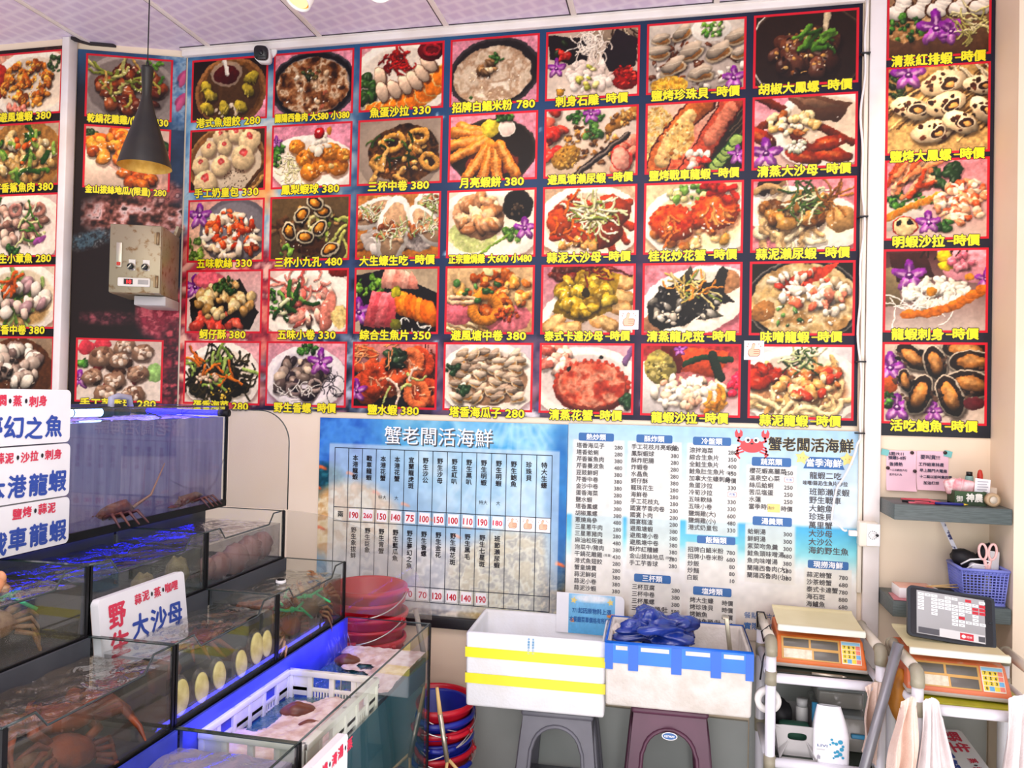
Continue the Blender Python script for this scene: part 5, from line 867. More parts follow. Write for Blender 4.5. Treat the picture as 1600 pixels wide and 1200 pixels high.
def beach_menu():
    x0, z0, x1, z1 = 1.722, .70, 2.793, 1.495
    r = board('pale beach price list with blue section headings and a red crab emblem', x0, z0, x1, z1, cat='menu', name='price_list')
    p = Pic(49, 420, (z1-z0)/(x1-x0)); A = p.asp; y = p.Y/A
    st = [(0, 'a4cdea'), (.2, 'c4dcec'), (.44, 'dfeaee'), (.455, '4cb0dc'), (.55, '78ccd8'), (.62, 'a8dcdc'), (.66, 'eeeeea'), (1, 'd4c6b2')]
    for c in range(3): p.a[..., c] = np.interp(y, [s for s, _ in st], [hx(k)[c] for _, k in st])
    p.ns(.5, A*.63, .6, .03, 2, 'f4f4f0 d8ecec e8f4f0', 12, 14, .7).ns(.2, A*.97, .5, .06, 0, 'b8a488 d8c8b0 8c7860 c8b49c', 20, 14, .8).ns(.75, A*.97, .4, .04, 0, 'c8b49c e0d4c0', 16, 14, .7)
    def pane(a, b, za, zb):
        m = ((p.X > (a-x0)/(x1-x0)) & (p.X < (b-x0)/(x1-x0)) & (p.Y > (z1-za)/(x1-x0)) & (p.Y < (z1-zb)/(x1-x0)))[..., None]*.8; p.a = p.a*(1-m)+hx('e4e0d4')*m
    for t, (hd, L, R, z, sp, items) in LIST.items(): pane(L-.01, R+.01, hd[2]-.012, z-sp*(items.count(',')+.9))
    sheet('background_print', p.out(220, int(220*A)), x0, z0, x1, z1, -.0055, r, PRN)
    yy = -.0066
    for t, (hd, L, R, z, sp, items) in LIST.items():
        k = Ink(); k.poly(rrect(hd[0], hd[2]-hd[3]/2, hd[1], hd[2]+hd[3]/2, .006, 3), BL, yy); k.text(t, (hd[0]+hd[1])/2, hd[2], .024, None, WH, yy-.0006, .0006); k.build('section_heading', INK, r)
        k = Ink()
        for n, it in enumerate(items.split(',')):
            a, b = it.split(' '); zz = z-n*sp
            if '(限量)' in a: a2 = a[:-4]; k.text(a2, L, zz, .0205, None, GY, yy, .0004, 'l'); k.text('(限量)', L+len(a2)*.0222+.003, zz, .011, None, GY, yy, 0, 'l')
            else: k.text(a, L, zz, .0205, None, GY, yy, .0004, 'l')
            if b == '*': k.poly(rrect(R-.03, zz-.011, R+.002, zz+.007, .003, 2), MR, yy); k.poly(rrect(R-.029, zz-.010, R+.001, zz+.006, .003, 2), WH, yy-.0004); k.text('完售', R-.014, zz-.002, .011, None, MB_, yy-.0008)
            else: k.text(b, R, zz-.004, .0195, None, GY, yy, .0004, 'r')
        k.build('section_list', INK, r)
    k = Ink(); k.rect(2.478, 1.185, 2.522, 1.215, GO, yy-.0002); k.text('清炒', 2.49, 1.2, .012, None, GY, yy-.0006); k.build('yellow_note', INK, r)
    k = Ink(); k.text('蟹老闆活海鮮', 2.626, 1.44, .05, .298, GO, yy+.0002, .0022); k.text('蟹老闆活海鮮', 2.626, 1.44, .05, .296, BK, yy-.0008, .0012); k.build('title', INK, r)
    # crab emblem
    k = Ink(); cx, cz = 2.418, 1.432
    for s in (-1, 1):
        for j in range(3): k.line([(cx+s*.03, cz-.012*j), (cx+s*(.05+.004*j), cz-.01-.012*j), (cx+s*(.052-.004*j), cz-.024-.013*j)], .006, CR, yy)
        k.line([(cx+s*.03, cz+.008), (cx+s*.05, cz+.016), (cx+s*.046, cz+.028)], .008, CR, yy)
        k.poly([(cx+s*a, cz+b) for a, b in ((.046, .022), (.034, .036), (.034, .05), (.043, .06), (.044, .046), (.05, .044), (.056, .06), (.063, .046), (.06, .03))], CR, yy)
    k.disc(cx, cz-.002, .042, .026, CR, yy-.0004, 24)
    for s in (-1, 1): k.disc(cx+s*.016, cz+.02, .011, .011, WH, yy-.0008); k.disc(cx+s*.014, cz+.019, .005, .006, BK, yy-.0012)
    k.disc(cx, cz+.006, .006, .003, BK, yy-.001); k.build('crab_emblem', INK, r)
    # seasonal badge
    k = Ink(); k.poly([(2.602, 1.396), (2.746, 1.396), (2.735, 1.376), (2.746, 1.353), (2.602, 1.353), (2.613, 1.376)], BL, yy); k.text('當季海鮮', 2.674, 1.375, .03, .122, WH, yy-.0006, .0007)
    for sx, rr in ((2.597, .2), (2.755, -.1)): k.poly([(sx+(.027 if i % 2 == 0 else .015)*math.sin(i*PI/5+rr), 1.392+(.027 if i % 2 == 0 else .015)*math.cos(i*PI/5+rr)) for i in range(10)], GO, yy-.0008); k.disc(sx-.006, 1.392, .0015, .0015, BR, yy-.0012); k.disc(sx+.006, 1.392, .0015, .0015, BR, yy-.0012)
    k.build('season_badge', INK, r)
    k = Ink(); z = 1.328
    for i, t in enumerate(['龍蝦二吃', '味噌/蒜泥/生魚片/沙拉', '班節瀨尿蝦', '野生戰車', '大鮑魚', '珍珠貝', '萬里蟹', '大沙母', '大沙公', '海釣野生魚']):
        zz = 1.328 if i == 0 else (1.300 if i == 1 else 1.268-(i-2)*.0308)
        k.text(t, 2.625 if i != 1 else 2.602, zz, .026 if i != 1 else .017, None if i != 1 else .155, GY, yy, .0005, 'l')
    k.build('season_list', INK, r)
    k = Ink()
    k.text('餐點圖片僅供參考', 2.40, .795, .024, None, BL, yy, 0, 'l'); k.text('實際以現場為主', 2.40, .755, .026, None, BL, yy, .0005, 'l'); k.build('small_print', INK, r)
beach_menu()
# --- notice card, two handwritten notes
def notice():
    r = empty('notice_card', 'small blue notice card about new prices leaning behind the foam boxes', 'notice', (1.82, -.03, .70))
    MB().prism(rrect(-.128, -.02, .135, .135, .02, 5, (1, 0, 0, 0)), -.002, .002).build('card', mat('card_paper', 'f4f4f6', .4), r)
    p = Pic(59, 160, .6); p.bg('8cc8ec', '5cacdc', .05).ns(.5, .06, .4, .06, 0, 'f4f8fa e0eef4', 9, 6).el(.92, .3, .1, .03, 0, 'e8944c', .2).el(.1, .4, .06, .03, 0, 'e8944c', .2); sheet('print', p.out(70, 42), -.08, -.02, .10, .133, -.0028, r, PRN)
    k = Ink()
    for sx, rr in ((-.06, .2), (.082, -.2)): k.poly([(sx+(.014 if i % 2 == 0 else .007)*math.sin(i*PI/5+rr), .108+(.014 if i % 2 == 0 else .007)*math.cos(i*PI/5+rr)) for i in range(10)], GO, -.0034)
    k.text('7/1起因原物料上漲', .01, .07, .021, .15, BL, -.0036, .0007); k.text('本餐廳菜單價格有所調整', .008, .035, .021, .168, BL, -.0036, .0007); k.build('lettering', INK, r)
notice()
# ------------------------------------------------------------------ stepped rack of glass tanks with live seafood
GLASS = clear_mat('tank_glass', (.975, .99, .985), film='b8b8b4', film_amt=.02, gloss=.9, film2='a0a09c', fscale=3)
GUARD = clear_mat('guard_glass', (.95, .95, .94), film='c8bcae', film_amt=.09, gloss=.8, film2='b8aca0', fscale=3, stretch=(1, 6, 1))
FRAME = mat('silicone_black', '0b0b0e', .5, col2='111114', scale=12, spec=.25)
EDGE = mat('glass_edge', '2c3a38', .15, spec=.8)
def water_mat(name, film, film2, amt, tint, bump=.5, bs=26, fscale=7, stretch=(1, 1, 1)):
    top = clear_mat(name+'_surface', tint, film, amt, 1.0, .03, bump, bs, 1.33, film2, fscale, (1, 1, 1))
    return [top, clear_mat(name+'_depth', tint, film, amt, .0, .5, 0, 20, 1.33, film2, fscale*.6, stretch)]
BACKP = mat('tank_back', '484c52', .5, col2='383c44', scale=4)
XT = [(0.03, .485, 1.163, 1.537), (.40, .73, .964, 1.157), (.738, .975, .765, .985), (.985, 1.303, .10, .788)]
def tank(tier, y0, y1, label, wm, wz, back=BACKP, end0=True, notch=True):
    """y0 nearer the camera (more negative), y1 nearer the wall; front pane faces +x"""
    x0, x1, z0, z1 = XT[tier]; g = .007; ym = (y0+y1)/2; L = y1-y0
    r = empty('fish_tank', label, 'fish tank', (0, 0, 0), 0, 'stepped seafood tanks')
    ears = notch and tier in (1, 2); zl = z1-.036
    FP = [(y0+.001, z0), (y1-.001, z0), (y1-.001, z1)]+([(y1-.075, z1), (y1-.105, zl), (y0+.105, zl), (y0+.075, z1)] if ears else [])+[(y0+.001, z1)]
    MYZ = Matrix(((0, 1, 0, 0), (1, 0, 0, 0), (0, 0, 1, 0), (0, 0, 0, 1)))
    MB().prism(FP, x1-g, x1, MYZ).build('front_pane', GLASS, r)
    for y in (y0+g/2, y1-g/2):
        k = MB(); P = [(x0, z0), (x1-g-.001, z0), (x1-g-.001, z1), (x0, z1)]
        k.prism(P, y-g/2, y+g/2); k.build('end_pane', GLASS, r)
    MB().box((x0+.005, ym, (z0+z1)/2), (.008, L-.02, z1-z0)).build('back_panel', back, r)
    k = MB(); k.box(((x0+x1)/2, ym, z0+.004), (x1-x0-.004, L-.004, .01)); k.build('floor_pane', BACKP, r)
    k = MB(); h = .024; k.box((x1+.001, ym, z0+h/2), (.006, L, h)).box(((x0+x1)/2, y1+.001, z0+h/2), (x1-x0, .004, h)).box(((x0+x1)/2, y0-.001, z0+h/2), (x1-x0, .004, h)); k.build('base_strip', FRAME, r)
    for y in (y1-.004, y0+.004): MB().box((x1-.002, y, (z0+z1)/2), (.008, .012, z1-z0)).build('corner_strip', FRAME, r)
    k = MB(); k.tube([(x1-g/2, a, b+.001) for a, b in FP[2:]], .0028, 5)
    for y in (y0+g/2, y1-g/2): k.box(((x0+x1)/2, y, z1+.0005), (x1-x0, g+.001, .0025))
    k.build('rim_edge', EDGE, r)
    k = MB(); random.seed(int(abs(y0)*100)+tier); ph = random.random()*6
    def top(u, v):
        x = x0+.012+(x1-g-.016-x0-.012)*u; y = y0+.012+(L-.024)*v
        return (x, y, wz+.004*math.sin(38*x+17*y+ph)*math.sin(23*y-9*x+ph)+.002*math.sin(90*x-60*y))
    nu, nv = 26, 34; k.grid(top, nu, nv)
    k.mi = 1
    xa, xb, ya, yb = x0+.012, x1-g-.004, y0+.012, y1-.012
    k.grid(lambda u, v: (xb, ya+(yb-ya)*u, z0+.012+(wz-.001-z0-.012)*v), 6, 3, False)
    k.grid(lambda u, v: (xa+(xb-xa)*u, yb, z0+.012+(wz-.001-z0-.012)*v), 4, 3, False)
    k.grid(lambda u, v: (xa+(xb-xa)*u, ya, z0+.012+(wz-.001-z0-.012)*v), 4, 3, False)
    k.build('water', wm, r, weld=False)
    return r
W_LAV = water_mat('water_lavender', '9c92c4', '7466a4', .62, (.95, .95, .99), .5, 30, 5, (1, 9, .8))
W_BRN = water_mat('water_brown', '7c705e', '4c4234', .30, (.97, .96, .93), .5, 15)
W_GRY = water_mat('water_grey', '686c64', '424640', .32, (.95, .96, .96), .5, 15)
W_OLV = water_mat('water_olive', '7c7a60', '545038', .24, (.97, .97, .93), .5, 16)
W_PNK = water_mat('water_mauve', '8c7c84', '5c5264', .26, (.97, .96, .97), .5, 15)
W_REFL = water_mat('water_painted_reflection', 'a49cac', '7c7c94', .8, (.9, .9, .95), .5, 18, 4)  # hazy reflection of the ceiling painted into the water colour
W_TEAL = water_mat('water_teal', '246c82', '1f5458', .82, (.72, .88, .90), .5, 22, 3, (1, 1, .6))
D = (-.42, -.902, -1.385, -1.868, -2.35)
tank(0, D[2]-.25, D[0], 'tall top tank with lavender murky water under the blue light tube', W_LAV, 1.497)
tank(1, D[1], D[0], 'second-tier tank at the wall end holding pink frilled clams', W_PNK, 1.114)
tank(1, D[2], D[1], 'second-tier middle tank behind the handwritten red and blue sign', W_GRY, 1.112)
tank(1, D[3], D[2], 'second-tier tank at the left edge with a tied brown crab', W_BRN, 1.114)
tank(2, D[1], D[0], 'third-tier tank at the wall end with crabs in green ties', W_OLV, .943)
tank(2, D[2], D[1], 'third-tier middle tank with abalones stuck inside the front glass', W_GRY, .942)
tank(2, D[3], D[2], 'third-tier tank at the lower left with brown crabs and blue glow', W_BRN, .943)
tank(3, D[2], D[0], 'big lowest tank with teal water, foam and a white crate', W_TEAL, .672, back=mat('tank_back_blue_glow', '3a4ac8', .4, col2='2a3aa8', scale=9), notch=False)  # blue lamplight on the back panel is put into its colour
tank(3, D[2]-.62, D[2], 'lowest tank nearest the viewer, cut off by the bottom edge', W_REFL, .75, back=mat('tank_back_blue_glow', ''), notch=False)
# steel stands that carry the tiers
for (x0, x1, z, n) in ((.05, .385, 1.155, 'tall'), (.415, .72, .955, 'middle'), (.745, .965, .757, 'low')):
    rk = empty('tank_stand', n+' black steel stand under the tanks of one tier', 'stand')
    for x in (x0, x1):
        for y in (-.45, -1.12, -1.8): MB().box((x, y, z/2), (.03, .03, z)).build('post', FRAME, rk)
        MB().box((x, -1.12, z-.012), (.031, 1.38, .022)).build('rail', FRAME, rk)
one('tank_plinth', MB().box((1.144, -1.2, .049), (.31, 1.6, .098), .004), FRAME, 'black plinth under the lowest big tank', 'plinth')
# clear splash guards at the wall end
def guard(name, P, label, y):
    r = empty(name, label, 'glass panel', (0, 0, 0)); MB().prism(P, y, y+.006).build('pane', GUARD, r)
    k = MB()
    pts = [(x, y+.003, z) for x, z in P if True]; k.tube(pts[1:], .0022, 6); k.build('polished_edge', EDGE, r)
guard('splash_guard', [(.487, 1.16), (.735, 1.16)]+[(.735-.12+.12*math.cos(t), 1.405+.12*math.sin(t)) for t in np.linspace(0, PI/2, 10)]+[(.487, 1.525)], 'clear rounded splash guard beside the top tank against the cream wall', -.413)
guard('splash_guard', [(.737, .80), (1.303, .80)]+[(.737+.566*math.cos(t), .80+.357*math.sin(t)) for t in np.linspace(.0, PI/2, 22)], 'large quarter-round clear guard in front of the red buckets', -.413)
# blue light tubes
def tube_light(p0, p1, label, e, c='7aa8ff', r=.013):
    t = empty('light_tube', label, 'lamp'); p0, p1 = Vector(p0), Vector(p1); d = (p1-p0).normalized()
    MB().cyl(p0, p1, r, n=16).build('glowing_tube', mat('glow_'+c+str(e), c, .4, emit=e), t)
    for p, s in ((p0, 1), (p1, -1)): MB().cyl(p-d*s*.03, p+d*s*.012, r*1.35, n=16).build('end_cap', FRAME, t)
    m = p0.lerp(p1, .5); MB().cyl(m-d*.002, m+d*.002, r*1.06, n=16).build('join_ring', FRAME, t)
tube_light((.40, -1.22, 1.522), (.40, -.965, 1.522), 'short glowing pale blue tube on top of the tall tank', 9, '8fb4ff')
tube_light((.14, -.435, 1.512), (.47, -.435, 1.512), 'added deep blue glowing tube standing in for a lamp reflection at the far end of the tall tank', 6, '1414ff', .010)  # glowing tube added where the end glass only mirrors the blue lamp
tube_light((.415, -1.36, 1.154), (.415, -.50, 1.154), 'thin deep blue tube tucked under the base of the tall tank', 7, '1a1cff', .0045)
h = empty('pump_handle', 'white grey clip with black head hooked on the tall tank rim', 'clip'); MB().tube([(.40, -.93, 1.515), (.40, -.93, 1.565), (.40, -.90, 1.572), (.40, -.85, 1.568), (.40, -.84, 1.53)], .010, 10).build('clip_body', mat('clip_grey', 'a8a8bc', .4), h)
MB().box((.40, -.885, 1.525), (.03, .06, .03), .006).build('clip_head', FRAME, h); MB().tube([(.41, -.85, 1.53), (.43, -.80, 1.52), (.43, -.72, 1.5)], .002, 6).build('wire', FRAME, h)
# --- creatures
CRAB = mat('crab_shell', '8a6238', .4, col2='5c3e24', scale=30, bump=.4, bscale=80); CRAB2 = mat('crab_pale', 'c8a078', .4, col2='8c5c34', scale=30, bump=.4, bscale=80); CRABR = mat('crab_rust', '9c4a1e', .4, col2='6a2c12', scale=26, bump=.4, bscale=80)
def crab_mb(s):
    k = MB(); k.ball((0, 0, 0), (.6*s, .42*s, .2*s), nu=18, nv=10, fn=lambda v: 1+.05*math.sin(9*math.atan2(v.y, v.x)))
    for q in (-1, 1):
        k.tube([(q*.45*s, .2*s, 0), (q*.8*s, .42*s, .08*s), (q*.72*s, .72*s, .05*s)], [.1*s, .12*s, .13*s], 8)
        k.ball((q*.6*s, .86*s, .04*s), (.15*s, .24*s, .12*s), rot=(0, 0, q*.4)); k.tube([(q*.5*s, .95*s, .05*s), (q*.36*s, 1.12*s, .04*s), (q*.3*s, 1.2*s, .04*s)], [.07*s, .05*s, .015*s], 6); k.tube([(q*.66*s, 1.02*s, .05*s), (q*.56*s, 1.2*s, .04*s), (q*.42*s, 1.28*s, .04*s)], [.08*s, .05*s, .015*s], 6)
        for j in range(4):
            a = -.35*j; k.tube([(q*.5*s, (.05-.12*j)*s, 0), (q*(.9-.04*j)*s, (.1-.22*j)*s, .16*s), (q*(1.15-.08*j)*s, (.0-.3*j)*s, -.05*s), (q*(1.22-.1*j)*s, (-.05-.36*j)*s, -.2*s)], [.07*s, .065*s, .045*s, .015*s], 6)
        k.ball((q*.14*s, .42*s, .1*s), .04*s, nu=8, nv=6)
    return k
_crab = {}
def crab(m, loc, s, rot, label, tie=None, group='live crabs in the tanks'):
    key = m.name
    if key not in _crab: o = one('crab', crab_mb(.1), m, label, 'crab', group); _crab[key] = o
    else: o = _crab[key].copy(); COL.objects.link(o); o['label'] = label
    o.location = loc; o.rotation_euler = rot; o.scale = (s, s, s)
    if tie:
        t = MB(); t.tube([(-.085, .07, .02), (-.03, .05, .028), (.03, .05, .028), (.085, .07, .02)], .006, 6).tube([(-.08, .07, .02), (-.06, .10, .03), (-.05, .07, .035)], .006, 6).tube([(.05, .05, .03), (.10, .0, .03)], .005, 6).ball((.0, .05, .03), .012, nu=8, nv=6).tube([(.0, .05, .03), (.02, .03, .06)], .004, 6)
        t.build('tie', mat('tie_green', '3cc878', .4), o)
    return o
def lobster(loc, rz, label, s=1):
    r = empty('lobster', label, 'lobster', loc, rz); k = MB()
    k.tube([(-.16*s, 0, 0), (-.12*s, 0, .01), (-.02*s, 0, .02), (.06*s, 0, .02), (.10*s, 0, .01)], [.012*s, .028*s, .034*s, .036*s, .016*s], 12)
    for i in range(5): k.tube([(-.13*s+.022*s*i, -.03*s, .012), (-.13*s+.022*s*i, 0, .012+.032*s), (-.13*s+.022*s*i, .03*s, .012)], .006*s, 6)
    for q in (-1, 1):
        for j in range(4): k.tube([(.05*s-.03*s*j, q*.02*s, 0), (.06*s-.035*s*j, q*.07*s, .02*s), (.07*s-.04*s*j, q*.11*s, -.02*s)], [.007*s, .006*s, .003*s], 6)
        k.ball((-.18*s, q*.015*s, 0), (.03*s, .018*s, .006*s))
    k.build('body', mat('lobster_shell', '6a3c34', .4, col2='402434', scale=30), r)
    for q, pts in ((-1, [(.10*s, -.01*s, .02), (.16*s, -.03*s, .06*s), (.20*s, -.05*s, .17*s)]), (1, [(.10*s, .01*s, .02), (.02*s, .05*s, .06*s), (-.16*s, .12*s, .16*s)])): MB().tube(pts, [.006*s, .004*s, .0015*s], 6).build('antenna', mat('antenna_tan', '8c6a5c', .5), r)
lobster((.455, -1.00, 1.205), 1.45, 'spiny lobster with long crossed antennae at the left of the top tank', .9)
lobster((.45, -.58, 1.20), 1.7, 'reddish lobster lying low at the wall end of the top tank', .8)
CLAMM = mat('clam_mantle', 'c89a8c', .45, col2='b08074', scale=5)
def frill(loc, s, rot, label):
    r = empty('giant_clam', label, 'clam', loc); r.rotation_euler = rot
    k = MB(); k.ball((0, 0, 0), (.06*s, .045*s, .06*s), nu=24, nv=12, fn=lambda v: 1+.09*math.sin(11*math.atan2(v.x, v.z))); k.build('shell', CLAMM, r)
    k = MB(); k.grid(lambda u, v: ((.02+.05*v)*s*math.cos(u*PI-.2), .03*s+.012*s*math.sin(22*u)*v, -(.02+.05*v)*s*math.sin(u*PI-.2)), 40, 3); bmesh.ops.solidify(k.bm, geom=list(k.bm.faces), thickness=.003); k.build('frill', mat('frill_pale', 'e8d4cc', .5, col2='a87c74', scale=40), r)
for i, (y, z, s, a) in enumerate(((-.47, 1.035, 1.0, .2), (-.55, 1.03, 1.1, -.3), (-.64, 1.02, 1.1, .5), (-.73, 1.015, .9, -.1), (-.81, 1.02, .8, .3))):
    frill((.665, y, z), s*.8, (.1, a, PI/2*.92), ('pale pink frilled clam at the wall end of the second tier', 'large upright pink clam second from the wall end', 'mauve pink clam third from the wall end, fanned open', 'small pinkish clam fourth from the wall end', 'dim pink clam beside the black divider')[i])
for i, (y, z) in enumerate(((-.98, 1.05), (-1.13, 1.035))):
    k = MB(); k.ball((0, 0, 0), (.03, .04, .045), fn=lambda v: 1+.16*math.sin(6*v.x+4*v.z)*math.cos(7*v.y)); one('whelk', k, mat('whelk_yellow', 'b0a070', .5, col2='7c6c48', scale=30), ('yellowish spotted whelk behind the glass right of the handwritten sign', 'yellowish whelk half hidden above the handwritten sign')[i], 'whelk', loc=(.685, y, z))
crab(CRAB2, (.60, -1.54, 1.045), .95, (.85, 0, PI/2-.3), 'brown tied crab with pale claws in the left second-tier tank', True)
crab(CRAB2, (.60, -1.75, 1.04), .9, (.7, .2, PI/2+.3), 'brown tied crab at the left frame edge of the second tier', True)
f = empty('hook_float', 'orange plastic hook standing out of the left second-tier tank', 'hook'); MB().tube([(.60, -1.62, 1.10), (.615, -1.58, 1.112), (.62, -1.55, 1.125), (.62, -1.535, 1.15)], [.006, .010, .013, .014], 10).ball((.62, -1.535, 1.155), (.016, .010, .016)).build('hook_body', mat('plastic_orange', 'd89468', .4), f)
f = empty('green_rope', 'green plastic rope end sticking out of the left second-tier tank', 'cord'); MB().tube([(.63, -1.72, 1.09), (.63, -1.70, 1.115), (.632, -1.68, 1.14), (.632, -1.665, 1.15)], .006, 8).build('rope_body', mat('tie_green', ''), f)
for i, (y, z, c, s, rz) in enumerate(((-.50, .875, CRAB2, .75, .3), (-.60, .855, CRAB, .8, -.4), (-.71, .835, CRABR, .85, .2), (-.80, .825, CRAB2, .75, 1.0))):
    crab(c, (.915, y, z), s, (.9+.1*i, .2*i-.3, PI/2+rz-.4), ('pale crab against the glass at the wall end of the third tier', 'brown crab with green tie second from the wall end, third tier', 'rust crab with green tie in the middle of the third-tier end tank', 'pale crab next to the abalone divider, third tier')[i], i in (1, 2))
crab(CRABR, (.80, -.68, .88), .9, (0, .1, .5), 'rust crab just under the rippled surface at the wall end'); crab(CRABR, (.80, -1.02, .875), 1.1, (0, 0, 2), 'rust crab under the dark surface of the abalone tank')
crab(CRABR, (.82, -1.58, .87), 1.4, (0, .1, 1.1), 'large rust crab under the surface of the lower left tank'); crab(CRABR, (.90, -1.62, .83), 1.0, (.7, .3, 1.4), 'orange brown crab behind the lower left front glass'); crab(CRAB, (.78, -1.76, .86), 1.1, (0, .2, -.6), 'brown crab in the corner of the lower left tank')
k = MB(); k.ball((0, 0, 0), (.03, .05, .045), fn=lambda v: 1+.12*math.sin(9*v.y+5*v.z)); one('sea_squirt', k, mat('squirt_red', 'b06a50', .5, col2='8c4a3c', scale=24), 'reddish lump above the first abalone in the third-tier middle tank', 'sea squirt', loc=(.905, -1.33, .885))
for i, (px_y, z, s, t) in enumerate(((-1.346, .845, .047, .1), (-1.262, .838, .043, .25), (-1.185, .842, .042, .35), (-1.08, .838, .042, .3), (-1.0, .855, .05, .25), (-.945, .852, .042, .2))):
    a = empty('abalone', ('pale yellow abalone beside the divider of the lower left tank', 'abalone showing its yellow foot, second from the left', 'abalone on the glass, third from the left', 'abalone on the glass, fourth from the left', 'tallest abalone on the glass, fifth from the left', 'abalone on the glass nearest the crab tank')[i], 'abalone', (.9625, px_y, z), 0, 'abalones on the glass'); a.rotation_euler = (t, 0, 0)
    MB().ball((-.005, .004, .002), (.014, s*.74, s*1.08), nu=22, nv=12, fn=lambda v: 1+.03*math.sin(14*math.atan2(v.y, v.z))).build('shell', mat('abalone_shell', '3c3630', .5, col2='8c8474', scale=50), a)
    MB().ball((.004, 0, 0), (.007, s*.66, s*.96), nu=22, nv=12).build('foot', mat('abalone_foot', 'e2d688', .5, col2='c8b868', scale=30, bump=.2), a)
pf = empty('filter_cap', 'small black and white filter cap floating in the third-tier end tank', 'filter', (.83, -.62, .925)); MB().cyl((0, 0, 0), (0, 0, .03), .017, n=18).build('cap_body', mat('plate_white', ''), pf); MB().lathe([(.0175, .008), (.0185, .008), (.0185, .022), (.0175, .022)], 18).cyl((0, 0, .03), (0, 0, .033), .013, n=16).build('black_band', FRAME, pf)
# --- lowest tank: crate, foam, ink-brown shellfish
def crate():
    r = empty('plastic_crate', 'white plastic crate hanging half sunk in the lowest tank', 'crate', (1.138, -1.085, 0)); m = mat('crate_white', 'eceadf', .4, col2='dcdcc8', scale=9)
    hx_, hy_, z0, z1 = .142, .225, .60, .752; t = .006
    def wall(name, axis, s, hole):
        k = MB(); L = hy_ if axis == 'x' else hx_; off = (hx_ if axis == 'x' else hy_)*s
        def B(c, w, z, h, th=t): k.box((off, c, z) if axis == 'x' else (c, off, z), (th, w, h) if axis == 'x' else (w, th, h), .001)
        B(0, 2*L, z1-.008, .016, .018); B(0, 2*L, z1-.055, .012); B(0, 2*L, z0+.01, .02); B(0, 2*L, z1-.095, .012)
        n = 7 if axis == 'x' else 5
        for i in range(n): c = -L+2*L*i/(n-1); B(max(-L+.008, min(L-.008, c)), .016, (z0+z1)/2, z1-z0, .012)
        for i in range(n-1):
            c = -L+2*L*(i+.5)/(n-1)
            if i in hole:
                for j in range(5): B(c-.03*2*L/.45+.015*2*L/.45*j, .004, z1-.085, .05)
                B(c, 2*L/n*.8, z1-.08, .004)
            else: B(c, 2*L/(n-1), z1-.045, .06); B(c, 2*L/(n-1), z0+.03, .05)
        return k.build(name, m, r)
    wall('side_wall', 'x', 1, (1, 4)); wall('side_wall', 'x', -1, (1, 4)); wall('end_wall', 'y', 1, (1, 2)); wall('end_wall', 'y', -1, (1, 2))
    MB().box((0, 0, z0), (2*hx_, 2*hy_, .006)).build('crate_floor', m, r)
    for y in (.16, -.03): MB().tube([(hx_*.2, hy_, z1+.004), (hx_*.2, hy_, z1-.05)], .002, 6).build('cord', mat('cable_white', ''), r)
crate()
FOAM = mat('foam', 'eedcd2', .8, col2='d0ae9e', scale=26, bump=.9, bscale=90, detail=6)
def foam(fn, x0, x1, y0, y1, z, label, seed):
    random.seed(seed); k = MB(); nu, nv = 40, 50
    idx = {}
    for j in range(nv+1):
        for i in range(nu+1):
            x = x0+(x1-x0)*i/nu; y = y0+(y1-y0)*j/nv; d = fn(i/nu, j/nv)
            if d > 0: idx[i, j] = k.bm.verts.new((x, y, z+min(.014, d*.05)+.0022*math.sin(170*x+3*math.sin(90*y))*math.sin(150*y)))
    for (i, j) in list(idx):
        q = [(i, j), (i+1, j), (i+1, j+1), (i, j+1)]
        if all(a in idx for a in q): fc = k.bm.faces.new([idx[a] for a in q]); fc.smooth = True
    one('foam', k, FOAM, label, 'foam', kind='stuff')
foam(lambda u, v: .62*u+.55*(1-v)-.30+.10*math.sin(9*v)+.06*math.sin(17*u+5*v)-.6*max(0, .12-abs(u-.55))*max(0, 1-abs(v-.7)*5), .999, 1.272, -1.30, -.87, .678, 'pinkish foam floating inside the white crate', 3)
foam(lambda u, v: .75*u+.75*v-.70+.1*math.sin(8*u)+.07*math.sin(15*v+3*u), .985, 1.292, -.80, -.435, .679, 'pale foam floating at the wall end of the lowest tank', 4)
SH = mat('conch_brown', '7c4630', .35, col2='5a2e20', scale=18)
def lump(loc, r, label, rz=0):
    k = MB(); k.ball((0, 0, 0), r, nu=18, nv=10, fn=lambda v: 1+.10*math.sin(5*v.x+2)+.06*math.sin(9*v.y)); k.ball((.0, r[1]*.1, r[2]*.8), (r[0]*.3, r[1]*.3, r[2]*.35)); one('sea_snail', k, SH, label, 'sea snail', loc=loc, rz=rz)
lump((1.09, -.985, .683), (.05, .035, .022), 'brown shiny sea snail poking through the foam in the crate', .4); lump((1.05, -.56, .682), (.045, .032, .02), 'dark brown sea snail floating outside the crate near the wall', .2); lump((1.17, -1.06, .684), (.035, .012, .012), 'small brown sea snail sliver at the right of the crate', .3)
BUB = clear_mat('bubble', (.97, .98, 1), gloss=1.0)
random.seed(12); k = MB()
for i in range(70): x, y = random.uniform(1.02, 1.28), random.uniform(-.84, -.62); k.ball((x, y, .676), random.uniform(.004, .011), nu=8, nv=5)
one('bubbles', k, BUB, 'clear bubbles between the crate and the foam', 'bubbles', kind='stuff')
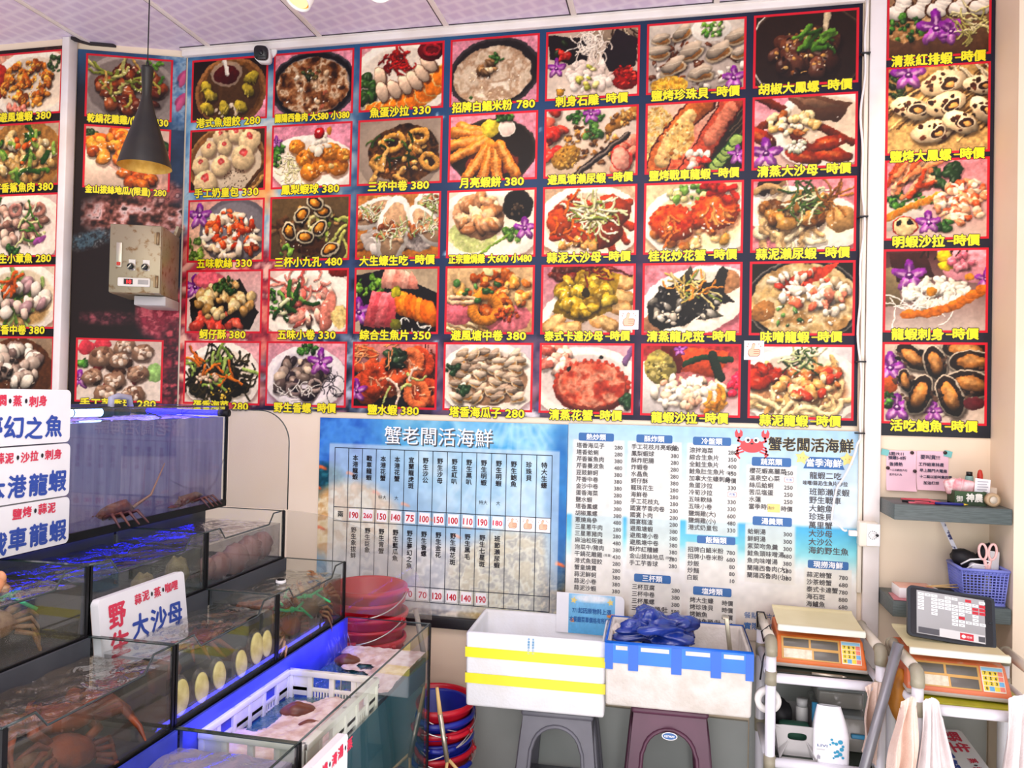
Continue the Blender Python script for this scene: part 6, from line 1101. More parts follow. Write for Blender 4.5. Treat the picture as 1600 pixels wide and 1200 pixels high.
# falling water between tiers
def fall(x, y0, y1, z0, z1, label, ns=0):
    k = MB(); random.seed(int(y0*-100))
    for i in range(ns):
        y = random.uniform(y0, y1); xx = x+random.uniform(0, .02); zt = z1-random.uniform(0, .02); zb = z0+random.uniform(0, .03); k.tube([(xx, y, zt), (xx+.01, y+random.uniform(-.01, .01), (zt+zb)/2), (xx+.018, y+random.uniform(-.015, .015), zb)], [.002, .0016, .003], 5)
    for i in range(50): k.ball((x+random.uniform(.0, .06), random.uniform(y0, y1), z0+random.uniform(-.004, .008)), random.uniform(.003, .008), nu=7, nv=5)
    one('splashing_water', k, BUB, label, 'water', kind='stuff')
fall(.988, -.62, -.45, .68, .76, 'water splashing down into the wall end of the lowest tank', 16); fall(.745, -.9, -.45, .93, .965, 'water splashing from the second tier into the third'); fall(.50, -.95, -.45, 1.10, 1.16, 'water splashing from the top tank into the second tier'); fall(.745, -1.8, -1.42, .93, .97, 'water splashing into the lower left tank'); fall(.50, -1.36, -.98, 1.10, 1.16, 'water splashing behind the handwritten sign')
# --- handwritten foam signs
FB = mat('sign_foam', 'f2f2f4', .5, col2='eaeaee', scale=6)
def sign(label, loc, w, h, words, rot=(0, 0, PI/2), th=.022, pinkedge=True):
    """local x along the sign, right edge at 0; front towards local -y"""
    r = empty('price_sign', label, 'sign', loc, 0, 'handwritten seafood signs'); r.rotation_euler = rot
    MB().prism(rrect(-w, 0, 0, h, .014, 5), 0, th).build('board', [FB], r)
    if pinkedge: MB().prism(rrect(-w+.001, .001, -.001, h-.001, .013, 5), th, th+.002).build('board_back', mat('sign_edge', 'd8b4a4', .6), r)
    random.seed(len(words)*7+int(w*100))
    for t, x, z, hh, mi, vert in words:
        xx = x; k = Ink()
        for ch in t:
            if ch == ' ': xx += hh*.5; continue
            if ch == '·': k.disc(xx+hh*.3, z, .004, .006, BK, -.0012); xx += hh*.65; continue
            k.text(ch, xx, z+random.uniform(-.05, .05)*hh, hh, hh*random.uniform(.92, 1.05), mi, -.0012, hh*.035, 'l', rot=random.uniform(-.06, .06))
            if vert: z -= hh*1.12
            else: xx += hh*1.14
        k.build('handwriting', INK, r)
    return r
B_, R_ = MB_, MR
sign('topmost of three white foam signs at the left edge, handwritten in red and blue', (.515, -1.222, 1.448), .46, .142, [('清蒸·燜·蒸·刺身', -.315, .112, .027, R_, 0), ('夢幻之魚', -.275, .045, .056, B_, 0)])
sign('middle of three white foam signs at the left edge, lobster dishes in blue', (.515, -1.219, 1.302), .46, .142, [('味噌·蒜泥·沙拉·刺身', -.315, .115, .026, R_, 0), ('本港龍蝦', -.262, .042, .056, B_, 0)])
sign('lowest of three white foam signs at the left edge, above the tied crab', (.515, -1.216, 1.172), .46, .126, [('鹽烤·蒜泥', -.185, .103, .027, R_, 0), ('戰車龍蝦', -.258, .038, .056, B_, 0)])
sign('white foam sign standing in the abalone tank, four red and blue words', (.775, -1.043, .885), .338, .19, [('野生', -.305, .135, .062, R_, 1), ('蒜泥·蒸·咖哩', -.21, .158, .026, R_, 0), ('大沙母', -.225, .085, .062, B_, 0)], rot=(-.12, 0, PI/2))
sign('white foam sign on the front of the lowest tank, cut off by the bottom edge', (1.345, -1.208, .60), .40, .145, [('烤·燒·清湯·蒸', -.20, .112, .030, R_, 0), ('野生大閘蟹', -.34, .045, .056, B_, 0)])
# ------------------------------------------------------------------ buckets, stools, foam boxes
def bucket_proto(col, m):
    r = empty('bucket', '', 'bucket')
    MB().lathe([(0, .0), (.105, .0), (.108, .004), (.138, .255), (.150, .258), (.152, .268), (.150, .276), (.143, .279), (.136, .27), (.106, .010), (0, .008)], 44).lathe([(.1375, .215), (.144, .217), (.144, .228), (.139, .230)], 44).build('bucket_body', m, r)
    w = mat('wire', 'd8d4cc', .3, .7)
    h = MB().tube([(.151*math.cos(t)*1.02, -.156*math.sin(t)-.004, .262-.075*math.sin(t)) for t in np.linspace(0, PI, 25)], .0026, 6).build('handle', w, r)
    MB().tube([(.151*math.cos(t)*1.02, -.156*math.sin(t)-.004, .262-.075*math.sin(t)) for t in np.linspace(PI*.40, PI*.60, 8)], .009, 10).build('grip', m, h)
    for q in (-1, 1): MB().cyl((q*.146, 0, .262), (q*.160, 0, .262), .008, n=12).box((q*.149, 0, .262), (.01, .03, .03), .003).build('lug', m, r)
    return r
BRED = mat('bucket_red', 'c8182c', .3, col2='b81424', scale=6); BBLU = mat('bucket_blue', '1e2e9c', .3, col2='182684', scale=6)
_bp = {'red': bucket_proto('red', BRED), 'blue': bucket_proto('blue', BBLU)}; _used = set()
def bucket(c, loc, rz, label, group):
    o = _bp[c]
    if c in _used: o = copy_tree(o)
    _used.add(c); o.location = loc; o.rotation_euler = (0, 0, rz); tag(o, label, 'bucket', group); return o
NM = ('bottom red bucket of the tall stack behind the tank', 'second red bucket from below in the tall stack', 'third red bucket from below in the tall stack', 'fourth red bucket from below in the tall stack', 'fifth red bucket from below in the tall stack', 'second red bucket from the top of the tall stack', 'topmost open red bucket behind the quarter-round guard')
for i in range(7): bucket('red', (.985+.006*(i % 2), -.225, .005+.096*i), (.3*i) % 1.2-.5, NM[i], 'tall stack of red buckets')
for i, (c, z, rz, lb) in enumerate((('red', .10, .2, 'bottom red bucket of the low mixed stack by the foam box'), ('blue', .150, 1.0, 'lower blue bucket nested in the low mixed stack'), ('red', .192, -.2, 'middle red bucket with red grip in the low mixed stack'), ('blue', .228, .5, 'blue bucket under the top red one in the low mixed stack'), ('red', .272, .9, 'top red bucket of the low mixed stack'), ('blue', .288, 1.6, 'dark blue bucket nested inside the top red bucket'))):
    o = bucket(c, (1.262, -.215, z-.10), rz, lb, 'low stack of red and blue buckets')
    if i == 5: o.scale = (.9, .9, .9); o.location.z = .184
n = empty('hand_net', 'hand net with pale handle and maroon mesh leaning at the tank corner', 'net')
MB().tube([(1.325, -.40, .56), (1.34, -.405, .47)], [.006, .009], 8).build('wooden_tip', mat('bamboo', ''), n); MB().cyl((1.34, -.405, .47), (1.372, -.41, .31), .009, n=10).build('steel_shaft', mat('steel_bright', ''), n)
MB().tube([(1.372, -.41, .31), (1.365, -.42, .22), (1.40, -.42, .10), (1.46, -.40, .14), (1.44, -.40, .25), (1.378, -.41, .315)], .006, 8).build('hoop', mat('bamboo', ''), n); MB().ball((1.41, -.405, .19), (.045, .03, .08), nu=12, nv=8).build('mesh_bag', mat('net_maroon', '6a2c3c', .7, col2='a8606c', scale=90), n)
one('wooden_stick', MB().tube([(1.205, -.30, .80), (1.218, -.29, .72), (1.24, -.28, .60)], [.009, .010, .010], 10), mat('stick_grey', '9a9084', .6), 'grey wooden stick leaning beside the tall red bucket stack', 'stick')
def stool(loc, rz, m, label, H, dark):
    r = empty('plastic_stool', label, 'stool', loc, rz, 'square plastic stools')
    MB().box((0, 0, H-.012), (.262, .262, .024), .011, seg=3).build('seat', m, r)
    for q in range(4):
        M = Matrix.Rotation(q*PI/2, 4, 'Z'); k = MB(); tilt = .045
        def S(x, z, o=0): d = .122+tilt*(1-z/(H-.02))-o; return M @ Vector((x, -d, z))
        wt, wb = .122, .165
        outl = [(-wt, H-.02), (wt, H-.02), (wb, 0), (wb-.05, 0)]
        inn = [(wb-.052-.001*0-(.028*(z/(H*.78))), z) for z in np.linspace(0.0, H*.71, 5)]+[((wb-.080)*math.cos(t)*.98, H*.71+.085*math.sin(t)) for t in np.linspace(.15, PI-.15, 12)]+[(-(wb-.052-(.028*(z/(H*.78)))), z) for z in np.linspace(H*.71, 0, 5)]
        P = [(wt, H-.02), (wb, 0)]+inn+[(-wb, 0), (-wt, H-.02)]
        n_ = len(P); vs = [S(x, z) for x, z in P]+[S(x, z, .014) for x, z in P]
        k._add(vs, [tuple(range(n_)), tuple(range(2*n_-1, n_-1, -1))]); k._add(vs, [(i, i+n_, (i+1) % n_+n_, (i+1) % n_) for i in range(n_)])
        k.build('leg_frame', m, r)
        h = MB(); h.tube([S(x*1.05, z, -.002) for x, z in inn], .007, 8); h.build('arch_rib', m, r)
    MB().box((0, 0, H*.34), (.24, .24, .012), .003).build('brace', m, r)
    return r
st1 = stool((1.735, -.165, 0), .04, mat('stool_grey', '6c6c74', .35, col2='5c5c64', scale=5), 'grey plastic stool under the foam box with yellow tape', .474, '3a3a40')
st2 = stool((2.13, -.19, 0), .03, mat('stool_plum', '5c3448', .35, col2='4e2c3e', scale=5), 'plum purple plastic stool with oval logo under the blue-taped foam box', .535, '3a2430')
k = Ink(); k.disc(0, .455, .026, .0135, 3, -.150, 28); k.disc(0, .455, .023, .011, 4, -.1505, 28); k.text('KEYWAY', 0, .455, .010, .034, 3, -.151, .0003); lg = k.build('logo_badge', INK, st2); lg['label'] = 'blue oval logo badge'; lg.location = (0, .0, 0)
for v in lg.data.vertices: v.co.y -= .004
STY = mat('styrofoam', 'eceef0', .75, col2='e6e6e4', scale=10, bump=.3, bscale=120); STYD = mat('styrofoam_old', 'dfdad2', .8, col2='d0c9be', scale=16, bump=.5, bscale=110)
def foam_box(loc, w, d, h, t, m, label, rz=0, rx=0):
    r = empty('foam_box', label, 'foam box', loc, rz, 'styrofoam boxes on stools'); k = MB()
    b = bmesh.new(); bmesh.ops.create_cube(b, size=1)
    for v in b.verts: v.co = Vector((v.co.x*w*(.985 if v.co.z < 0 else 1), v.co.y*d*(.97 if v.co.z < 0 else 1), (v.co.z+.5)*h))
    tf = [f for f in b.faces if f.normal.z > .9]; q = bmesh.ops.inset_region(b, faces=tf, thickness=t); e = bmesh.ops.extrude_face_region(b, geom=tf)
    for v in [v for v in e['geom'] if isinstance(v, bmesh.types.BMVert)]: v.co.z = t*1.2; v.co.x *= .97; v.co.y *= .95
    bmesh.ops.delete(b, geom=tf, context='FACES')
    bmesh.ops.bevel(b, geom=[x for x in b.edges if x.calc_length() > .05], offset=.010, segments=3, profile=.5, affect='EDGES')
    k.merge(b, smooth=True); k.build('box_shell', m, r); return r
def band(parent, w, d, z0, z1, m, name='tape_band', e=.0016, h=.268):
    f, g = .985+.015*z1/h, .97+.03*z1/h; w, d = w*f, d*g
    P = [(-w/2-e, -d/2-e), (w/2+e, -d/2-e), (w/2+e, d/2+e), (-w/2-e, d/2+e)]; k = MB(); vs = [Vector((x, y, z)) for z in (z0, z1) for x, y in P]
    k._add(vs, [(i, (i+1) % 4, (i+1) % 4+4, i+4) for i in range(4)]); return k.build(name, m, parent)
b1 = foam_box((1.655, -.165, .476), .505, .315, .268, .024, STY, 'white styrofoam box with two yellow tape bands on the grey stool', .035)
YT = mat('tape_yellow', 'f4ea14', .35, col2='eade10', scale=6)
band(b1, .505, .315, .178, .214, YT); band(b1, .505, .315, .085, .121, YT)
k = Ink()
for c_ in (0, 1): k.text('手搬輕放小心', -.022+.016*c_, .262, .0085, None, 0, -.1585, .0002, vert=True)
k.build('blue_print', [mat('print_blue', '58a4d0', .5)], b1)
b2 = foam_box((2.155, -.185, .537), .492, .315, .222, .026, STYD, 'weathered styrofoam box edged with blue tape on the plum stool', .02)
BT = mat('tape_blue', '1478e0', .35, col2='0f6cd0', scale=6)
band(b2, .492, .315, .150, .218, BT, 'tape_band', .0016, .222); 
for x in (-.232, -.15, -.005, .125, .234): MB().box((x, -.1592, .172), (.034 if abs(x) < .2 else .026, .0016, .088)).build('tape_strip', mat('tape_blue_deep', '0e62cc', .35), b2)
for x0_, x1_ in ((-.21, -.17), (-.125, -.03), (.025, .105), (.15, .215)): MB().box(((x0_+x1_)/2, -.1594, .203), (x1_-x0_, .0012, .014)).build('bare_patch', STYD, b2)
MB().tube([(-.244, -.156, .220), (.244, -.156, .220), (.244, .156, .220), (-.244, .156, .220), (-.244, -.156, .220)], .005, 6).build('tape_rim', mat('tape_blue_deep', ''), b2)
from mathutils import noise
def crumple(name, label, cat, loc, r, m, amp, seed, rz=0):
    k = MB(); o = Vector((seed*3.1, seed*1.7, seed))
    def fn(v):
        a = noise.noise(v*1.6+o); b = 1-abs(noise.noise(v*2.6+o*2))*2; c = 1-abs(noise.noise(v*5+o))*2
        return 1+amp*(1.1*a+.55*b+.07*c-.35)
    k.ball((0, 0, 0), r, nu=70, nv=44, fn=fn); return one(name, k, m, label, cat, loc=loc, rz=rz)
crumple('plastic_bag', 'crumpled glossy blue plastic bag stuffed in the blue-taped foam box', 'bag', (2.085, -.22, .775), (.125, .085, .062), mat('bag_blue', '1c3c9c', .18, col2='142c7c', scale=12, spec=.9), .55, 5)
crumple('plastic_bag', 'limp white plastic bag in the left corner of the blue-taped foam box', 'bag', (1.955, -.20, .70), (.035, .05, .07), mat('bag_white', 'e4dcd0', .35), .6, 8)
c_ = empty('steel_clamp', 'steel kitchen tongs hooked over the right end of the blue-taped box', 'tongs'); MB().box((2.335, -.175, .745), (.016, .014, .16), .002, rot=(0, -.12, 0)).box((2.322, -.16, .822), (.022, .04, .008), .002).build('tongs_arm', mat('steel_bright', ''), c_); MB().box((2.347, -.195, .672), (.05, .05, .02), .006).build('tongs_grip', mat('pouch_black', ''), c_)
# ------------------------------------------------------------------ trolleys
PIPE = mat('pipe_white', 'ecebf0', .25, col2='e2e2ea', scale=5, spec=.7); JOINT = mat('joint_khaki', 'a29c86', .4, col2='948e78', scale=9); SHELFM = mat('board_green', '232d22', .45, col2='1a211b', scale=12)
def cart(label, x0, x1, y0, y1, zt, zs, board, rr=.0165, front=True):
    r = empty('trolley', label, 'trolley')
    for x in (x0, x1):
        for y in (y0, y1): MB().cyl((x, y, .06), (x, y, zt-.03), rr, n=18).build('post', PIPE, r); MB().cyl((x, y, .03), (x, y, .06), .02, n=14).ball((x, y, .028), .026).build('caster', mat('cam_black', ''), r)
        MB().tube([(x, y0, zt-.045), (x, y0, zt-.018), (x, y0+.008, zt-.004), (x, y0+.024, zt)], rr*1.18, 14).build('elbow_joint', JOINT, r); MB().tube([(x, y1, zt-.045), (x, y1, zt-.018), (x, y1-.008, zt-.004), (x, y1-.024, zt)], rr*1.18, 14).build('elbow_joint', JOINT, r)
        MB().cyl((x, y0+.024, zt), (x, y1-.024, zt), rr, n=16).build('handle_rail', PIPE if not front else mat('rail_beige', 'd8d0be', .3), r)
    for z in zs:
        for y in (y0, y1):
            MB().cyl((x0+rr, y, z), (x1-rr, y, z), rr*.95, n=16).build('cross_bar', PIPE, r)
            for x in (x0, x1): MB().cyl((x, y, z-.022), (x, y, z+.022), rr*1.16, n=16).build('tee_joint', JOINT, r)
        for x in (x0, x1): MB().cyl((x, y0, z), (x, y1, z), rr*.9, n=14).build('side_bar', PIPE, r)
        MB().box(((x0+x1)/2, (y0+y1)/2, z+.012), (x1-x0-.04, y1-y0-.03, .008), .001).build('shelf_board', board, r)
    return r
cart('white pipe trolley with dark green shelves below the orange scale, next to the foam boxes', 2.456, 2.79, -.37, -.07, .812, (.695, .42), SHELFM)
cart('white pipe trolley at the right frame edge carrying tablet and worn scale', 2.852, 3.19, -.53, -.20-.04, .808, (.70, .38), mat('board_yellow', 'b8b424', .4, col2='8c8a20', scale=8))
ORG = mat('scale_orange', 'e0742c', .4, col2='d66a26', scale=8); ORGW = mat('scale_orange_worn', 'e07a50', .45, col2='d8a890', scale=30, ramp=(.6, .72)); CREAM = mat('platform_cream', 'e6dcae', .35, col2='dccf9c', scale=4)
def scale_(loc, rz, label, body, worn):
    r = empty('weighing_scale', label, 'scale', loc, rz, 'orange price scales')
    prof = [(-.15, .0), (-.15, .02), (-.105, .090), (.10, .095), (.105, .0)]           # (y, z) side outline, sloped face to the front
    k = MB(); n_ = len(prof); vs = [Vector((sx*(.135 if z > .05 else .142), y, z)) for sx in (-1, 1) for y, z in prof]
    k._add(vs, [tuple(range(n_-1, -1, -1)), tuple(range(n_, 2*n_))]+[(i, (i+1) % n_, (i+1) % n_+n_, i+n_) for i in range(n_)]); bmesh.ops.bevel(k.bm, geom=list(k.bm.edges), offset=.006, segments=3, profile=.5, affect='EDGES'); k.build('body', body, r)
    MB().box((0, -.02, .004), (.288, .268, .012), .003).build('base_rim', mat('rim_grey', 'b8b0a4', .4), r)
    # sloped fascia frame: u across, v up the slope
    a = Vector((0, -.15, .02)); b_ = Vector((0, -.105, .090)); up = (b_-a).normalized(); nrm = Vector((0, -up.z, up.y)); M = Matrix(((1, 0, 0, 0), (0, -nrm.y, up.y, 0), (0, -nrm.z, up.z, 0), (0, 0, 0, 1))); M.translation = a+nrm*.0015
    def P(name, x0, z0, x1, z1, m, o=0, par=None): k = MB(); k.box(((x0+x1)/2, -o, (z0+z1)/2), (x1-x0, .0015, z1-z0), .0003); bmesh.ops.transform(k.bm, matrix=M, verts=k.bm.verts); return k.build(name, m, par or r)
    f = P('fascia', -.122, .004, .062, .078, mat('fascia_tan', 'd8a860', .5, col2='cc9c54', scale=8)); DK = mat('lcd_grey', '6c6860', .25, col2='8a8478' if worn else '5c584e', scale=40 if worn else 8)
    for i, (x0, z0, x1, z1) in enumerate(((-.115, .045, -.035, .072), (-.028, .045, .056, .072), (-.020, .008, .056, .036))): P('display', x0, z0, x1, z1, DK, .001, f)
    P('info_label', -.115, .008, -.026, .038, mat('label_cream', 'ece4cc', .5, col2='d8ccb0', scale=60), .001, f)
    kp = P('keypad', .066, .004, .126, .078, mat('keypad_cream', 'efe6d0', .5)); P('blue_strip', .068, .066, .124, .075, mat('strip_blue', '8cc4e0', .5), .001, kp)
    cols = {'y': mat('key_yellow', 'f0d43c', .5), 'b': mat('key_blue', '6cb0dc', .5), 'r': mat('key_red', 'e8806c', .5)}
    for j, rw in enumerate(('yyyr', 'yyyr', 'yyyb', 'ybyr')):
        for i, c in enumerate(rw): x = .069+.014*i; z = .052-.0148*j; P('key', x, z, x+.0128, z+.0125, cols[c], .001, kp)
    q = Ink()
    for j, rw in enumerate(('789', '456', '123', '0')):
        for i, c in enumerate(rw): q.text(c, .0755+.014*i, .0585-.0148*j, .0105, None, 0, -.0032, .0003)
    o = q.build('key_digits', [mat('ink_black', '')], kp); o.data.transform(M)
    k = MB(); k.box((0, -.005, .112), (.10, .10, .03), .004); k.build('neck', mat('neck_black', '2a2622', .5), r)
    k = MB(); k.grid(lambda u, v: ((u-.5)*.272, -.145+.265*v, .128+.012*max(0, abs(v-.5)*2-.8)/.2-(.010 if v < .03 or v > .97 else 0)), 10, 24); bmesh.ops.solidify(k.bm, geom=list(k.bm.faces), thickness=.007); k.build('platform', CREAM, r); MB().box((0, -.148, .125), (.274, .012, .022), .005).build('platform_lip', mat('lip_pale', 'e2e4d2', .35), r)
    return r
scale_((2.625, -.165, .718), -.04, 'orange price scale with cream platform on the left trolley', ORG, False)
scale_((2.99, -.325, .724), -.05, 'worn orange price scale with scratched displays under the tablet', ORGW, True)
def tablet():
    r = empty('tablet', 'black cased tablet with order keys leaning on the worn scale', 'tablet', (2.992, -.375, .857)); r.rotation_euler = (-.42, .09, -.04); r.scale = (1, 1, .9)
    MB().prism(rrect(-.126, 0, .126, .178, .016, 6), 0, .014).build('case', mat('case_black', '20262e', .4), r); MB().prism(rrect(-.117, .008, .117, .170, .008, 4), -.001, .001).build('bezel', mat('cam_black', ''), r)
    s = MB().box((-.002, -.0014, .088), (.196, .001, .150)).build('screen', mat('screen_grey', 'a8a8a8', .2, emit=.1), r)
    k = Ink(); WHm, RDm, DKm, LT = 0, 1, 2, 3; L, T, dx, dz = -.096, .156, .0196, .0125
    g = ['www.ww.R.w', 'w.www.wwwR', 'w.wwwwwwRR', 'w.wwwwwwRR', 'w.w..ww.w.', '..w..wR.w.', '.....wwwww', '.....ww...']
    for j, row in enumerate(g):
        for i, c in enumerate(row):
            if c != '.': k.rect(L+dx*i, T-dz*j-.0095, L+dx*i+.0172, T-dz*j, WHm if c == 'w' else RDm, -.0022); k.rect(L+dx*i+.005, T-dz*j-.0055, L+dx*i+.012, T-dz*j-.004, DKm, -.0026)
    k.rect(-.095, .016, -.035, .036, DKm, -.0022); k.rect(-.034, .014, .094, .042, LT, -.0020); k.rect(.024, .016, .062, .038, RDm, -.0026); k.text('結帳', .050, .027, .008, None, WHm, -.003); k.disc(.034, .027, .006, .006, WHm, -.003); k.rect(.076, .018, .094, .036, DKm, -.0026)
    k.build('order_keys', [mat('scr_white', 'f0f0f0', .3, emit=.15), mat('scr_red', 'd02030', .3, emit=.12), mat('scr_dark', '55555a', .3), mat('scr_light', 'dcdcdc', .3, emit=.12)], s)
    MB().cyl((.111, -.0012, .088), (.111, -.003, .088), .005, n=18).build('home_button', mat('case_black', ''), r)
tablet()
one('pen', MB().cyl((2.585, -.355, .7145), (2.675, -.36, .7145), .0045, n=10).cyl((2.675, -.36, .7145), (2.69, -.361, .7145), .004, .001, n=10), mat('steel_bright', ''), 'silver metal pen on the left trolley below the scale', 'pen')
t = empty('tape_roll', 'white tape roll hanging on the left trolley post', 'tape', (2.452, -.33, .607)); MB().lathe([(.022, -.012), (.042, -.012), (.042, .012), (.022, .012), (.022, -.012)], 30, Euler((PI/2, 0, 0)).to_matrix().to_4x4()).build('tape', mat('tape_white', 'eceae4', .35), t)
w_ = empty('black_wire', 'thin black wire wound round the left trolley handle', 'wire'); MB().tube([(2.44, -.10, .78), (2.435, -.12, .84), (2.455, -.15, .848), (2.472, -.17, .80), (2.45, -.20, .76), (2.436, -.26, .81), (2.458, -.29, .842), (2.475, -.28, .80), (2.44, -.30, .74), (2.43, -.30, .66)], .0028, 6).build('wire', mat('tie_black', ''), w_)
# lower shelf of the left trolley
ZB = .4365
bn = empty('storage_bin', 'light grey plastic bin with oval handle hole on the left trolley', 'bin', (2.545, -.235, ZB)); k = MB(); bm = mat('bin_grey', 'b4b2b0', .4, col2='a8a6a4', scale=5)
hw, hd, hh, sl = .060, .10, .098, .008
def binside(P4):
    k.bm.faces.new([k.bm.verts.new(p) for p in P4])
F0 = [(-hw, -hd, 0), (hw, -hd, 0), (hw+sl, -hd-sl, hh), (-hw-sl, -hd-sl, hh)]
# front with an oval hole: ring of quads between rectangle and oval
N_ = 32; ou, iv = [], []
for i in range(N_):
    t_ = 2*PI*i/N_; c_, s_ = math.cos(t_), math.sin(t_); m_ = max(abs(c_), abs(s_)); ox, oz = c_/m_, s_/m_
    v = oz*.5+.5; y = -hd-sl*v; ou.append((ox*(hw+sl*v), y, v*hh)); ex, ez = math.copysign(abs(c_)**.5, c_)*.030, math.copysign(abs(s_)**.7, s_)*.0125+.062; iv.append((ex, -hd-sl*ez/hh, ez))
k._add(ou+iv, [(i, (i+1) % N_, (i+1) % N_+N_, i+N_) for i in range(N_)])
binside([(-hw, hd, 0), (hw, hd, 0), (hw+sl, hd+sl, hh), (-hw-sl, hd+sl, hh)]); binside([(-hw, -hd, 0), (-hw, hd, 0), (-hw-sl, hd+sl, hh), (-hw-sl, -hd-sl, hh)]); binside([(hw, -hd, 0), (hw, hd, 0), (hw+sl, hd+sl, hh), (hw+sl, -hd-sl, hh)]); binside([(-hw, -hd, 0), (hw, -hd, 0), (hw, hd, 0), (-hw, hd, 0)])
bmesh.ops.remove_doubles(k.bm, verts=k.bm.verts, dist=1e-5); bmesh.ops.recalc_face_normals(k.bm, faces=k.bm.faces); bmesh.ops.solidify(k.bm, geom=list(k.bm.faces), thickness=.003); k.build('bin_shell', bm, bn)
one('green_bundle', MB().box((2.545, -.27, ZB+.045), (.10, .05, .075), .012), mat('bundle_green', '2c5c48', .6), 'dark green packet inside the grey bin, seen through its handle hole', 'packet')
bt = empty('small_bottle', 'small white capped bottle standing in the grey bin', 'bottle', (2.577, -.22, ZB+.02)); MB().lathe([(0, 0), (.02, 0), (.02, .095), (.017, .10)], 20).build('bottle_body', mat('bottle_white', 'dcdad6', .4), bt); MB().cyl((0, 0, .10), (0, 0, .125), .018, n=20).build('cap', mat('bottle_cap', 'c8c8c6', .4), bt)
one('black_bag', MB().ball((2.505, -.20, ZB+.085), (.045, .06, .045), fn=lambda v: 1+.1*math.sin(6*v.x+5*v.y)), mat('pouch_black', ''), 'black bag bulging at the back left of the grey bin', 'bag')
dr = empty('drawer_box', 'clear storage box with blue clip handles behind the tissue pack', 'storage box', (2.695, -.17, ZB)); k = MB(); k.box((0, 0, .11), (.145, .19, .005)); k.box((0, -.094, .055), (.145, .004, .105)); k.box((0, .094, .055), (.145, .004, .105)); k.box((-.071, 0, .055), (.004, .19, .105)); k.box((.071, 0, .055), (.004, .19, .105)); k.build('clear_shell', clear_mat('box_plastic', (.85, .86, .86), film='c8c4bc', film_amt=.45, gloss=.8, rough=.12), dr)
MB().box((0, 0, .116), (.155, .2, .012), .004).build('lid', clear_mat('lid_plastic', (.8, .83, .84), film='a8b0b0', film_amt=.5, gloss=.9, rough=.1), dr)
for z in (.03, .075): MB().box((.0, 0, z), (.125, .17, .03), .003).build('paper_stack', mat('paper_cream', 'dcd2c0', .7, col2='cdc2ae', scale=40, stretch=(1, 1, 30)), dr)
MB().tube([(-.085, -.10, .155), (-.085, -.105, .10), (-.075, -.108, .06), (-.05, -.108, .055)], .010, 8).build('blue_handle', mat('clip_blue', '3c94c0', .4), dr); MB().box((.055, -.10, .055), (.05, .012, .014), .003).build('blue_clip', mat('clip_blue', ''), dr)
db = empty('drawer_stack', 'clear box of folded papers above the blue-clipped box', 'storage box', (2.70, -.15, ZB+.124)); MB().box((0, 0, .03), (.14, .16, .055), .006).build('clear_shell', clear_mat('box_plastic', ()), db); MB().box((0, 0, .066), (.15, .17, .012), .004).build('lid', clear_mat('lid_plastic', ()), db)
tp = empty('tissue_pack', 'white tissue pack with blue dots standing on the left trolley front', 'tissue pack', (2.648, -.335, ZB-.012), -.05); k = MB()
def tis(u, v):
    w2 = .054*(1-.55*max(0, v-.5)**1.4*1.6); y = -.032*(1-max(0, v-.55)*1.6); x = (u-.5)*2
    return (x*w2+.010*max(0, v-.5)*-1.2, y+.010*abs(x)**4, .185*v)
k.grid(tis, 12, 14); k.grid(lambda u, v: (lambda p: (p[0], -p[1], p[2]))(tis(u, v)), 12, 14)
k.grid(lambda u, v: (lambda p: (p[0], p[1]*(1-2*u), p[2]))(tis(0, v)), 4, 14); k.grid(lambda u, v: (lambda p: (p[0], p[1]*(1-2*u), p[2]))(tis(1, v)), 4, 14); k.build('wrapper', mat('wrapper_white', 'f4f4f6', .35, col2='e8e8ee', scale=10), tp)
q = Ink(); random.seed(3)
for x, z, s_ in ((.0, .088, .004), (.026, .083, .007), (.004, .078, .0045), (.014, .076, .005), (.034, .070, .004), (.030, .060, .006), (.018, .052, .005), (.010, .048, .004), (.026, .044, .006), (.012, .036, .004), (.018, .038, .0045), (.006, .030, .003), (.034, .034, .004), (-.004, .072, .003)): q.disc(x, z, s_*1.1, s_, 0, -.0335, 14)
q.text('LIVI', -.028, .066, .011, .03, 1, -.0335, .0002); q.rect(-.044, .022, -.034, .032, 2, -.0333); q.rect(-.046, .052, -.02, .0535, 2, -.0333); q.build('printed_dots', [mat('dot_teal', '2496bc', .5), mat('print_navy', '385a90', .5), mat('print_grey', '')], tp)
# ------------------------------------------------------------------ towels, pole, glove, lying sign
def towel(label, name, pts_top, drop, w, m, folds, seed, sway=(0, 0), th=.004, taper=1.0):
    """hangs from a line of points; folds ripple across it"""
    random.seed(seed); ph = random.uniform(0, 6); (ax, ay, az), (bx, by, bz) = pts_top; k = MB()
    d = Vector((bx-ax, by-ay, 0)); L = d.length; d.normalize(); nn = Vector((d.y, -d.x, 0))
    if nn.y > 0: nn = -nn
    def fn(u, v):
        sp = 1+(taper-1)*v; c = Vector(((ax+bx)/2, (ay+by)/2, az+(bz-az)*u)); p = c+d*(u-.5)*L*sp
        amp = .03*(.35+.65*v)*min(1, v*4+.25); o = amp*math.sin(folds*u*2*PI+ph+.8*v)+amp*.5*math.sin(folds*2.3*u*2*PI+ph*2)
        zz = p.z-drop*v*(1-.06*math.sin(u*PI*2+ph))-.012*(2*u-1)**2*(1 if v < .1 else 0)
        return (p.x+nn.x*o+sway[0]*v+.004*math.sin(9*v+u*4), p.y+nn.y*o+sway[1]*v, zz)
    k.grid(fn, 44, 30); bmesh.ops.solidify(k.bm, geom=list(k.bm.faces), thickness=th); one(name, k, m, label, 'towel', 'towels hanging on the trolleys')
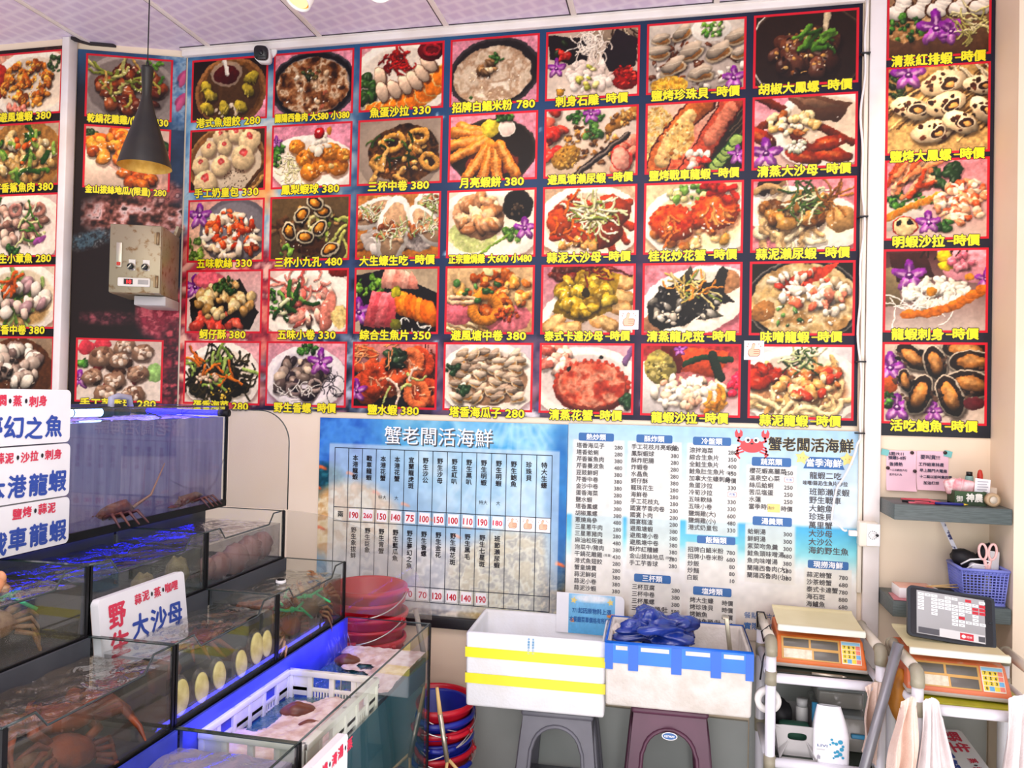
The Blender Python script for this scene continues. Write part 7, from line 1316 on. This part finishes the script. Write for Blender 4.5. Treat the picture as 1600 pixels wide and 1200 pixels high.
TW = mat('towel_white', 'e9e1df', .85, col2='e0d6d4', scale=20, bump=.5, bscale=240); TP = mat('towel_peach', 'ecd4c4', .85, col2='e4c8b8', scale=20, bump=.5, bscale=240)
towel('peach towel hanging on the right post of the left trolley', 'towel', ((2.735, -.40, .715), (2.80, -.385, .722)), .235, .07, TP, 1.6, 1, (-.01, 0), taper=.95)
towel('beige towel hanging left of the second trolley post', 'towel', ((2.80, -.56, .735), (2.845, -.555, .745)), .31, .08, TP, 1.4, 2, (-.035, -.01), taper=1.9)
towel('white towel draped over the second trolley post, falling widest', 'towel', ((2.855, -.565, .745), (2.905, -.56, .745)), .60, .1, TW, 3.3, 3, (.03, -.02), taper=4.2)
towel('thick white towel bundle at the right frame edge', 'towel', ((3.075, -.575, .78), (3.175, -.565, .785)), .62, .16, TW, 3.6, 4, (.0, -.02), th=.008, taper=2.2)
p_ = empty('metal_pole', 'grey metal pole leaning across between the two trolleys', 'pole'); MB().tube([(2.822, -.44, .86), (2.69, -.49, .37), (2.615, -.52, .10)], .0155, 16).build('pole_tube', mat('pole_grey', '8c8c90', .3, .4, col2='7c7c82', scale=9), p_)
MB().tube([(2.748, -.492, .485), (2.762, -.497, .478), (2.775, -.492, .468)], .004, 6).build('ring_tie', mat('cable_white', ''), p_)
g_ = MB(); g_.ball((2.835, -.40, .68), (.03, .03, .085), fn=lambda v: 1+.12*math.sin(7*v.z+4*v.x)); one('rubber_glove', g_, mat('glove_orange', 'c8821c', .5, col2='9c6414', scale=12), 'orange rubber glove hanging between the two trolleys', 'glove')
s2 = sign('white foam sign with red and blue words lying on the right trolley lower shelf', (0, 0, 0), .30, .17, [('野生', -.285, .125, .058, R_, 0), ('蒸·煮', -.13, .135, .026, R_, 0), ('大閘蟹', -.275, .055, .066, B_, 0)])
ax_ = Vector((.06, -1, -.14)).normalized(); az_ = Vector((1, .06, .06)); az_ = (az_-ax_*az_.dot(ax_)).normalized(); ay_ = az_.cross(ax_)
m_ = Matrix((ax_, ay_, az_)).transposed().to_4x4(); m_.translation = (2.975, -.36, .415); s2.rotation_euler = m_.to_euler(); s2.location = m_.translation
# ------------------------------------------------------------------ done: remove the lettering source
bpy.data.objects.remove(_TO, do_unlink=True)
